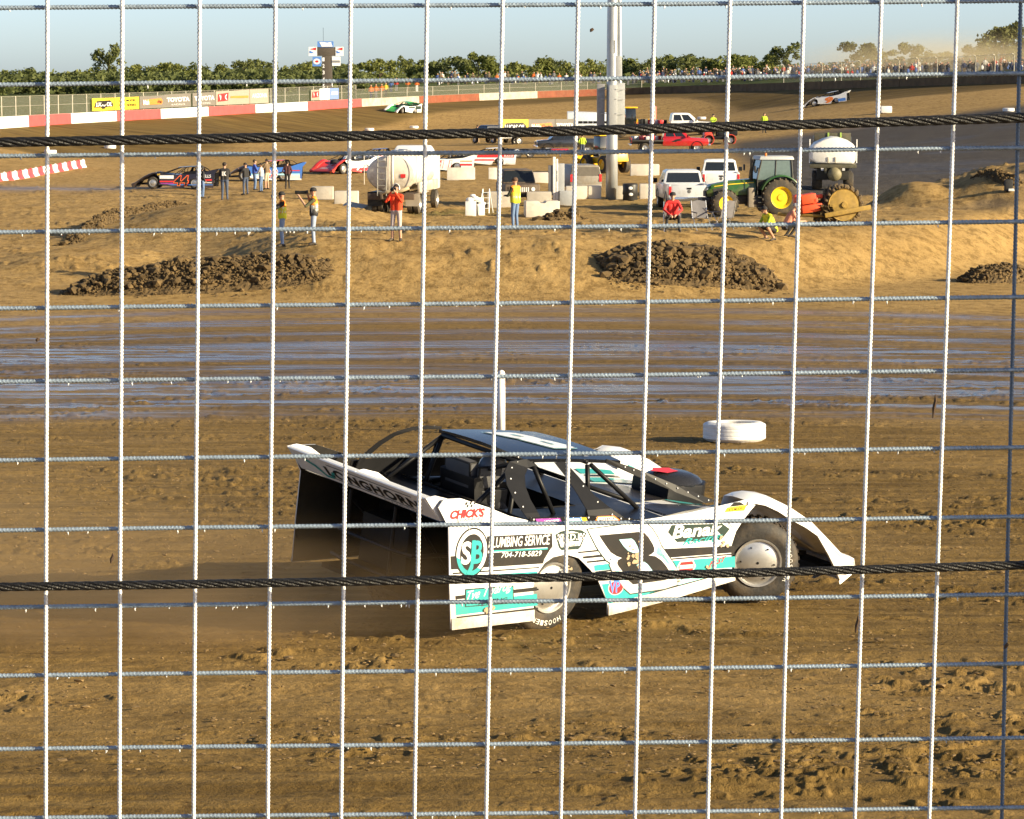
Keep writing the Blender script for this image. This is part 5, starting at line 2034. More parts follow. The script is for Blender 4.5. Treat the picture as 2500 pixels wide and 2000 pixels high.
def pickup(label, loc, rz, paint, L=5.8, bed='bed', cabin='crew', rim=alu, scale=1.0, dark_low=True, group='pickup trucks parked in the infield', decal=None, name='pickup_truck'):
    t = thing(name, label, 'pickup truck', loc, rz, group)
    t.scale = (scale,) * 3
    W = .99
    xr, xf = -L * .5, L * .5
    cab0, cab1 = (-.55, 1.15) if cabin == 'crew' else (-.1, 1.15)
    body = MB()
    prof = [(cab0 - .05, .55), (xf - .25, .55), (xf, .68), (xf + .02, 1.05), (xf - .1, 1.16), (1.55, 1.25), (cab0 - .05, 1.25)]
    body.prism(prof, lambda x, z: (x, -W, z), lambda x, z: (x, W, z))
    body.build('body', paint, t, bevel=.05)
    c = MB()
    c.loft([[(cab0, -W + .02, 1.25), (cab1 + .55, -W + .02, 1.25), (cab1 + .55, W - .02, 1.25), (cab0, W - .02, 1.25)], [(cab0 + .12, -W + .16, 1.86), (cab1 - .12, -W + .16, 1.86), (cab1 - .12, W - .16, 1.86), (cab0 + .12, W - .16, 1.86)],
            [(cab0 + .25, -W + .3, 1.93), (cab1 - .3, -W + .3, 1.93), (cab1 - .3, W - .3, 1.93), (cab0 + .25, W - .3, 1.93)]], closed=True, caps=True)
    c.build('cab', paint, t, bevel=.03)
    # windows laid just proud of the cab's sloping sides
    def side(u, v, s):
        x = cab0 + (cab1 + .55 - cab0) * u
        k = v
        x = x + (-.67 * k * u + .12 * k * (1 - u))
        return (x, s * (W - .02 - .14 * k + .006), 1.25 + .61 * k)
    for s in (-1, 1):
        for u0, u1 in ((.08, .42), (.47, .84)) if cabin == 'crew' else ((.15, .82),):
            MB().quad(side(u0, .12, s), side(u1, .12, s), side(u1 * .98, .88, s), side(u0, .88, s)).build('side_window', glass, t)
    f = lambda y, k: (cab1 + .55 - .67 * k + .008, y * (W - .1 - .12 * k), 1.25 + .61 * k)
    MB().quad(f(-1, .08), f(1, .08), f(1, .9), f(-1, .9)).build('windshield', glass, t)
    f = lambda y, k: (cab0 + .12 * k - .008, y * (W - .14 - .12 * k), 1.25 + .61 * k)
    MB().quad(f(-1, .12), f(1, .12), f(1, .88), f(-1, .88)).build('rear_window', glass, t)
    if bed == 'bed':
        b = MB()
        for s in (-1, 1):
            b.box(((xr + cab0) / 2, s * (W - .06), .92), (cab0 - xr - .02, .12, .76))
        b.box(((xr + cab0) / 2, 0, .72), (cab0 - xr - .02, 1.8, .1))
        b.build('bed', paint, t, bevel=.03)
        g = MB()
        g.box((xr + .02, 0, .98), (.07, 1.66, .58))
        tg = g.build('tailgate', paint, t, bevel=.03)
        MB().box((xr - .02, 0, 1.12), (.02, .22, .08)).build('handle', black_m, tg)
        MB().ball((xr - .02, 0, .98), (.015, .09, .09), 0, 10, 6).build('emblem', mat('dark emblem', (.12, .12, .12), .4), tg)
    else:
        b = MB()
        b.box(((xr + cab0) / 2, 0, .98), (cab0 - xr, 2.1, .12))
        b.box(((xr + cab0) / 2, 0, .80), (cab0 - xr, 1.0, .22))
        b.build('flatbed', mat('black flatbed steel', (.04, .038, .035), .6, dirt=.5), t, bevel=.01)
        for k in range(7):
            MB().box((xr + .3 + k * .33, random.uniform(-.5, .4), 1.2), (.3, .6, random.uniform(.25, .5)), 0, random.uniform(0, 1)).build('cargo', random.choice([encl, black_m, tyre_w, red_p]), t, bevel=.02)
    bp = MB()
    bp.box((xr - .1, 0, .62), (.18, 1.9, .2))
    bp.build('rear_bumper', chrome, t, bevel=.03)
    bp = MB()
    bp.box((xf + .06, 0, .62), (.2, 1.94, .24))
    bp.build('front_bumper', chrome, t, bevel=.04)
    MB().box((xf + .03, 0, .93), (.03, 1.2, .26)).build('grille', black_m, t)
    for s in (-1, 1):
        MB().box((xf + .02, s * .8, .97), (.06, .3, .2)).build('headlight', hl_m, t, bevel=.02)
        MB().box((xr - .005, s * (W - .07), 1.02), (.05, .13, .4)).build('taillight', tl_red, t, bevel=.01)
        MB().box((cab1 + .3, s * (W + .16), 1.36), (.1, .2, .22)).build('mirror', black_m, t, bevel=.03)
        tyre_wheel(t, xf - .95, s * (W - .02), .40, .40, .27, s, rim)
        tyre_wheel(t, xr + 1.15, s * (W - .02), .40, .40, .27, s, rim)
        for x in (xf - .95, xr + 1.15):
            MB().lathe([(.44, 0), (.50, 0), (.50, .02), (.44, .02)], 20, 0, Matrix.Translation((x, s * (W + .0), .46)) @ Matrix.Rotation(PI / 2 * -s, 4, 'X'), close=True).build('wheel_arch', black_m, t)
    if decal:
        dm = MB()
        decal(dm)
        dm.build('decal', DEC, t)
    return t


silver = mat('white truck paint', (.55, .57, .60), .25, coat=.4, var=.04, dirt=.35, dirtz=(.2, 1.3))  # white paint greyed, mild shade put into its colour
white_t = mat('bright white truck paint', (.82, .82, .82), .28, coat=.4, var=.03, dirt=.2, dirtz=(.2, 1.3))
red_t = mat('red truck paint', (.48, .015, .02), .22, coat=.5, var=.08, dirt=.5, dirtz=(.3, 1.0))
blk_t = mat('black truck paint', (.02, .022, .028), .18, coat=.5, var=.08, dirt=.3, dirtz=(.3, 1.0))
pickup('white pickup seen from behind with orange gear in its bed, beside the tractor', GX(1664, 146), PI / 2 + .06, silver, scale=1.05)
pickup('white pickup seen from behind, half hidden by the tractor hood', GX(1756, 163), PI / 2 - .05, white_t, scale=1.05)
gear = thing('orange_gear', 'orange straps and boxes lying in the bed of the nearer white pickup', 'gear', GX(1668, 144.6) + Vector((0, 0, 1.05)))
MB().box((.1, 0, .12), (.7, .4, .18), 0, .2).build('strap_bundle', org_p, gear, bevel=.05)
MB().box((-.45, .2, .12), (.4, .4, .24)).build('box', encl, gear, bevel=.03)


def flames(mb):
    for s in (-1, 1):
        f = lambda u, v, o=0.0: (u, s * 1.002, v)
        poly_on(mb, [(.1, .9), (.5, 1.1), (1.2, 1.2), (.8, 1.05), (1.0, .98), (.5, .95), (.6, .88)], f, 0, K_)


pickup('red crew cab pickup with a loaded black flatbed, parked by the paved lane', GX(1632, 238), .03, red_t, L=6.4, bed='flat', decal=flames)
pickup('white crew cab truck with a rack behind its cab, beyond the red pickup', GX(1650, 262), .05, white_t, L=6.6, bed='flat', scale=1.12)
pickup('black pickup nosed up to the worker in the bright vest', GX(1385, 240), PI + .12, blk_t, L=5.6, scale=.95)
pickup('dark pickup with tinted windows parked left of the sign trailer', GX(1200, 272), 2.2, blk_t, L=5.4, scale=.9)


# -- old jeep with its nose to the camera
def jeep():
    t = thing('old_jeep', 'rusty brown jeep facing the camera with a slotted grille, behind the yellow vest man', 'jeep', GX(1264, 151), -PI / 2 + .12)
    br = mat('rusty brown paint', (.10, .072, .05), .6, dirt=.7, var=.3)
    MB().box((0, 0, .85), (4.2, 1.85, .6)).build('body', br, t, bevel=.08)
    c = MB()
    c.loft([[(-2.0, -.9, 1.15), (.55, -.9, 1.15), (.55, .9, 1.15), (-2.0, .9, 1.15)], [(-1.9, -.78, 1.85), (.15, -.78, 1.85), (.15, .78, 1.85), (-1.9, .78, 1.85)]], closed=True, caps=True)
    c.build('cab', br, t, bevel=.1)
    f = lambda y, k: (.55 - .4 * k + .01, y * (.82 - .1 * k), 1.15 + .7 * k)
    MB().quad(f(-1, .1), f(1, .1), f(1, .92), f(-1, .92)).build('windshield', glass, t)
    h = MB()
    h.loft([[(.5, -.85, 1.13), (.5, 0, 1.2), (.5, .85, 1.13)], [(1.4, -.8, 1.1), (1.4, 0, 1.16), (1.4, .8, 1.1)], [(2.08, -.72, 1.02), (2.1, 0, 1.07), (2.08, .72, 1.02)]])
    h.build('hood', br, t, smooth=True)
    g = MB().box((2.1, 0, .86), (.08, 1.5, .34)).build('grille', br, t, bevel=.02)
    for k in range(7):
        MB().box((2.145, -.3 + .1 * k, .88), (.02, .045, .24)).build('slot', tyre_w, g)
    for s in (-1, 1):
        MB().lathe([(0, 0), (.10, 0), (.11, -.03)], 16, 0, Matrix.Translation((2.16, s * .55, .90)) @ Matrix.Rotation(PI / 2, 4, 'Y')).build('headlight', hl_m, t)
        tyre_wheel(t, 1.45, s * .92, .38, .38, .25, s, alu)
        tyre_wheel(t, -1.35, s * .92, .38, .38, .25, s, alu)
    MB().box((2.22, 0, .56), (.14, 1.75, .16)).build('bumper', black_m, t, bevel=.02)


jeep()


def suv():
    t = thing('grey_van', 'dusty grey van seen from its tail with a red lamp, left of the light pole', 'van', GX(1409, 164), PI / 2 + .2)
    g = mat('dusty grey van paint', (.22, .20, .17), .45, dirt=.8, var=.15)
    c = MB()
    c.loft([[(-2.2, -.92, .45), (2.2, -.92, .45), (2.2, .92, .45), (-2.2, .92, .45)], [(-2.25, -.94, 1.05), (2.2, -.94, 1.0), (2.2, .94, 1.0), (-2.25, .94, 1.05)], [(-2.05, -.78, 1.72), (.6, -.78, 1.72), (.6, .78, 1.72), (-2.05, .78, 1.72)]], closed=True, caps=True)
    c.build('body', g, t, bevel=.08)
    f = lambda y, k: (-2.25 + .2 * k - .012, y * (.88 - .12 * k), 1.05 + .67 * k)
    MB().quad(f(-1, .1), f(1, .1), f(1, .85), f(-1, .85)).build('rear_window', mat('dusty glass', (.10, .085, .065), .4), t)
    for s in (-1, 1):
        MB().box((-2.24, s * .84, 1.0), (.06, .14, .42)).build('taillight', tl_red, t)
        tyre_wheel(t, 1.4, s * .9, .35, .35, .24, s, alu)
        tyre_wheel(t, -1.4, s * .9, .35, .35, .24, s, alu)
    MB().box((-2.28, 0, .55), (.12, 1.8, .2)).build('bumper', g, t, bevel=.03)


suv()


# -- water tanker seen from behind
def tanker():
    t = thing('water_tanker', 'white water tanker seen from behind with a ladder on its rounded end', 'tanker truck', GX(982, 143), PI / 2 - .14)
    wt = mat('weathered white tank', (.66, .61, .53), .55, var=.12, scale=2, dirt=.6, dirtz=(1.0, 2.6), bump=.1)
    secs = []
    for x, k in ((-3.12, .25), (-3.1, .72), (-3.02, .92), (-2.85, 1), (2.6, 1), (2.8, .9), (2.85, .3)):
        secs.append([(x, 1.24 * k * math.cos(a) * (1 if abs(math.sin(a)) < .99 else 1), 2.02 + .92 * k * math.sin(a)) for a in np.linspace(0, 2 * PI, 36, endpoint=False)])
    MB().loft(secs, closed=True, caps=True).build('tank', wt, t, angle=40)
    ch = MB()
    for s in (-1, 1):
        ch.box((.4, s * .42, .92), (7.6, .12, .24))
    ch.box((-3.0, 0, .9), (.25, 2.3, .3))
    ch.build('chassis', mat('rusty chassis', (.09, .06, .04), .8, dirt=.5), t, bevel=.02)
    ld = bpy.data.objects.new('ladder', None)
    COL.objects.link(ld)
    ld.parent = t
    lm_ = mat('grey ladder', (.30, .29, .26), .6)
    for y in (.62, .18):
        MB().tube([(-3.34, y, .95), (-3.32, y, 2.1), (-3.2, y, 2.86), (-2.9, y, 3.02)], .026, 6).build('rail', lm_, ld)
    for k in range(6):
        z = 1.15 + .3 * k
        MB().tube([(-3.33, .62, z), (-3.33, .18, z)], .02, 6).build('rung', lm_, ld)
    MB().tube([(-3.28, -.12, 1.0), (-3.28, -.12, 2.9), (-3.1, -.12, 3.05)], .07, 10).build('pipe', wt, t, smooth=True)
    MB().tube([(-3.3, .05, 1.0), (-3.3, .05, 2.95)], .03, 6).build('pipe', wt, t)
    MB().tube([(-3.3, -.95, 1.35), (-3.32, -.5, 1.18), (-3.32, .1, 1.15), (-3.3, .5, 1.05)], .09, 10).build('spray_pipe', mat('tan spray pipe', (.42, .33, .2), .6), t, smooth=True)
    MB().box((-3.13, -.62, 1.92), (.03, .24, .18)).build('placard', red_p, t)
    for k in range(4):
        a = .8 - k * .0
    for x in (-1.6, -.4):
        for s in (-1, 1):
            tyre_wheel(t, x, s * 1.2, .5, .5, .3, s, alu)
            tyre_wheel(t, x, s * .88, .5, .5, .28, s, alu)
            MB().box((x - .0, s * 1.06, 1.05), (1.05, .6, .05)).build('mudguard', wt, t, bevel=.02)
    MB().box((-2.35, -.95, .75), (.04, .7, .7)).build('mud_flap', wt, t)
    MB().box((-2.35, .95, .75), (.04, .7, .7)).build('mud_flap', mat('black mud flap', (.02, .02, .02), .8), t)
    tyre_wheel(t, 3.9, 1.15, .5, .5, .3, 1, alu)
    tyre_wheel(t, 3.9, -1.15, .5, .5, .3, -1, alu)
    c = MB()
    c.box((3.9, 0, 1.95), (1.9, 2.3, 1.9))
    c.box((3.6, 0, 3.05), (1.1, 2.1, .4), taper=.8)
    c.build('cab', white_t, t, bevel=.12)
    MB().box((2.93, 0, 2.5), (.03, 1.6, .5)).build('rear_window', glass, t)
    MB().box((-.6, 0, 3.0), (3.4, .7, .14)).build('catwalk', mat('catwalk grating', (.4, .4, .39), .5, .4), t)
    for x in (-1.6, .3):
        MB().lathe([(.26, 2.9), (.26, 3.1), (.2, 3.14), (0, 3.14)], 16, 0, Matrix.Translation((x, 0, 0))).build('manhole', chrome, t)
    for s in (-1, 1):
        MB().tube([(-3.2, s * 1.3, 1.5), (-3.2, s * 1.3, 3.1)], .02, 5).build('marker_rod', wt, t)
    MB().box((0, -1.32, 1.35), (5.4, .12, .5)).build('hose_tray', wt, t, bevel=.02)


tanker()


# -- truck with a white plastic tank, seen from behind
def tank_truck():
    t = thing('tank_truck', 'dark truck carrying a bulging white plastic tank, seen from behind', 'truck', GX(2030, 171), PI / 2 - .1)
    gm = mat('dusty olive truck', (.085, .080, .05), .6, dirt=.6, var=.2)
    secs = []
    for x, k in ((-2.6, .86), (-2.55, .97), (-2.3, 1.0), (1.6, 1.0), (1.75, .9)):
        ring = []
        for y, z in ((-1.32, 1.75), (-1.32, 2.35), (-1.25, 2.62), (-.85, 2.88), (-.3, 3.06), (.1, 3.1), (.6, 2.98), (1.1, 2.75), (1.34, 2.5), (1.36, 1.8), (1.0, 1.58), (-1.2, 1.55)):
            ring.append((x, y * k, 2.3 + (z - 2.3) * k))
        secs.append(ring)
    MB().loft(secs, closed=True, caps=True).build('tank', mat('white poly tank', (.80, .79, .75), .45, var=.04), t, bevel=.06)
    for y in (-.15, .28):
        MB().box((-2.62, y, 1.78), (.06, .10, .36)).build('tank_rib', mat('tan poly rib', (.55, .50, .40), .5), t, bevel=.02)
    MB().box((-.4, 0, 1.42), (4.6, 2.75, .22)).build('deck', gm, t, bevel=.03)
    MB().box((-.5, 0, .98), (4.0, 1.9, .75)).build('skirt_panel', mat('dark oily frame', (.02, .018, .013), .7), t, bevel=.05)
    ch = MB()
    for s in (-1, 1):
        ch.box((0, s * .42, 1.15), (5.6, .14, .3))
    ch.build('chassis', gm, t)
    MB().lathe([(.05, -.35), (.38, -.3), (.42, 0), (.38, .3), (.05, .35)], 18, 0, Matrix.Translation((-2.6, -.1, .95)) @ Matrix.Rotation(PI / 2, 4, 'Y')).build('spinner', mat('khaki casting', (.19, .165, .09), .6, dirt=.4), t, smooth=True)
    for s in (-1, 1):
        tyre_wheel(t, -1.5, s * 1.22, .52, .52, .6, s, alu)
        tyre_wheel(t, 2.6, s * 1.2, .5, .5, .3, s, alu)
        MB().box((-2.66, s * .62, 1.24), (.04, .16, .16)).build('lamp', tyre_w, t)
        MB().tube([(-2.4, s * 1.38, 1.6), (-2.4, s * 1.38, 3.0)], .03, 6).build('rod', tyre_w, t)
    c = MB()
    c.box((2.9, 0, 2.1), (1.8, 2.3, 2.0))
    c.build('cab', mat('dark cab', (.035, .035, .04), .4), t, bevel=.12)
    MB().box((1.98, 0, 3.0), (.2, 2.2, .55)).build('headboard', gm, t, bevel=.02)
    for y in (-.5, .25):
        MB().box((1.85, y, 3.15), (.05, .1, .3)).build('reflector', mat('lime reflector', (.35, .5, .1), .5), t)


tank_truck()


# -- tractor
def tractor():
    base = GX(1894, 138.5)
    t = thing('tractor', 'green tractor with yellow wheels parked on the infield', 'tractor', base, PI + .16)
    gr = mat('green tractor paint', (.022, .095, .014), .32, coat=.3, var=.12, dirt=.45, dirtz=(.4, 2.2))
    yl = mat('yellow tractor paint', (.78, .52, .015), .4, var=.08, dirt=.3)
    dkm = mat('dark castings', (.025, .026, .024), .6, dirt=.5)
    for s in (-1, 1):
        tyre_wheel(t, 0, s * 1.02, .90, .90, .52, s, yl, 36, lugs=20, rim_r=.57)
        tyre_wheel(t, 2.72, s * .98, .64, .64, .42, s, yl, 30, lugs=18, rim_r=.55, steer=.12)
        f = MB()
        f.loft([[(1.06 * math.cos(a) * r, s * (.42 + .62 * k), .92 + 1.06 * math.sin(a) * r) for a in np.linspace(.35, 2.75, 14)] for k, r in ((0, 1.0), (.5, 1.03), (1, 1.0), (1.03, .95))])
        f.build('fender', gr, t, angle=40)
        MB().box((-.86, s * .8, 1.70), (.16, .1, .12)).build('tail_lamp', org_p, t, bevel=.02)
        for k in range(3):
            MB().box((.95, s * (.72 + .02 * k), .42 + .25 * k), (.36, .3, .04)).build('step', dkm, t)
        MB().tube([(1.15, s * .8, 1.0), (1.16, s * .84, 1.9), (1.1, s * .8, 2.3)], .022, 6).build('grab_rail', dkm, t)
        MB().box((1.35, s * 1.1, 2.3), (.06, .22, .3)).build('mirror', dkm, t, bevel=.02)
    h = MB()
    h.loft([[(1.15, -.46, 1.05), (1.15, -.48, 1.55), (1.15, -.38, 1.80), (1.15, .38, 1.80), (1.15, .48, 1.55), (1.15, .46, 1.05)],
            [(2.4, -.44, 1.0), (2.4, -.46, 1.48), (2.4, -.36, 1.70), (2.4, .36, 1.70), (2.4, .46, 1.48), (2.4, .44, 1.0)],
            [(3.25, -.40, .95), (3.35, -.41, 1.35), (3.3, -.3, 1.52), (3.3, .3, 1.52), (3.35, .41, 1.35), (3.25, .40, .95)],
            [(3.5, -.33, .95), (3.55, -.34, 1.2), (3.46, -.25, 1.38), (3.46, .25, 1.38), (3.55, .34, 1.2), (3.5, .33, .95)]], caps=True)
    o = h.build('hood', gr, t, angle=30)
    for s in (-1, 1):
        MB().loft([[(1.25, s * .487, 1.60), (2.4, s * .465, 1.52), (3.2, s * .42, 1.42)], [(1.25, s * .48, 1.645), (2.4, s * .455, 1.56), (3.2, s * .415, 1.45)]]).build('stripe', yl, o)
        MB().loft([[(2.75, s * .455, 1.05), (3.2, s * .43, 1.02)], [(2.6, s * .47, 1.4), (3.25, s * .43, 1.32)]]).build('side_grille', dkm, o)
        MB().box((3.46, s * .22, 1.28), (.1, .2, .1)).build('headlight', hl_m, o, bevel=.02)
    MB().box((3.57, 0, 1.08), (.03, .5, .26)).build('grille', dkm, t)
    b = MB()
    b.box((1.9, 0, .80), (2.6, .5, .46))
    b.box((0, 0, .92), (.7, 1.1, .5))
    b.box((2.72, 0, .62), (.3, 1.7, .22))
    b.box((3.55, 0, .72), (.5, .9, .35))
    b.box((.95, -.55, .72), (.9, .4, .55))
    b.box((.95, .55, .72), (.9, .4, .55))
    b.build('chassis', dkm, t, bevel=.03)
    MB().box((1.42, .62, .9), (.3, .28, .95)).build('fuel_tank', mat('dusty grey tank', (.22, .19, .15), .6, dirt=.4), t, bevel=.05)
    c = MB()
    lo = [(-.5, -.62, 1.3), (1.1, -.62, 1.3), (1.1, .62, 1.3), (-.5, .62, 1.3)]
    md = [(-.62, -.72, 1.75), (1.15, -.72, 1.75), (1.15, .72, 1.75), (-.62, .72, 1.75)]
    hi = [(-.55, -.68, 2.72), (.92, -.68, 2.72), (.92, .68, 2.72), (-.55, .68, 2.72)]
    c.loft([lo, md], closed=True)
    c.build('cab_base', dkm, t)
    g = MB()
    g.loft([[(x * .99, y * .985, z) for x, y, z in md], [(x * .99, y * .985, z) for x, y, z in hi]], closed=True)
    g.build('cab_glass', glass_l, t)
    for i in range(4):
        MB().tube([md[i], hi[i]], .045, 6).build('cab_post', dkm if i != 0 else chrome, t)
    for s in (-1, 1):
        MB().tube([(.25, s * .72, 1.75), (.2, s * .68, 2.72)], .03, 6).build('cab_post', dkm, t)
    MB().box((.18, 0, 2.80), (1.75, 1.55, .18), taper=.92).build('cab_roof', encl, t, bevel=.05)
    MB().tube([(1.35, .42, 1.7), (1.35, .42, 2.75), (1.33, .42, 2.85)], .07, 10).build('exhaust', dkm, t, smooth=True)
    MB().lathe([(.05, 2.89), (.06, 2.95), (.05, 3.03), (0, 3.05)], 10, 0, Matrix.Translation((.7, .6, 0))).build('beacon', org_p, t)
    MB().box((.2, 0, 1.55), (.5, .5, .6)).build('seat', black_m, t, bevel=.08)


tractor()


def implement():
    base = G(2052, 549)
    t = thing('packer_roller', 'towed packer with a big lugged dirt-caked wheel and orange frame behind the tractor', 'roller', base, PI + .1)
    oc = mat('dirty yellow steel', (.30, .19, .035), .7, var=.25, dirt=.6)
    om = mat('orange red steel', (.70, .075, .015), .5, var=.12, dirt=.25)
    for s in (1, -1):
        e = bpy.data.objects.new('lugged_wheel', None)
        COL.objects.link(e)
        e.parent = t
        e.location = (0, s * .35, .74)
        M = Matrix.Rotation(-PI / 2, 4, 'X')
        MB().lathe([(0, .30), (.1, .30), (.12, .25), (.55, .22), (.58, .25), (.58, -.25), (0, -.25)], 32, 0, M).build('drum', oc, e, angle=35)
        lg = MB()
        for k in range(18):
            a = 2 * PI * k / 18
            for z in (-.18, 0, .18):
                lg.box((0, 0, 0), (.17, .11, .10), 0, M @ Matrix.Rotation(a + z * .6, 4, 'Z') @ Matrix.Translation((.65, 0, z)), taper=.6)
        lg.build('lugs', mat('clay caked lugs', (.12, .085, .045), .95, bump=.5), e, bevel=.012)['kind'] = 'stuff'
    MB().box((-.1, .74, .52), (1.7, .10, .17), 0, Matrix.Rotation(.18, 4, 'Y')).build('beam', oc, t, bevel=.02)
    MB().box((-.1, -.74, .52), (1.7, .10, .17), 0, Matrix.Rotation(.18, 4, 'Y')).build('beam', oc, t, bevel=.02)
    MB().tube([(.7, .6, .35), (2.1, .1, .38), (2.3, 0, .40)], .06, 8).build('drawbar', oc, t)
    MB().tube([(.7, -.6, .35), (2.1, -.1, .38)], .06, 8).build('drawbar', oc, t)
    for x, y, z, d in ((1.25, .1, .95, (.55, .6, .35)), (1.15, .2, .62, (.75, .7, .28)), (1.55, 0, .75, (.3, .5, .7)), (.9, .1, 1.02, (.4, .25, .15)), (1.0, .3, .8, (.2, .2, .4))):
        MB().box((x, y, z), d, 0, Matrix.Rotation(.15, 4, 'Y')).build('frame_piece', om, t, bevel=.04)
    MB().box((.95, .46, .68), (.24, .03, .12)).build('sticker', yel_p, t)
    hp = MB()
    for k in range(60):
        r = random
        hp.add([(x * .09 + r.uniform(.35, .95), y * .09 + r.uniform(-.4, .7), z * .09 + r.uniform(.1, .75)) for x, y, z in _ico[k % 14][0]], _ico[k % 14][1])
    hp.build('clay_lumps', clod_m, t)['kind'] = 'stuff'


implement()


# -- sign trailer, bus, yellow machines, small utility vehicle
def sign_trailer():
    a, b = GX(1222, 262), GX(1402, 265)
    t = thing('sign_trailer', 'long low trailer faced with yellow, brown and white lettered sponsor boards', 'trailer', a, math.atan2(b.y - a.y, b.x - a.x))
    L = (b - a).length
    MB().box((L / 2, .5, .8), (L, 1.0, .2)).build('bed', black_m, t)
    for k, (u0, u1, m, dec) in enumerate(((0, .37, ban_y, dec_y1), (.37, .73, ban_g, dec_o), (.73, 1.0, ban_g, dec_toy))):
        mb = MB()
        mb.box((L * (u0 + u1) / 2, -.05, 1.62), (L * (u1 - u0) - .04, .08, 1.42))
        o = mb.build('sign_board', m, t)
        dm = MB()
        dec(dm, lambda u, v, o_=0.0: (L * (u0 + (u1 - u0) * u), -.09 - o_ * .2, .95 + 1.35 * v))
        dm.build('print', DEC, o)
    for x in (.25, .75):
        for s in (-1, 1):
            tyre_wheel(t, L * x, .5 + s * .55, .38, .38, .25, s, alu)


sign_trailer()


def bus():
    t = thing('white_bus', 'white bus with a row of dark windows behind the light pole', 'bus', GX(1440, 285), 0)
    c = MB()
    c.loft([[(-2.3, y, z) for y, z in ((-1.1, .5), (-1.15, 1.8), (-1.0, 2.55), (-.6, 2.75), (.6, 2.75), (1.0, 2.55), (1.15, 1.8), (1.1, .5))], [(2.6, y, z) for y, z in ((-1.1, .5), (-1.15, 1.8), (-1.0, 2.45), (-.6, 2.6), (.6, 2.6), (1.0, 2.45), (1.15, 1.8), (1.1, .5))]], closed=True, caps=True)
    c.build('body', mat('pale bus paint', (.70, .74, .78), .35, coat=.3), t, bevel=.05)
    for k in range(9):
        MB().box((-2.0 + .5 * k, -1.17, 1.68), (.4, .03, .22)).build('window', glass, t)
    for x in (-1.5, 1.7):
        for s in (-1, 1):
            tyre_wheel(t, x, s * 1.05, .42, .42, .28, s, alu)


bus()
cat_y = mat('yellow machine paint', (.80, .46, .01), .4, var=.08, dirt=.25)


def loader(label, p, rz, red=False, sc_=1.0):
    t = thing('wheel_loader', label, 'loader', p, rz, 'yellow machines in the infield')
    t.scale = (sc_,) * 3
    MB().box((-1.2, 0, 1.35), (2.2, 1.5, .9), taper=.9).build('hood', cat_y, t, bevel=.12)
    MB().box((-1.2, -.76, 1.4), (.9, .04, .4)).build('side_grille', black_m, t)
    c = MB()
    c.box((.35, 0, 2.05), (1.1, 1.3, 1.6), taper=.9)
    c.build('cab', glass, t, bevel=.05)
    MB().box((.35, 0, 2.92), (1.35, 1.5, .14)).build('cab_roof', cat_y, t, bevel=.04)
    MB().box((.2, 0, .95), (3.6, 1.1, .5)).build('frame', red_t if red else cat_y, t, bevel=.05)
    for s in (-1, 1):
        tyre_wheel(t, -1.3, s * 1.15, .68, .68, .5, s, cat_y)
        tyre_wheel(t, 1.4, s * 1.15, .68, .68, .5, s, cat_y)
        MB().tube([(1.0, s * .5, 1.5), (2.2, s * .5, 1.2), (2.9, s * .5, .6)], .12, 6).build('arm', cat_y, t)
    b = MB()
    prof = [(2.8, .1), (3.7, .08), (3.6, .2), (3.0, .35), (2.85, .9), (3.1, 1.2), (2.95, 1.25), (2.65, .85)]
    b.prism(prof, lambda x, z: (x, -1.3, z), lambda x, z: (x, 1.3, z))
    b.build('bucket', cat_y, t)


loader('yellow and red loader with a dark cab peeking out right of the light pole', GX(1545, 268), PI + .1, True, .95)
loader('yellow loader half hidden behind the foot of the light pole', GX(1478, 200), PI / 2 + .5, False, .9)


def utv():
    t = thing('utility_vehicle', 'small utility vehicle with red fenders carrying two workers in lime shirts', 'utility vehicle', GX(1752, 246), PI + .08)
    rm = mat('red plastic fender', (.55, .05, .03), .4, dirt=.3)
    MB().box((0, 0, .55), (2.6, 1.2, .3)).build('frame', black_m, t, bevel=.05)
    MB().box((-1.0, 0, .95), (1.1, 1.35, .45)).build('cargo_box', black_m, t, bevel=.05)
    MB().box((.95, 0, .85), (.8, 1.2, .35), taper=.8).build('hood', rm, t, bevel=.08)
    MB().box((-.15, 0, .85), (.6, 1.2, .4)).build('seat', black_m, t, bevel=.08)
    for s in (-1, 1):
        for x in (-.95, .95):
            tyre_wheel(t, x, s * .72, .34, .34, .25, s, alu)
            MB().lathe([(.40, 0), (.46, 0), (.46, .28), (.40, .28)], 20, 0, Matrix.Translation((x, s * .60, .40)) @ Matrix.Rotation(PI / 2 * -s, 4, 'X'), close=True).build('fender', rm, t)
        MB().tube([(.5, s * .55, .9), (.25, s * .52, 1.75), (-.55, s * .52, 1.75), (-.6, s * .55, .9)], .025, 6).build('roll_bar', black_m, t)


utv()
# red flat trailer behind the parked race cars
tr = thing('red_trailer', 'long low red and black equipment trailer behind the parked race cars', 'trailer', GX(1330, 232), 0)
MB().box((1.2, 0, .62), (1.4, 1.8, .26)).build('deck', red_t, tr, bevel=.02)
MB().box((-1.6, 0, .62), (4.2, 1.8, .2)).build('deck', black_m, tr, bevel=.02)
for x in (-2.2, -1.2):
    for s in (-1, 1):
        tyre_wheel(tr, x, s * .95, .36, .36, .22, s, alu)

# ------------------------------------------------------------------ the other race cars
def paint(nm, c):
    return mat(nm, c, .28, coat=.4, var=.05, dirt=.25, dirtz=(.0, 1.0))


pt_black = paint('black race paint', (.018, .014, .02))
pt_blue = paint('blue race paint', (.05, .16, .52))
pt_red = paint('red race paint', (.62, .035, .03))
pt_green = paint('green race paint', (.04, .42, .08))
pt_white = paint('white race paint', (.80, .80, .80))
pt_navy = paint('navy race paint', (.06, .06, .16))


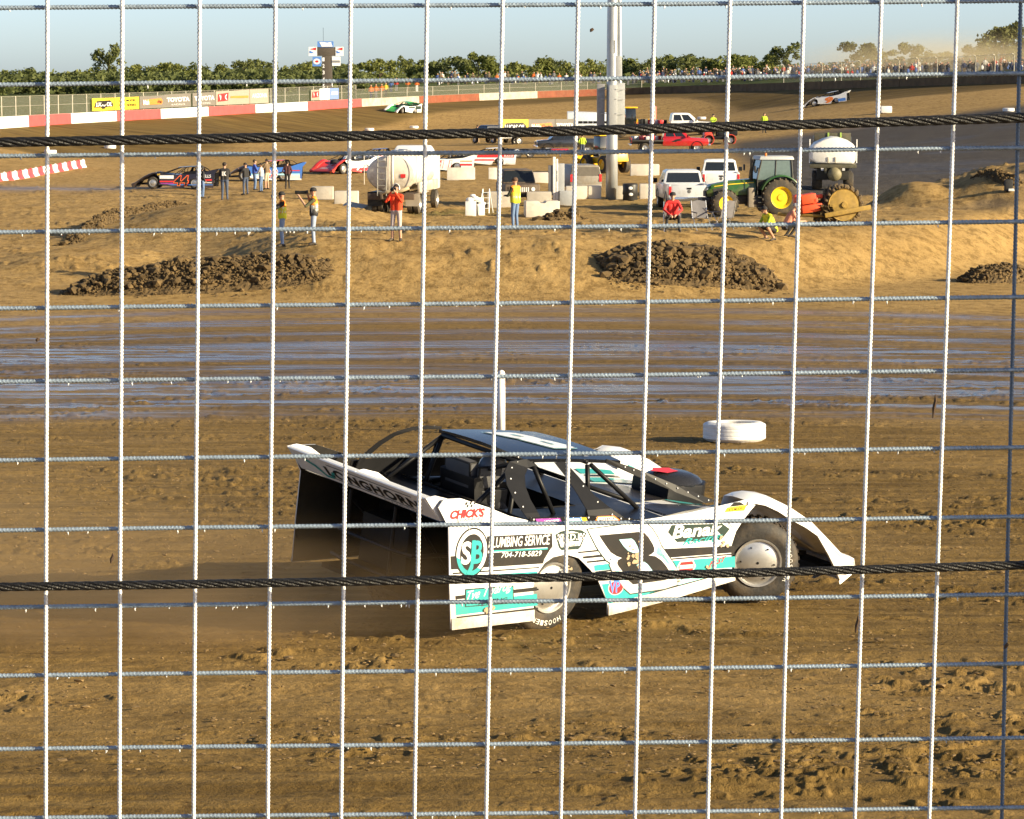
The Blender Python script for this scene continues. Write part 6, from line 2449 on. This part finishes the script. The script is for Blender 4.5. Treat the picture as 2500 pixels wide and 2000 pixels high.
def livery(num, ncols, bands, words=()):
    def fn(mb, f, sg):
        def U(x):
            return sg * x
        for x0, x1, z0, z1, c in bands:
            poly_on(mb, [(U(x0), z0), (U(x1), z0), (U(x1), z1), (U(x0), z1)], f, .003, c)
        if num:
            number_on(mb, f, num, U(.95), .50, .85, .56, ncols, shear=.15, d=.006, grow=.03)
        for w, x, z, ww, hh, c in words:
            text_on(mb, w, f, U(x), z, ww, hh, c, shear=.1, bold=.02, off=.012)
    return dict(fn=fn, both=True)


def park(px, d, rz, label, **k):
    p = GX(px, d)
    k.setdefault('lod', 2)
    return late_model('race_car', label, p, (0, 0, rz), group='race cars parked or running in the infield and far track', **k)


park(489, 172, PI - .04, 'black and pink race car wearing number forty-four, behind the onlookers on the mound', body=pt_black, skirt=pt_black, roofm=pt_black, hoodm=pt_black, steer=.0,
     side=livery('44', [R_, O_, K_], [(-.9, -.05, .50, .60, R_), (-.9, -.05, .36, .42, W_), (1.4, 2.25, .62, .82, W_), (1.4, 2.25, .42, .50, R_), (-.95, 2.2, .24, .28, B_), (1.4, 2.2, .30, .37, P_)],
                  [('WELLS', -.5, .78, .7, .18, W_), ('HP', 2.3, .87, .18, .1, Y_)]))
park(700, 184, PI + .06, 'blue and white race car with a red number behind the standing onlookers', body=pt_blue, skirt=pt_white, roofm=pt_red, hoodm=pt_black, nosem=pt_black, steer=0,
     side=livery('28', [W_, R_], [(-.9, -.05, .10, .40, W_), (-.9, 2.2, .40, .50, L_), (1.3, 2.2, .2, .4, W_), (-.9, -.05, .66, .72, R_)]))
park(872, 200, PI + .95, 'red nosed race car angled towards the camera left of the water tanker', body=pt_white, nosem=pt_red, hoodm=pt_red, roofm=pt_navy, skirt=pt_red, steer=0,
     side=livery('7', [R_, W_], [(-.9, 2.2, .2, .4, R_)]), hood_decor=lambda mb, f: [poly_on(mb, [(3.45, -.35), (3.45, .35), (3.5, .35), (3.5, -.35)], f, .003, W_), poly_on(mb, [(3.6, -.35), (3.6, .35), (3.66, .35), (3.66, -.35)], f, .003, W_), text_on(mb, '7', lambda u, v, o=0.0: f(2.9 - v, u), 0, 0, .4, .5, W_)])
park(948, 214, PI + .2, 'white and red race car mostly hidden behind the water tanker', body=pt_white, hoodm=pt_white, roofm=pt_navy, steer=0, side=livery('1', [R_, W_], [(-.9, 2.2, .2, .36, R_)]))
park(1122, 204, PI + .02, 'white race car with a red number eleven right of the water tanker', body=pt_white, hoodm=pt_black, roofm=pt_black, skirt=pt_white, steer=0,
     side=livery('11', [R_, W_], [(1.3, 2.2, .62, .80, R_), (1.3, 2.2, .38, .48, R_), (-.9, -.05, .40, .54, R_), (-.9, -.05, .68, .76, O_)]))
park(1225, 216, PI + .03, 'red and white race car between the eleven car and the trailer', body=pt_white, hoodm=pt_black, roofm=pt_white, fin=pt_white, steer=0,
     side=livery('', [], [(-.9, 1.9, .62, .84, R_), (.6, 2.2, .38, .5, R_)], [('RACE', -.5, .74, .7, .12, W_)]))
for px, py, rz, lab, kw in ((1000, 275, PI + .95, 'green and white race car running along the far wall', dict(body=pt_white, fin=pt_green, hoodm=pt_green, roofm=pt_green, sparm=pt_green, deckm=pt_green,
                                                                                                                  side=livery('', [], [(-.95, .2, .5, .9, N_), (.3, 1.6, .65, .82, N_)]))),
                            (2050, 251, PI - .28, 'white race car with an orange number running on the far bank', dict(body=pt_white, hoodm=pt_white, roofm=pt_white, deckm=pt_white, sparm=pt_white,
                                                                                                                   side=livery('9', [O_, O_, O_], [(-.9, -.05, .15, .5, B_)])))):
    p = G(px, py)
    c = late_model('race_car', lab, p, (0, 0, rz), group='race cars parked or running in the infield and far track', lod=2, steer=.3, **kw)
    dx, dy = .8, .8
    n = Vector((-(gz(p.x + dx, p.y) - gz(p.x - dx, p.y)) / (2 * dx), -(gz(p.x, p.y + dy) - gz(p.x, p.y - dy)) / (2 * dy), 1)).normalized()
    q = Vector((0, 0, 1)).rotation_difference(n)
    c.rotation_euler = (q.to_matrix() @ Matrix.Rotation(rz, 3, 'Z')).to_euler()

# ------------------------------------------------------------------ people
def capsule(mb, p, q, r0, r1, seg=10):
    p, q = Vector(p), Vector(q)
    d = q - p
    L = d.length
    d = d / L if L > 1e-6 else Vector((0, 0, 1))
    pts, rs = [], []
    for a in (-1.45, -1.0, -.5):
        pts.append(p + d * (r0 * math.sin(a)))
        rs.append(r0 * math.cos(a))
    pts += [p, q]
    rs += [r0, r1]
    for a in (.5, 1.0, 1.45):
        pts.append(q + d * (r1 * math.sin(a)))
        rs.append(r1 * math.cos(a))
    mb.tube(pts, rs, seg)


def skeleton(pose):
    """joints of a 1.75 m figure facing +x; returns [(p, q, r0, r1, tag)]"""
    S = []
    leg = {}
    if pose.get('base') == 'sit':
        pel, che, nk = Vector((0, 0, .50)), Vector((.10, 0, .88)), Vector((.16, 0, 1.06))
        for s in (-1, 1):
            leg[s] = [(.02, s * .10, .50), (.42, s * .20, .50), (.40, s * .22, .08), (.54, s * .24, .04)]
    elif pose.get('base') == 'crouch':
        pel, che, nk = Vector((-.06, 0, .36)), Vector((.12, 0, .72)), Vector((.20, 0, .88))
        for s in (-1, 1):
            leg[s] = [(-.04, s * .11, .36), (.34, s * .24, .50), (.04, s * .22, .09), (.20, s * .26, .04)]
    else:
        lean = pose.get('lean', 0)
        st = pose.get('stride', .0)
        pel, che, nk = Vector((0, 0, .95)), Vector((lean * .4, 0, 1.30)), Vector((lean * .6, 0, 1.47))
        for s in (-1, 1):
            w = pose.get('wide', .11)
            leg[s] = [(0, s * .095, .92), (.03 + s * st * .5, s * w, .50), (s * st, s * (w + .02), .08), (s * st + .14, s * (w + .06), .04)]
    up = (nk - che).normalized()
    sh = nk - up * .06
    for s in (-1, 1):
        S.append((pel + Vector((0, s * .07, 0)), che + Vector((0, s * .085, 0)), .120, .118, 'torso'))
        S.append((sh, sh + Vector((0, s * .16, -.01)), .085, .075, 'torso'))
        a, b, c, d = [Vector(v) for v in leg[s]]
        S.append((a, b, .092, .064, 'thigh'))
        S.append((b, c, .060, .044, 'calf'))
        S.append((c, d, .047, .036, 'shoe'))
        S.append((c + Vector((-.05, 0, -.03)), c, .038, .042, 'shoe'))
        e, w = pose['arms'][0 if s > 0 else 1]
        e, w = Vector(e), Vector(w)
        if pose.get('base') in ('sit', 'crouch'):
            e, w = e + nk - Vector((0, 0, 1.47)), w + nk - Vector((0, 0, 1.47))
        s0 = sh + Vector((0, s * .19, -.02))
        S.append((s0, e, .060, .046, 'upper'))
        S.append((e, w, .043, .032, 'fore'))
        d = (w - e).normalized()
        k = w + d * .085
        S.append((w, k, .030, .034, 'hand'))
        u = d.cross(Vector((0, 0, 1)))
        u = u.normalized() if u.length > .1 else Vector((0, 1, 0))
        v = u.cross(d)
        curl = pose.get('curl', .5)
        for i, ln in enumerate((.075, .085, .08, .065)):
            o = u * (.027 - .018 * i)
            m = k + o + d * ln * .5 - v * .008
            S.append((k + o * .8, m, .0115, .0105, 'hand'))
            S.append((m, m + (d * (1 - curl) - v * curl).normalized() * ln * .5, .0105, .009, 'hand'))
        S.append((w + d * .03 + u * .025, w + d * .075 + u * .06 - v * .02, .0135, .011, 'hand'))
    hd = nk + up * .17 + Vector((.02, 0, 0))
    S.append((nk - up * .02, nk + up * .08, .056, .054, 'head'))
    S.append((hd + Vector((-.01, 0, .02)), hd + Vector((.0, 0, -.01)), .092, .088, 'head'))
    S.append((hd + Vector((.03, 0, -.05)), hd + Vector((.045, 0, -.075)), .062, .046, 'head'))
    S.append((hd + Vector((.085, 0, .0)), hd + Vector((.106, 0, -.022)), .013, .016, 'head'))
    for s in (-1, 1):
        S.append((hd + Vector((-.005, s * .088, .01)), hd + Vector((-.005, s * .09, -.025)), .016, .014, 'head'))
    return S, hd, nk, che, pel


DOWN = [((.02, .27, 1.13), (.08, .27, .88)), ((.02, -.27, 1.13), (.08, -.27, .88))]
SHOOT = [((.20, .26, 1.24), (.24, .07, 1.52)), ((.20, -.26, 1.24), (.22, -.09, 1.53))]
LONGLENS = [((.24, .20, 1.20), (.42, .06, 1.46)), ((.12, -.30, 1.26), (.18, -.09, 1.54))]
HOLD = [((.12, .25, 1.14), (.34, .10, 1.14)), ((.12, -.25, 1.14), (.34, -.10, 1.14))]
POCKET = [((-.06, .29, 1.14), (.10, .20, .95)), ((-.06, -.29, 1.14), (.10, -.20, .95))]
POINT = [((.16, .26, 1.20), (.36, .18, 1.40)), ((.12, -.26, 1.16), (.30, -.14, 1.20))]
LAP = [((.18, .30, 1.16), (.44, .10, 1.00)), ((.18, -.30, 1.16), (.44, -.10, 1.00))]


def cm(nm, c, rough=.85):
    return mat('fabric ' + nm, c, rough, var=.12, scale=9, bump=.25, bscale=60)


JEANS = cm('blue jeans', (.12, .19, .34))
DKJEANS = cm('dark jeans', (.055, .075, .125))
BLACKF = cm('black', (.02, .019, .02))
SHOE = mat('dark shoe', (.03, .025, .022), .7, dirt=.4)
HIVIS_Y = cm('hi-vis yellow', (.72, .70, .02), .7)
HIVIS_O = cm('hi-vis orange', (.85, .26, .02), .7)
SILVER = mat('reflective tape', (.75, .74, .66), .4, .2)
skins = [skin_m, mat('tanned skin', (.38, .20, .12), .6, var=.05)]
hair_m = mat('dark brown hair', (.03, .02, .014), .8, bump=.5)
eye_m = mat('eye', (.02, .015, .012), .3)


def person(label, p, h, face, pose, shirt, pants, skin=0, sleeves='long', shorts=False, cap=None, vest=None, hair=True, group=None, shoes=SHOE, print_=None, cups=False, hood=False):
    S, hd, nk, che, pel = skeleton(pose)
    mb = MB()
    for a, b, r0, r1, _ in S:
        capsule(mb, a, b, r0, r1)
    tmp = mb.build('tmp', SHOE)
    md = tmp.modifiers.new('r', 'REMESH')
    md.mode, md.voxel_size = 'VOXEL', .0125
    sm = tmp.modifiers.new('s', 'SMOOTH')
    sm.factor, sm.iterations = .5, 4
    dc = tmp.modifiers.new('d', 'DECIMATE')
    dc.ratio = .4
    me = bpy.data.meshes.new_from_object(tmp.evaluated_get(bpy.context.evaluated_depsgraph_get()))
    tm = tmp.data
    bpy.data.objects.remove(tmp)
    bpy.data.meshes.remove(tm)
    n = len(me.polygons)
    c = np.empty(n * 3)
    me.polygons.foreach_get('center', c)
    c = c.reshape(-1, 3)
    best, who = np.full(n, 9.0), np.zeros(n, int)
    for i, (a, b, r0, r1, _) in enumerate(S):
        A, B = np.array(a), np.array(b)
        d = B - A
        t = np.clip(((c - A) @ d) / max(1e-9, d @ d), 0, 1)
        ds = np.linalg.norm(c - (A + t[:, None] * d), axis=1) - (r0 + (r1 - r0) * t)
        k = ds < best
        best[k], who[k] = ds[k], i
    tags = np.array([s[4] for s in S])[who]
    sk, sh, pt, so = 0, 1, 2, 3
    mp = dict(head=sk, hand=sk, torso=sh, upper=sh, fore=sh if sleeves == 'long' else sk, thigh=pt, calf=sk if shorts else pt, shoe=so)
    idx = np.array([mp[t] for t in tags])
    low = (tags == 'torso') & (c[:, 2] < pel.z + .02)
    idx[low] = pt
    me.materials.clear()
    for m in (skins[skin], shirt, pants, shoes):
        me.materials.append(m)
    me.polygons.foreach_set('material_index', idx.astype(np.int32))
    me.polygons.foreach_set('use_smooth', np.ones(n, dtype=bool))
    me.name = 'person'
    o = bpy.data.objects.new('person', me)
    COL.objects.link(o)
    o.location = p
    o.rotation_euler = (0, 0, face)
    k = h / 1.75
    o.scale = (k, k, k)
    tag(o, label, 'person', group)
    if vest:
        vn = np.empty(len(me.vertices) * 3)
        vc = np.empty(len(me.vertices) * 3)
        me.vertices.foreach_get('co', vc)
        me.vertices.foreach_get('normal', vn)
        vc, vn = vc.reshape(-1, 3), vn.reshape(-1, 3)
        keep = np.where((tags == 'torso') & (c[:, 2] > pel.z - .05))[0]
        used, vs, fs, mi = {}, [], [], []
        for f in keep:
            q = []
            for v in me.polygons[int(f)].vertices:
                if v not in used:
                    used[v] = len(vs)
                    vs.append(tuple(vc[v] + vn[v] * .018))
                q.append(used[v])
            fs.append(tuple(q))
            t = (c[f, 2] - pel.z) / (nk.z - pel.z)
            mi.append(vest(t, c[f, 0]))
        mb = MB()
        mb.add(vs, fs)
        mb.m = mi
        mb.build('vest', [HIVIS_Y, HIVIS_O, SILVER, BLACKF], o, smooth=True)
    if cap is not None:
        mb = MB()
        mb.lathe([(.103, -.01), (.105, .03), (.092, .075), (.05, .105), (.0, .112)], 16, 0, Matrix.Translation(hd + Vector((-.008, 0, .012))))
        mb.loft([[(hd.x + .07, hd.y + y, hd.z + .03) for y in (-.075, 0, .075)], [(hd.x + .155, hd.y + y * .7, hd.z + .012) for y in (-.075, 0, .075)]])
        mb.build('cap', cap, o, smooth=True)
    elif hood:
        mb = MB()
        mb.ball(hd + Vector((-.03, 0, .0)), (.12, .115, .15), 0, 14, 9)
        mb.build('hood', shirt, o, smooth=True)
    elif hair:
        mb = MB()
        mb.ball(hd + Vector((-.022, 0, .028)), (.098, .098, .098), 0, 14, 9)
        mb.build('hair', hair_m, o, smooth=True)
    for s in (-1, 1):
        MB().ball(hd + Vector((.085, s * .033, .004)), .011, 0, 6, 4).build('eye', eye_m, o)
    if cups:
        mb = MB()
        mb.tube([(hd.x, hd.y + .12 * math.cos(a), hd.z + .02 + .125 * math.sin(a)) for a in np.linspace(0, PI, 9)], .014, 6)
        for s in (-1, 1):
            mb.ball((hd.x, hd.y + s * .11, hd.z), (.04, .025, .05), 0, 10, 6)
        mb.build('headphones', tyre_w, o, smooth=True)
    if print_:
        q = MB()
        text_on(q, print_, lambda u, v, o_=0.0: (che.x - .145, -u, che.z - .06 + v), 0, 0, .2, .2, 0, bold=.05)
        q.build('back_print', tyre_w, o)
    return o


def camera_body(label, host, pos, lens=.14, rr=.04):
    M = Matrix.Translation(host.location) @ Matrix.Rotation(host.rotation_euler.z, 4, 'Z')
    k = host.scale[0]
    t = thing('camera', label, 'camera', M @ (Vector(pos) * k), host.rotation_euler.z)
    MB().box((0, 0, 0), (.08, .15, .11)).build('body', black_m, t, bevel=.015)
    MB().lathe([(rr, 0), (rr, lens * .6), (rr * 1.15, lens * .65), (rr * 1.15, lens), (rr * .9, lens)], 16, 0, Matrix.Translation((.04, 0, -.01)) @ Matrix.Rotation(PI / 2, 4, 'Y')).build('lens', black_m, t, angle=40)


vest_a = lambda t, x: 2 if (.30 < t < .36 or .55 < t < .60) else (1 if (t > .62 or .36 <= t < .40 or .26 < t <= .30) else 0)
vest_b = lambda t, x: 2 if (.22 < t < .30 or .42 < t < .50) else (3 if t < .54 else 1)
vest_c = lambda t, x: 2 if (.28 < t < .34) else (1 if (.34 <= t < .40 or (t > .6 and abs(x) < .08)) else 0)
GRP = 'people standing in the infield'
WEST = PI                                       # facing the left of the picture
AWAY = PI / 2
CAMW = -PI / 2
person('onlooker in a black hooded jacket and jeans, farthest left on the mound', G(494, 485), 1.80, .5, dict(arms=POCKET, wide=.10), BLACKF, JEANS, hood=True, group=GRP)
person('onlooker in a black jacket with a white print on the back', G(549, 492), 1.68, AWAY, dict(arms=HOLD, wide=.10), BLACKF, DKJEANS, print_='1K', group=GRP)
person('stout onlooker in a black jacket raising a hand near the middle of the group', G(600, 477), 1.84, 2.4, dict(arms=POINT, wide=.12), BLACKF, DKJEANS, cap=BLACKF, group=GRP)
person('onlooker in a bright blue jacket among the group on the mound', G(622, 466), 1.82, .3, dict(arms=HOLD, wide=.11), cm('bright blue', (.05, .10, .42)), JEANS, group=GRP)
person('onlooker in a pale shirt and jeans between the blue and the brown jackets', G(638, 470), 1.70, 2.8, dict(arms=HOLD, wide=.10), cm('pale shirt', (.5, .48, .46)), JEANS, group=GRP)
person('onlooker in a brown jacket and light shorts on the mound', G(652, 464), 1.84, 2.6, dict(arms=HOLD, wide=.11), cm('brown jacket', (.15, .10, .055)), cm('khaki shorts', (.50, .42, .30)), shorts=True, group=GRP)
person('small dark figure in maroon standing in the shade behind the mound', G(702, 462), 1.66, AWAY, dict(arms=POCKET, wide=.09), cm('maroon', (.06, .02, .022)), BLACKF, group=GRP)
a = person('photographer in a yellow safety vest and knit cap aiming a camera left', G(690, 604), 1.83, WEST + .15, dict(arms=SHOOT, wide=.11), BLACKF, cm('light jeans', (.26, .33, .46)), cap=BLACKF, vest=vest_a, group=GRP)
camera_body('black camera held by the photographer in the yellow vest', a, (.20, 0, 1.62), .12)
a = person('photographer in a striped orange vest aiming a long lens left', G(767, 603), 1.90, WEST + .05, dict(arms=LONGLENS, wide=.12), cm('olive shirt', (.10, .10, .05)), cm('washed jeans', (.28, .34, .44)), cap=BLACKF, sleeves='short', vest=vest_b, group=GRP)
camera_body('black camera with a long lens held by the photographer in the striped vest', a, (.20, -.02, 1.62), .36, .05)
a = person('man in an orange red hoodie and shorts with white headphones, aiming a camera', G(968, 591), 1.87, CAMW - .35, dict(arms=SHOOT, wide=.12), cm('orange red hoodie', (.72, .055, .012)), cm('grey shorts', (.42, .36, .36)), shorts=True, cups=True, group=GRP)
camera_body('black camera held to the face of the man in the orange red hoodie', a, (.20, 0, 1.62), .14, .045)
person('man in a yellow vest and jeans turned away beside the bright concrete block', G(1258, 561), 1.82, 2.5, dict(arms=HOLD, wide=.10), cm('dark green shirt', (.03, .035, .02)), cm('mid jeans', (.12, .19, .33)), cap=cm('brown cap', (.09, .05, .03)), vest=vest_c, group=GRP)
sp_ = G(1641, 566)
person('man in a red jacket sitting forward on a folding chair', sp_, 1.80, CAMW, dict(base='sit', arms=LAP, curl=.8), cm('red jacket', (.62, .03, .03)), BLACKF, cap=BLACKF, group=GRP)
fig = G(1883, 592)
person('crouching man in a lime vest and shorts with black boots on the berm', fig, 1.80, WEST + .5, dict(base='crouch', arms=HOLD), cm('lime vest shirt', (.32, .42, .03)), BLACKF, sleeves='short', shorts=True, cap=BLACKF, vest=lambda t, x: 0, skin=1, group=GRP)
person('man in a salmon shirt and pale cap crouching behind the man in the lime vest', fig + Vector((.62, .9, .05)), 1.80, .2, dict(base='crouch', arms=HOLD), cm('salmon shirt', (.62, .24, .16)), BLACKF, sleeves='short', cap=cm('grey cap', (.34, .32, .32)), group=GRP)
# far workers
FG = 'track workers in bright shirts'
lime = cm('lime shirt', (.45, .62, .03), .7)
person('flag worker in a lime vest standing on the far track, nearer the white truck', GX(1739, 262), 1.8, CAMW, dict(arms=POINT, wide=.1), lime, BLACKF, cap=BLACKF, group=FG)
person('worker in a lime shirt standing alone on the far track right of the flag worker', GX(1863, 256), 1.8, CAMW, dict(arms=POCKET, wide=.1), lime, BLACKF, group=FG)
person('worker in a lime vest standing at the nose of the black pickup', GX(1421, 234), 1.8, AWAY, dict(arms=POCKET, wide=.1), lime, DKJEANS, group=FG)
u0 = GX(1752, 246)
person('driver in a lime shirt sitting in the small utility vehicle', u0 + Vector((-.1, -.3, .62)), 1.7, WEST, dict(base='sit', arms=LAP), lime, BLACKF, cap=BLACKF, group=FG)
person('passenger in a bright green shirt sitting in the small utility vehicle', u0 + Vector((.22, .3, .62)), 1.7, WEST, dict(base='sit', arms=LAP), cm('bright green', (.12, .50, .04)), BLACKF, group=FG)
person('dark dressed photographer standing far left of the sign trailer', GX(1166, 280), 1.8, AWAY, dict(arms=SHOOT, wide=.1), BLACKF, cm('tan trousers', (.4, .3, .2)), group=FG)


# folding chairs
def chair(label, p, rz, back=True):
    t = thing('folding_chair', label, 'chair', p, rz, 'folding chairs on the berm')
    fm = mat('grey chair canvas', (.13, .125, .135), .85, bump=.3)
    mt = mat('chair tube', (.6, .6, .6), .3, .6)
    MB().loft([[(.24, -.26, .44), (.24, 0, .40), (.24, .26, .44)], [(-.2, -.26, .42), (-.2, 0, .37), (-.2, .26, .42)]]).build('seat', fm, t, smooth=True)
    if back:
        m = MB()
        m.loft([[(-.2, -.27, .42), (-.22, 0, .42), (-.2, .27, .42)], [(-.3, -.27, .75), (-.34, 0, .75), (-.3, .27, .75)], [(-.36, -.24, 1.0), (-.40, 0, 1.04), (-.36, .24, 1.0)]])
        m.build('backrest', fm, t, smooth=True)
    for s in (-1, 1):
        MB().tube([(.26, s * .28, 0), (-.22, s * .28, .5)], .014, 6).build('leg', mt, t)
        MB().tube([(-.26, s * .28, 0), (.26, s * .28, .62)], .014, 6).build('leg', mt, t)
        MB().tube([(-.22, s * .28, .42), (-.38, s * .27, 1.02)], .014, 6).build('back_post', mt, t)
        MB().tube([(.28, s * .29, .62), (-.28, s * .29, .64)], .022, 6).build('armrest', fm, t)


chair('folding chair under the man in the red jacket', sp_ + Vector((0, .06, 0)), CAMW)
chair('empty grey folding chair between the seated man and the tractor wheel', G(1714, 563), CAMW + .3)
chair('second empty folding chair in front of the tractor wheel', G(1765, 561), AWAY + .6)

# the driver, strapped into the white and teal car
dv = person('driver in a dark suit and grey helmet inside the white and teal race car', Vector((0, 0, 0)), 1.72, 0, dict(base='sit', arms=LAP, curl=.8), BLACKF, BLACKF, hair=False)
dM = Matrix.Translation(POSE['loc']) @ Matrix.Rotation(POSE['rot'][2], 4, 'Z') @ Matrix.Rotation(POSE['rot'][1], 4, 'Y') @ Matrix.Rotation(POSE['rot'][0], 4, 'X')
dv.location = dM @ Vector((.06, .05, -.12))
dv.rotation_euler = POSE['rot']
hm = MB()
hm.ball((.22, 0, 1.24), (.145, .125, .15), 0, 18, 12)
hm.box((.345, 0, 1.25), (.03, .17, .07), 1)
hm.build('helmet', [mat('grey helmet', (.30, .30, .31), .3, coat=.4), glass], dv, smooth=True)

# ------------------------------------------------------------------ dust in the air
def dust(name, label, c, r, dens, col, scale=1.0, seed=0.0, low=.42, high=.75, rot=0.0):
    """cloud of dust: a closed hull filled with uneven, thinning volume"""
    mb = MB()
    mb.ball((0, 0, 0), 1.0, 0, 20, 12)
    m = bpy.data.materials.new(name)
    m.use_nodes = True
    n, l = m.node_tree.nodes, m.node_tree.links
    n.remove(n['Principled BSDF'])
    v = n.new('ShaderNodeVolumePrincipled')
    v.inputs['Color'].default_value = (*col, 1)
    v.inputs['Anisotropy'].default_value = .1
    tc = n.new('ShaderNodeTexCoord')
    ln = n.new('ShaderNodeVectorMath')
    ln.operation = 'LENGTH'
    l.new(tc.outputs['Object'], ln.inputs[0])
    fo_ = n.new('ShaderNodeMapRange')
    fo_.interpolation_type = 'SMOOTHSTEP'
    fo_.inputs['From Min'].default_value, fo_.inputs['From Max'].default_value = .35, 1.0
    fo_.inputs['To Min'].default_value, fo_.inputs['To Max'].default_value = 1, 0
    l.new(ln.outputs['Value'], fo_.inputs['Value'])
    nz = n.new('ShaderNodeTexNoise')
    nz.inputs['Scale'].default_value = scale
    nz.inputs['Detail'].default_value = 3
    mp = n.new('ShaderNodeMapping')
    mp.inputs['Location'].default_value = (seed, seed * .7, 0)
    l.new(tc.outputs['Object'], mp.inputs['Vector'])
    l.new(mp.outputs[0], nz.inputs['Vector'])
    nr = n.new('ShaderNodeMapRange')
    nr.inputs['From Min'].default_value, nr.inputs['From Max'].default_value = low, high
    l.new(nz.outputs['Fac'], nr.inputs['Value'])
    m1 = n.new('ShaderNodeMath')
    m1.operation = 'MULTIPLY'
    l.new(fo_.outputs[0], m1.inputs[0])
    l.new(nr.outputs[0], m1.inputs[1])
    m2 = n.new('ShaderNodeMath')
    m2.operation = 'MULTIPLY'
    m2.inputs[1].default_value = dens
    l.new(m1.outputs[0], m2.inputs[0])
    l.new(m2.outputs[0], v.inputs['Density'])
    l.new(v.outputs[0], n['Material Output'].inputs['Volume'])
    o = mb.build(name, m, loc=c, rot=(0, 0, rot), smooth=True)
    o.scale = r
    tag(o, label, 'dust', kind='stuff')
    return o


dust('tyre_dust', 'thin brown dust thrown up behind the sliding race car', (-2.9, 23.0, 2.62), (3.7, 1.6, 1.0), .80, (.52, .37, .20), 2.6, 3.0, .36, .80, .05)
dust('drifting_dust', 'faint tan dust hanging over the track left of the race car', (-4.6, 24.5, 3.1), (4.2, 2.6, 1.3), .10, (.66, .50, .30), 1.6, 5.0, .3, .7)
dust('bank_dust', 'tan dust cloud drifting over the trees at the right edge', (68, 400, 7.0), (34, 30, 7), .05, (.80, .68, .45), 1.3, 1.0, .25, .7)
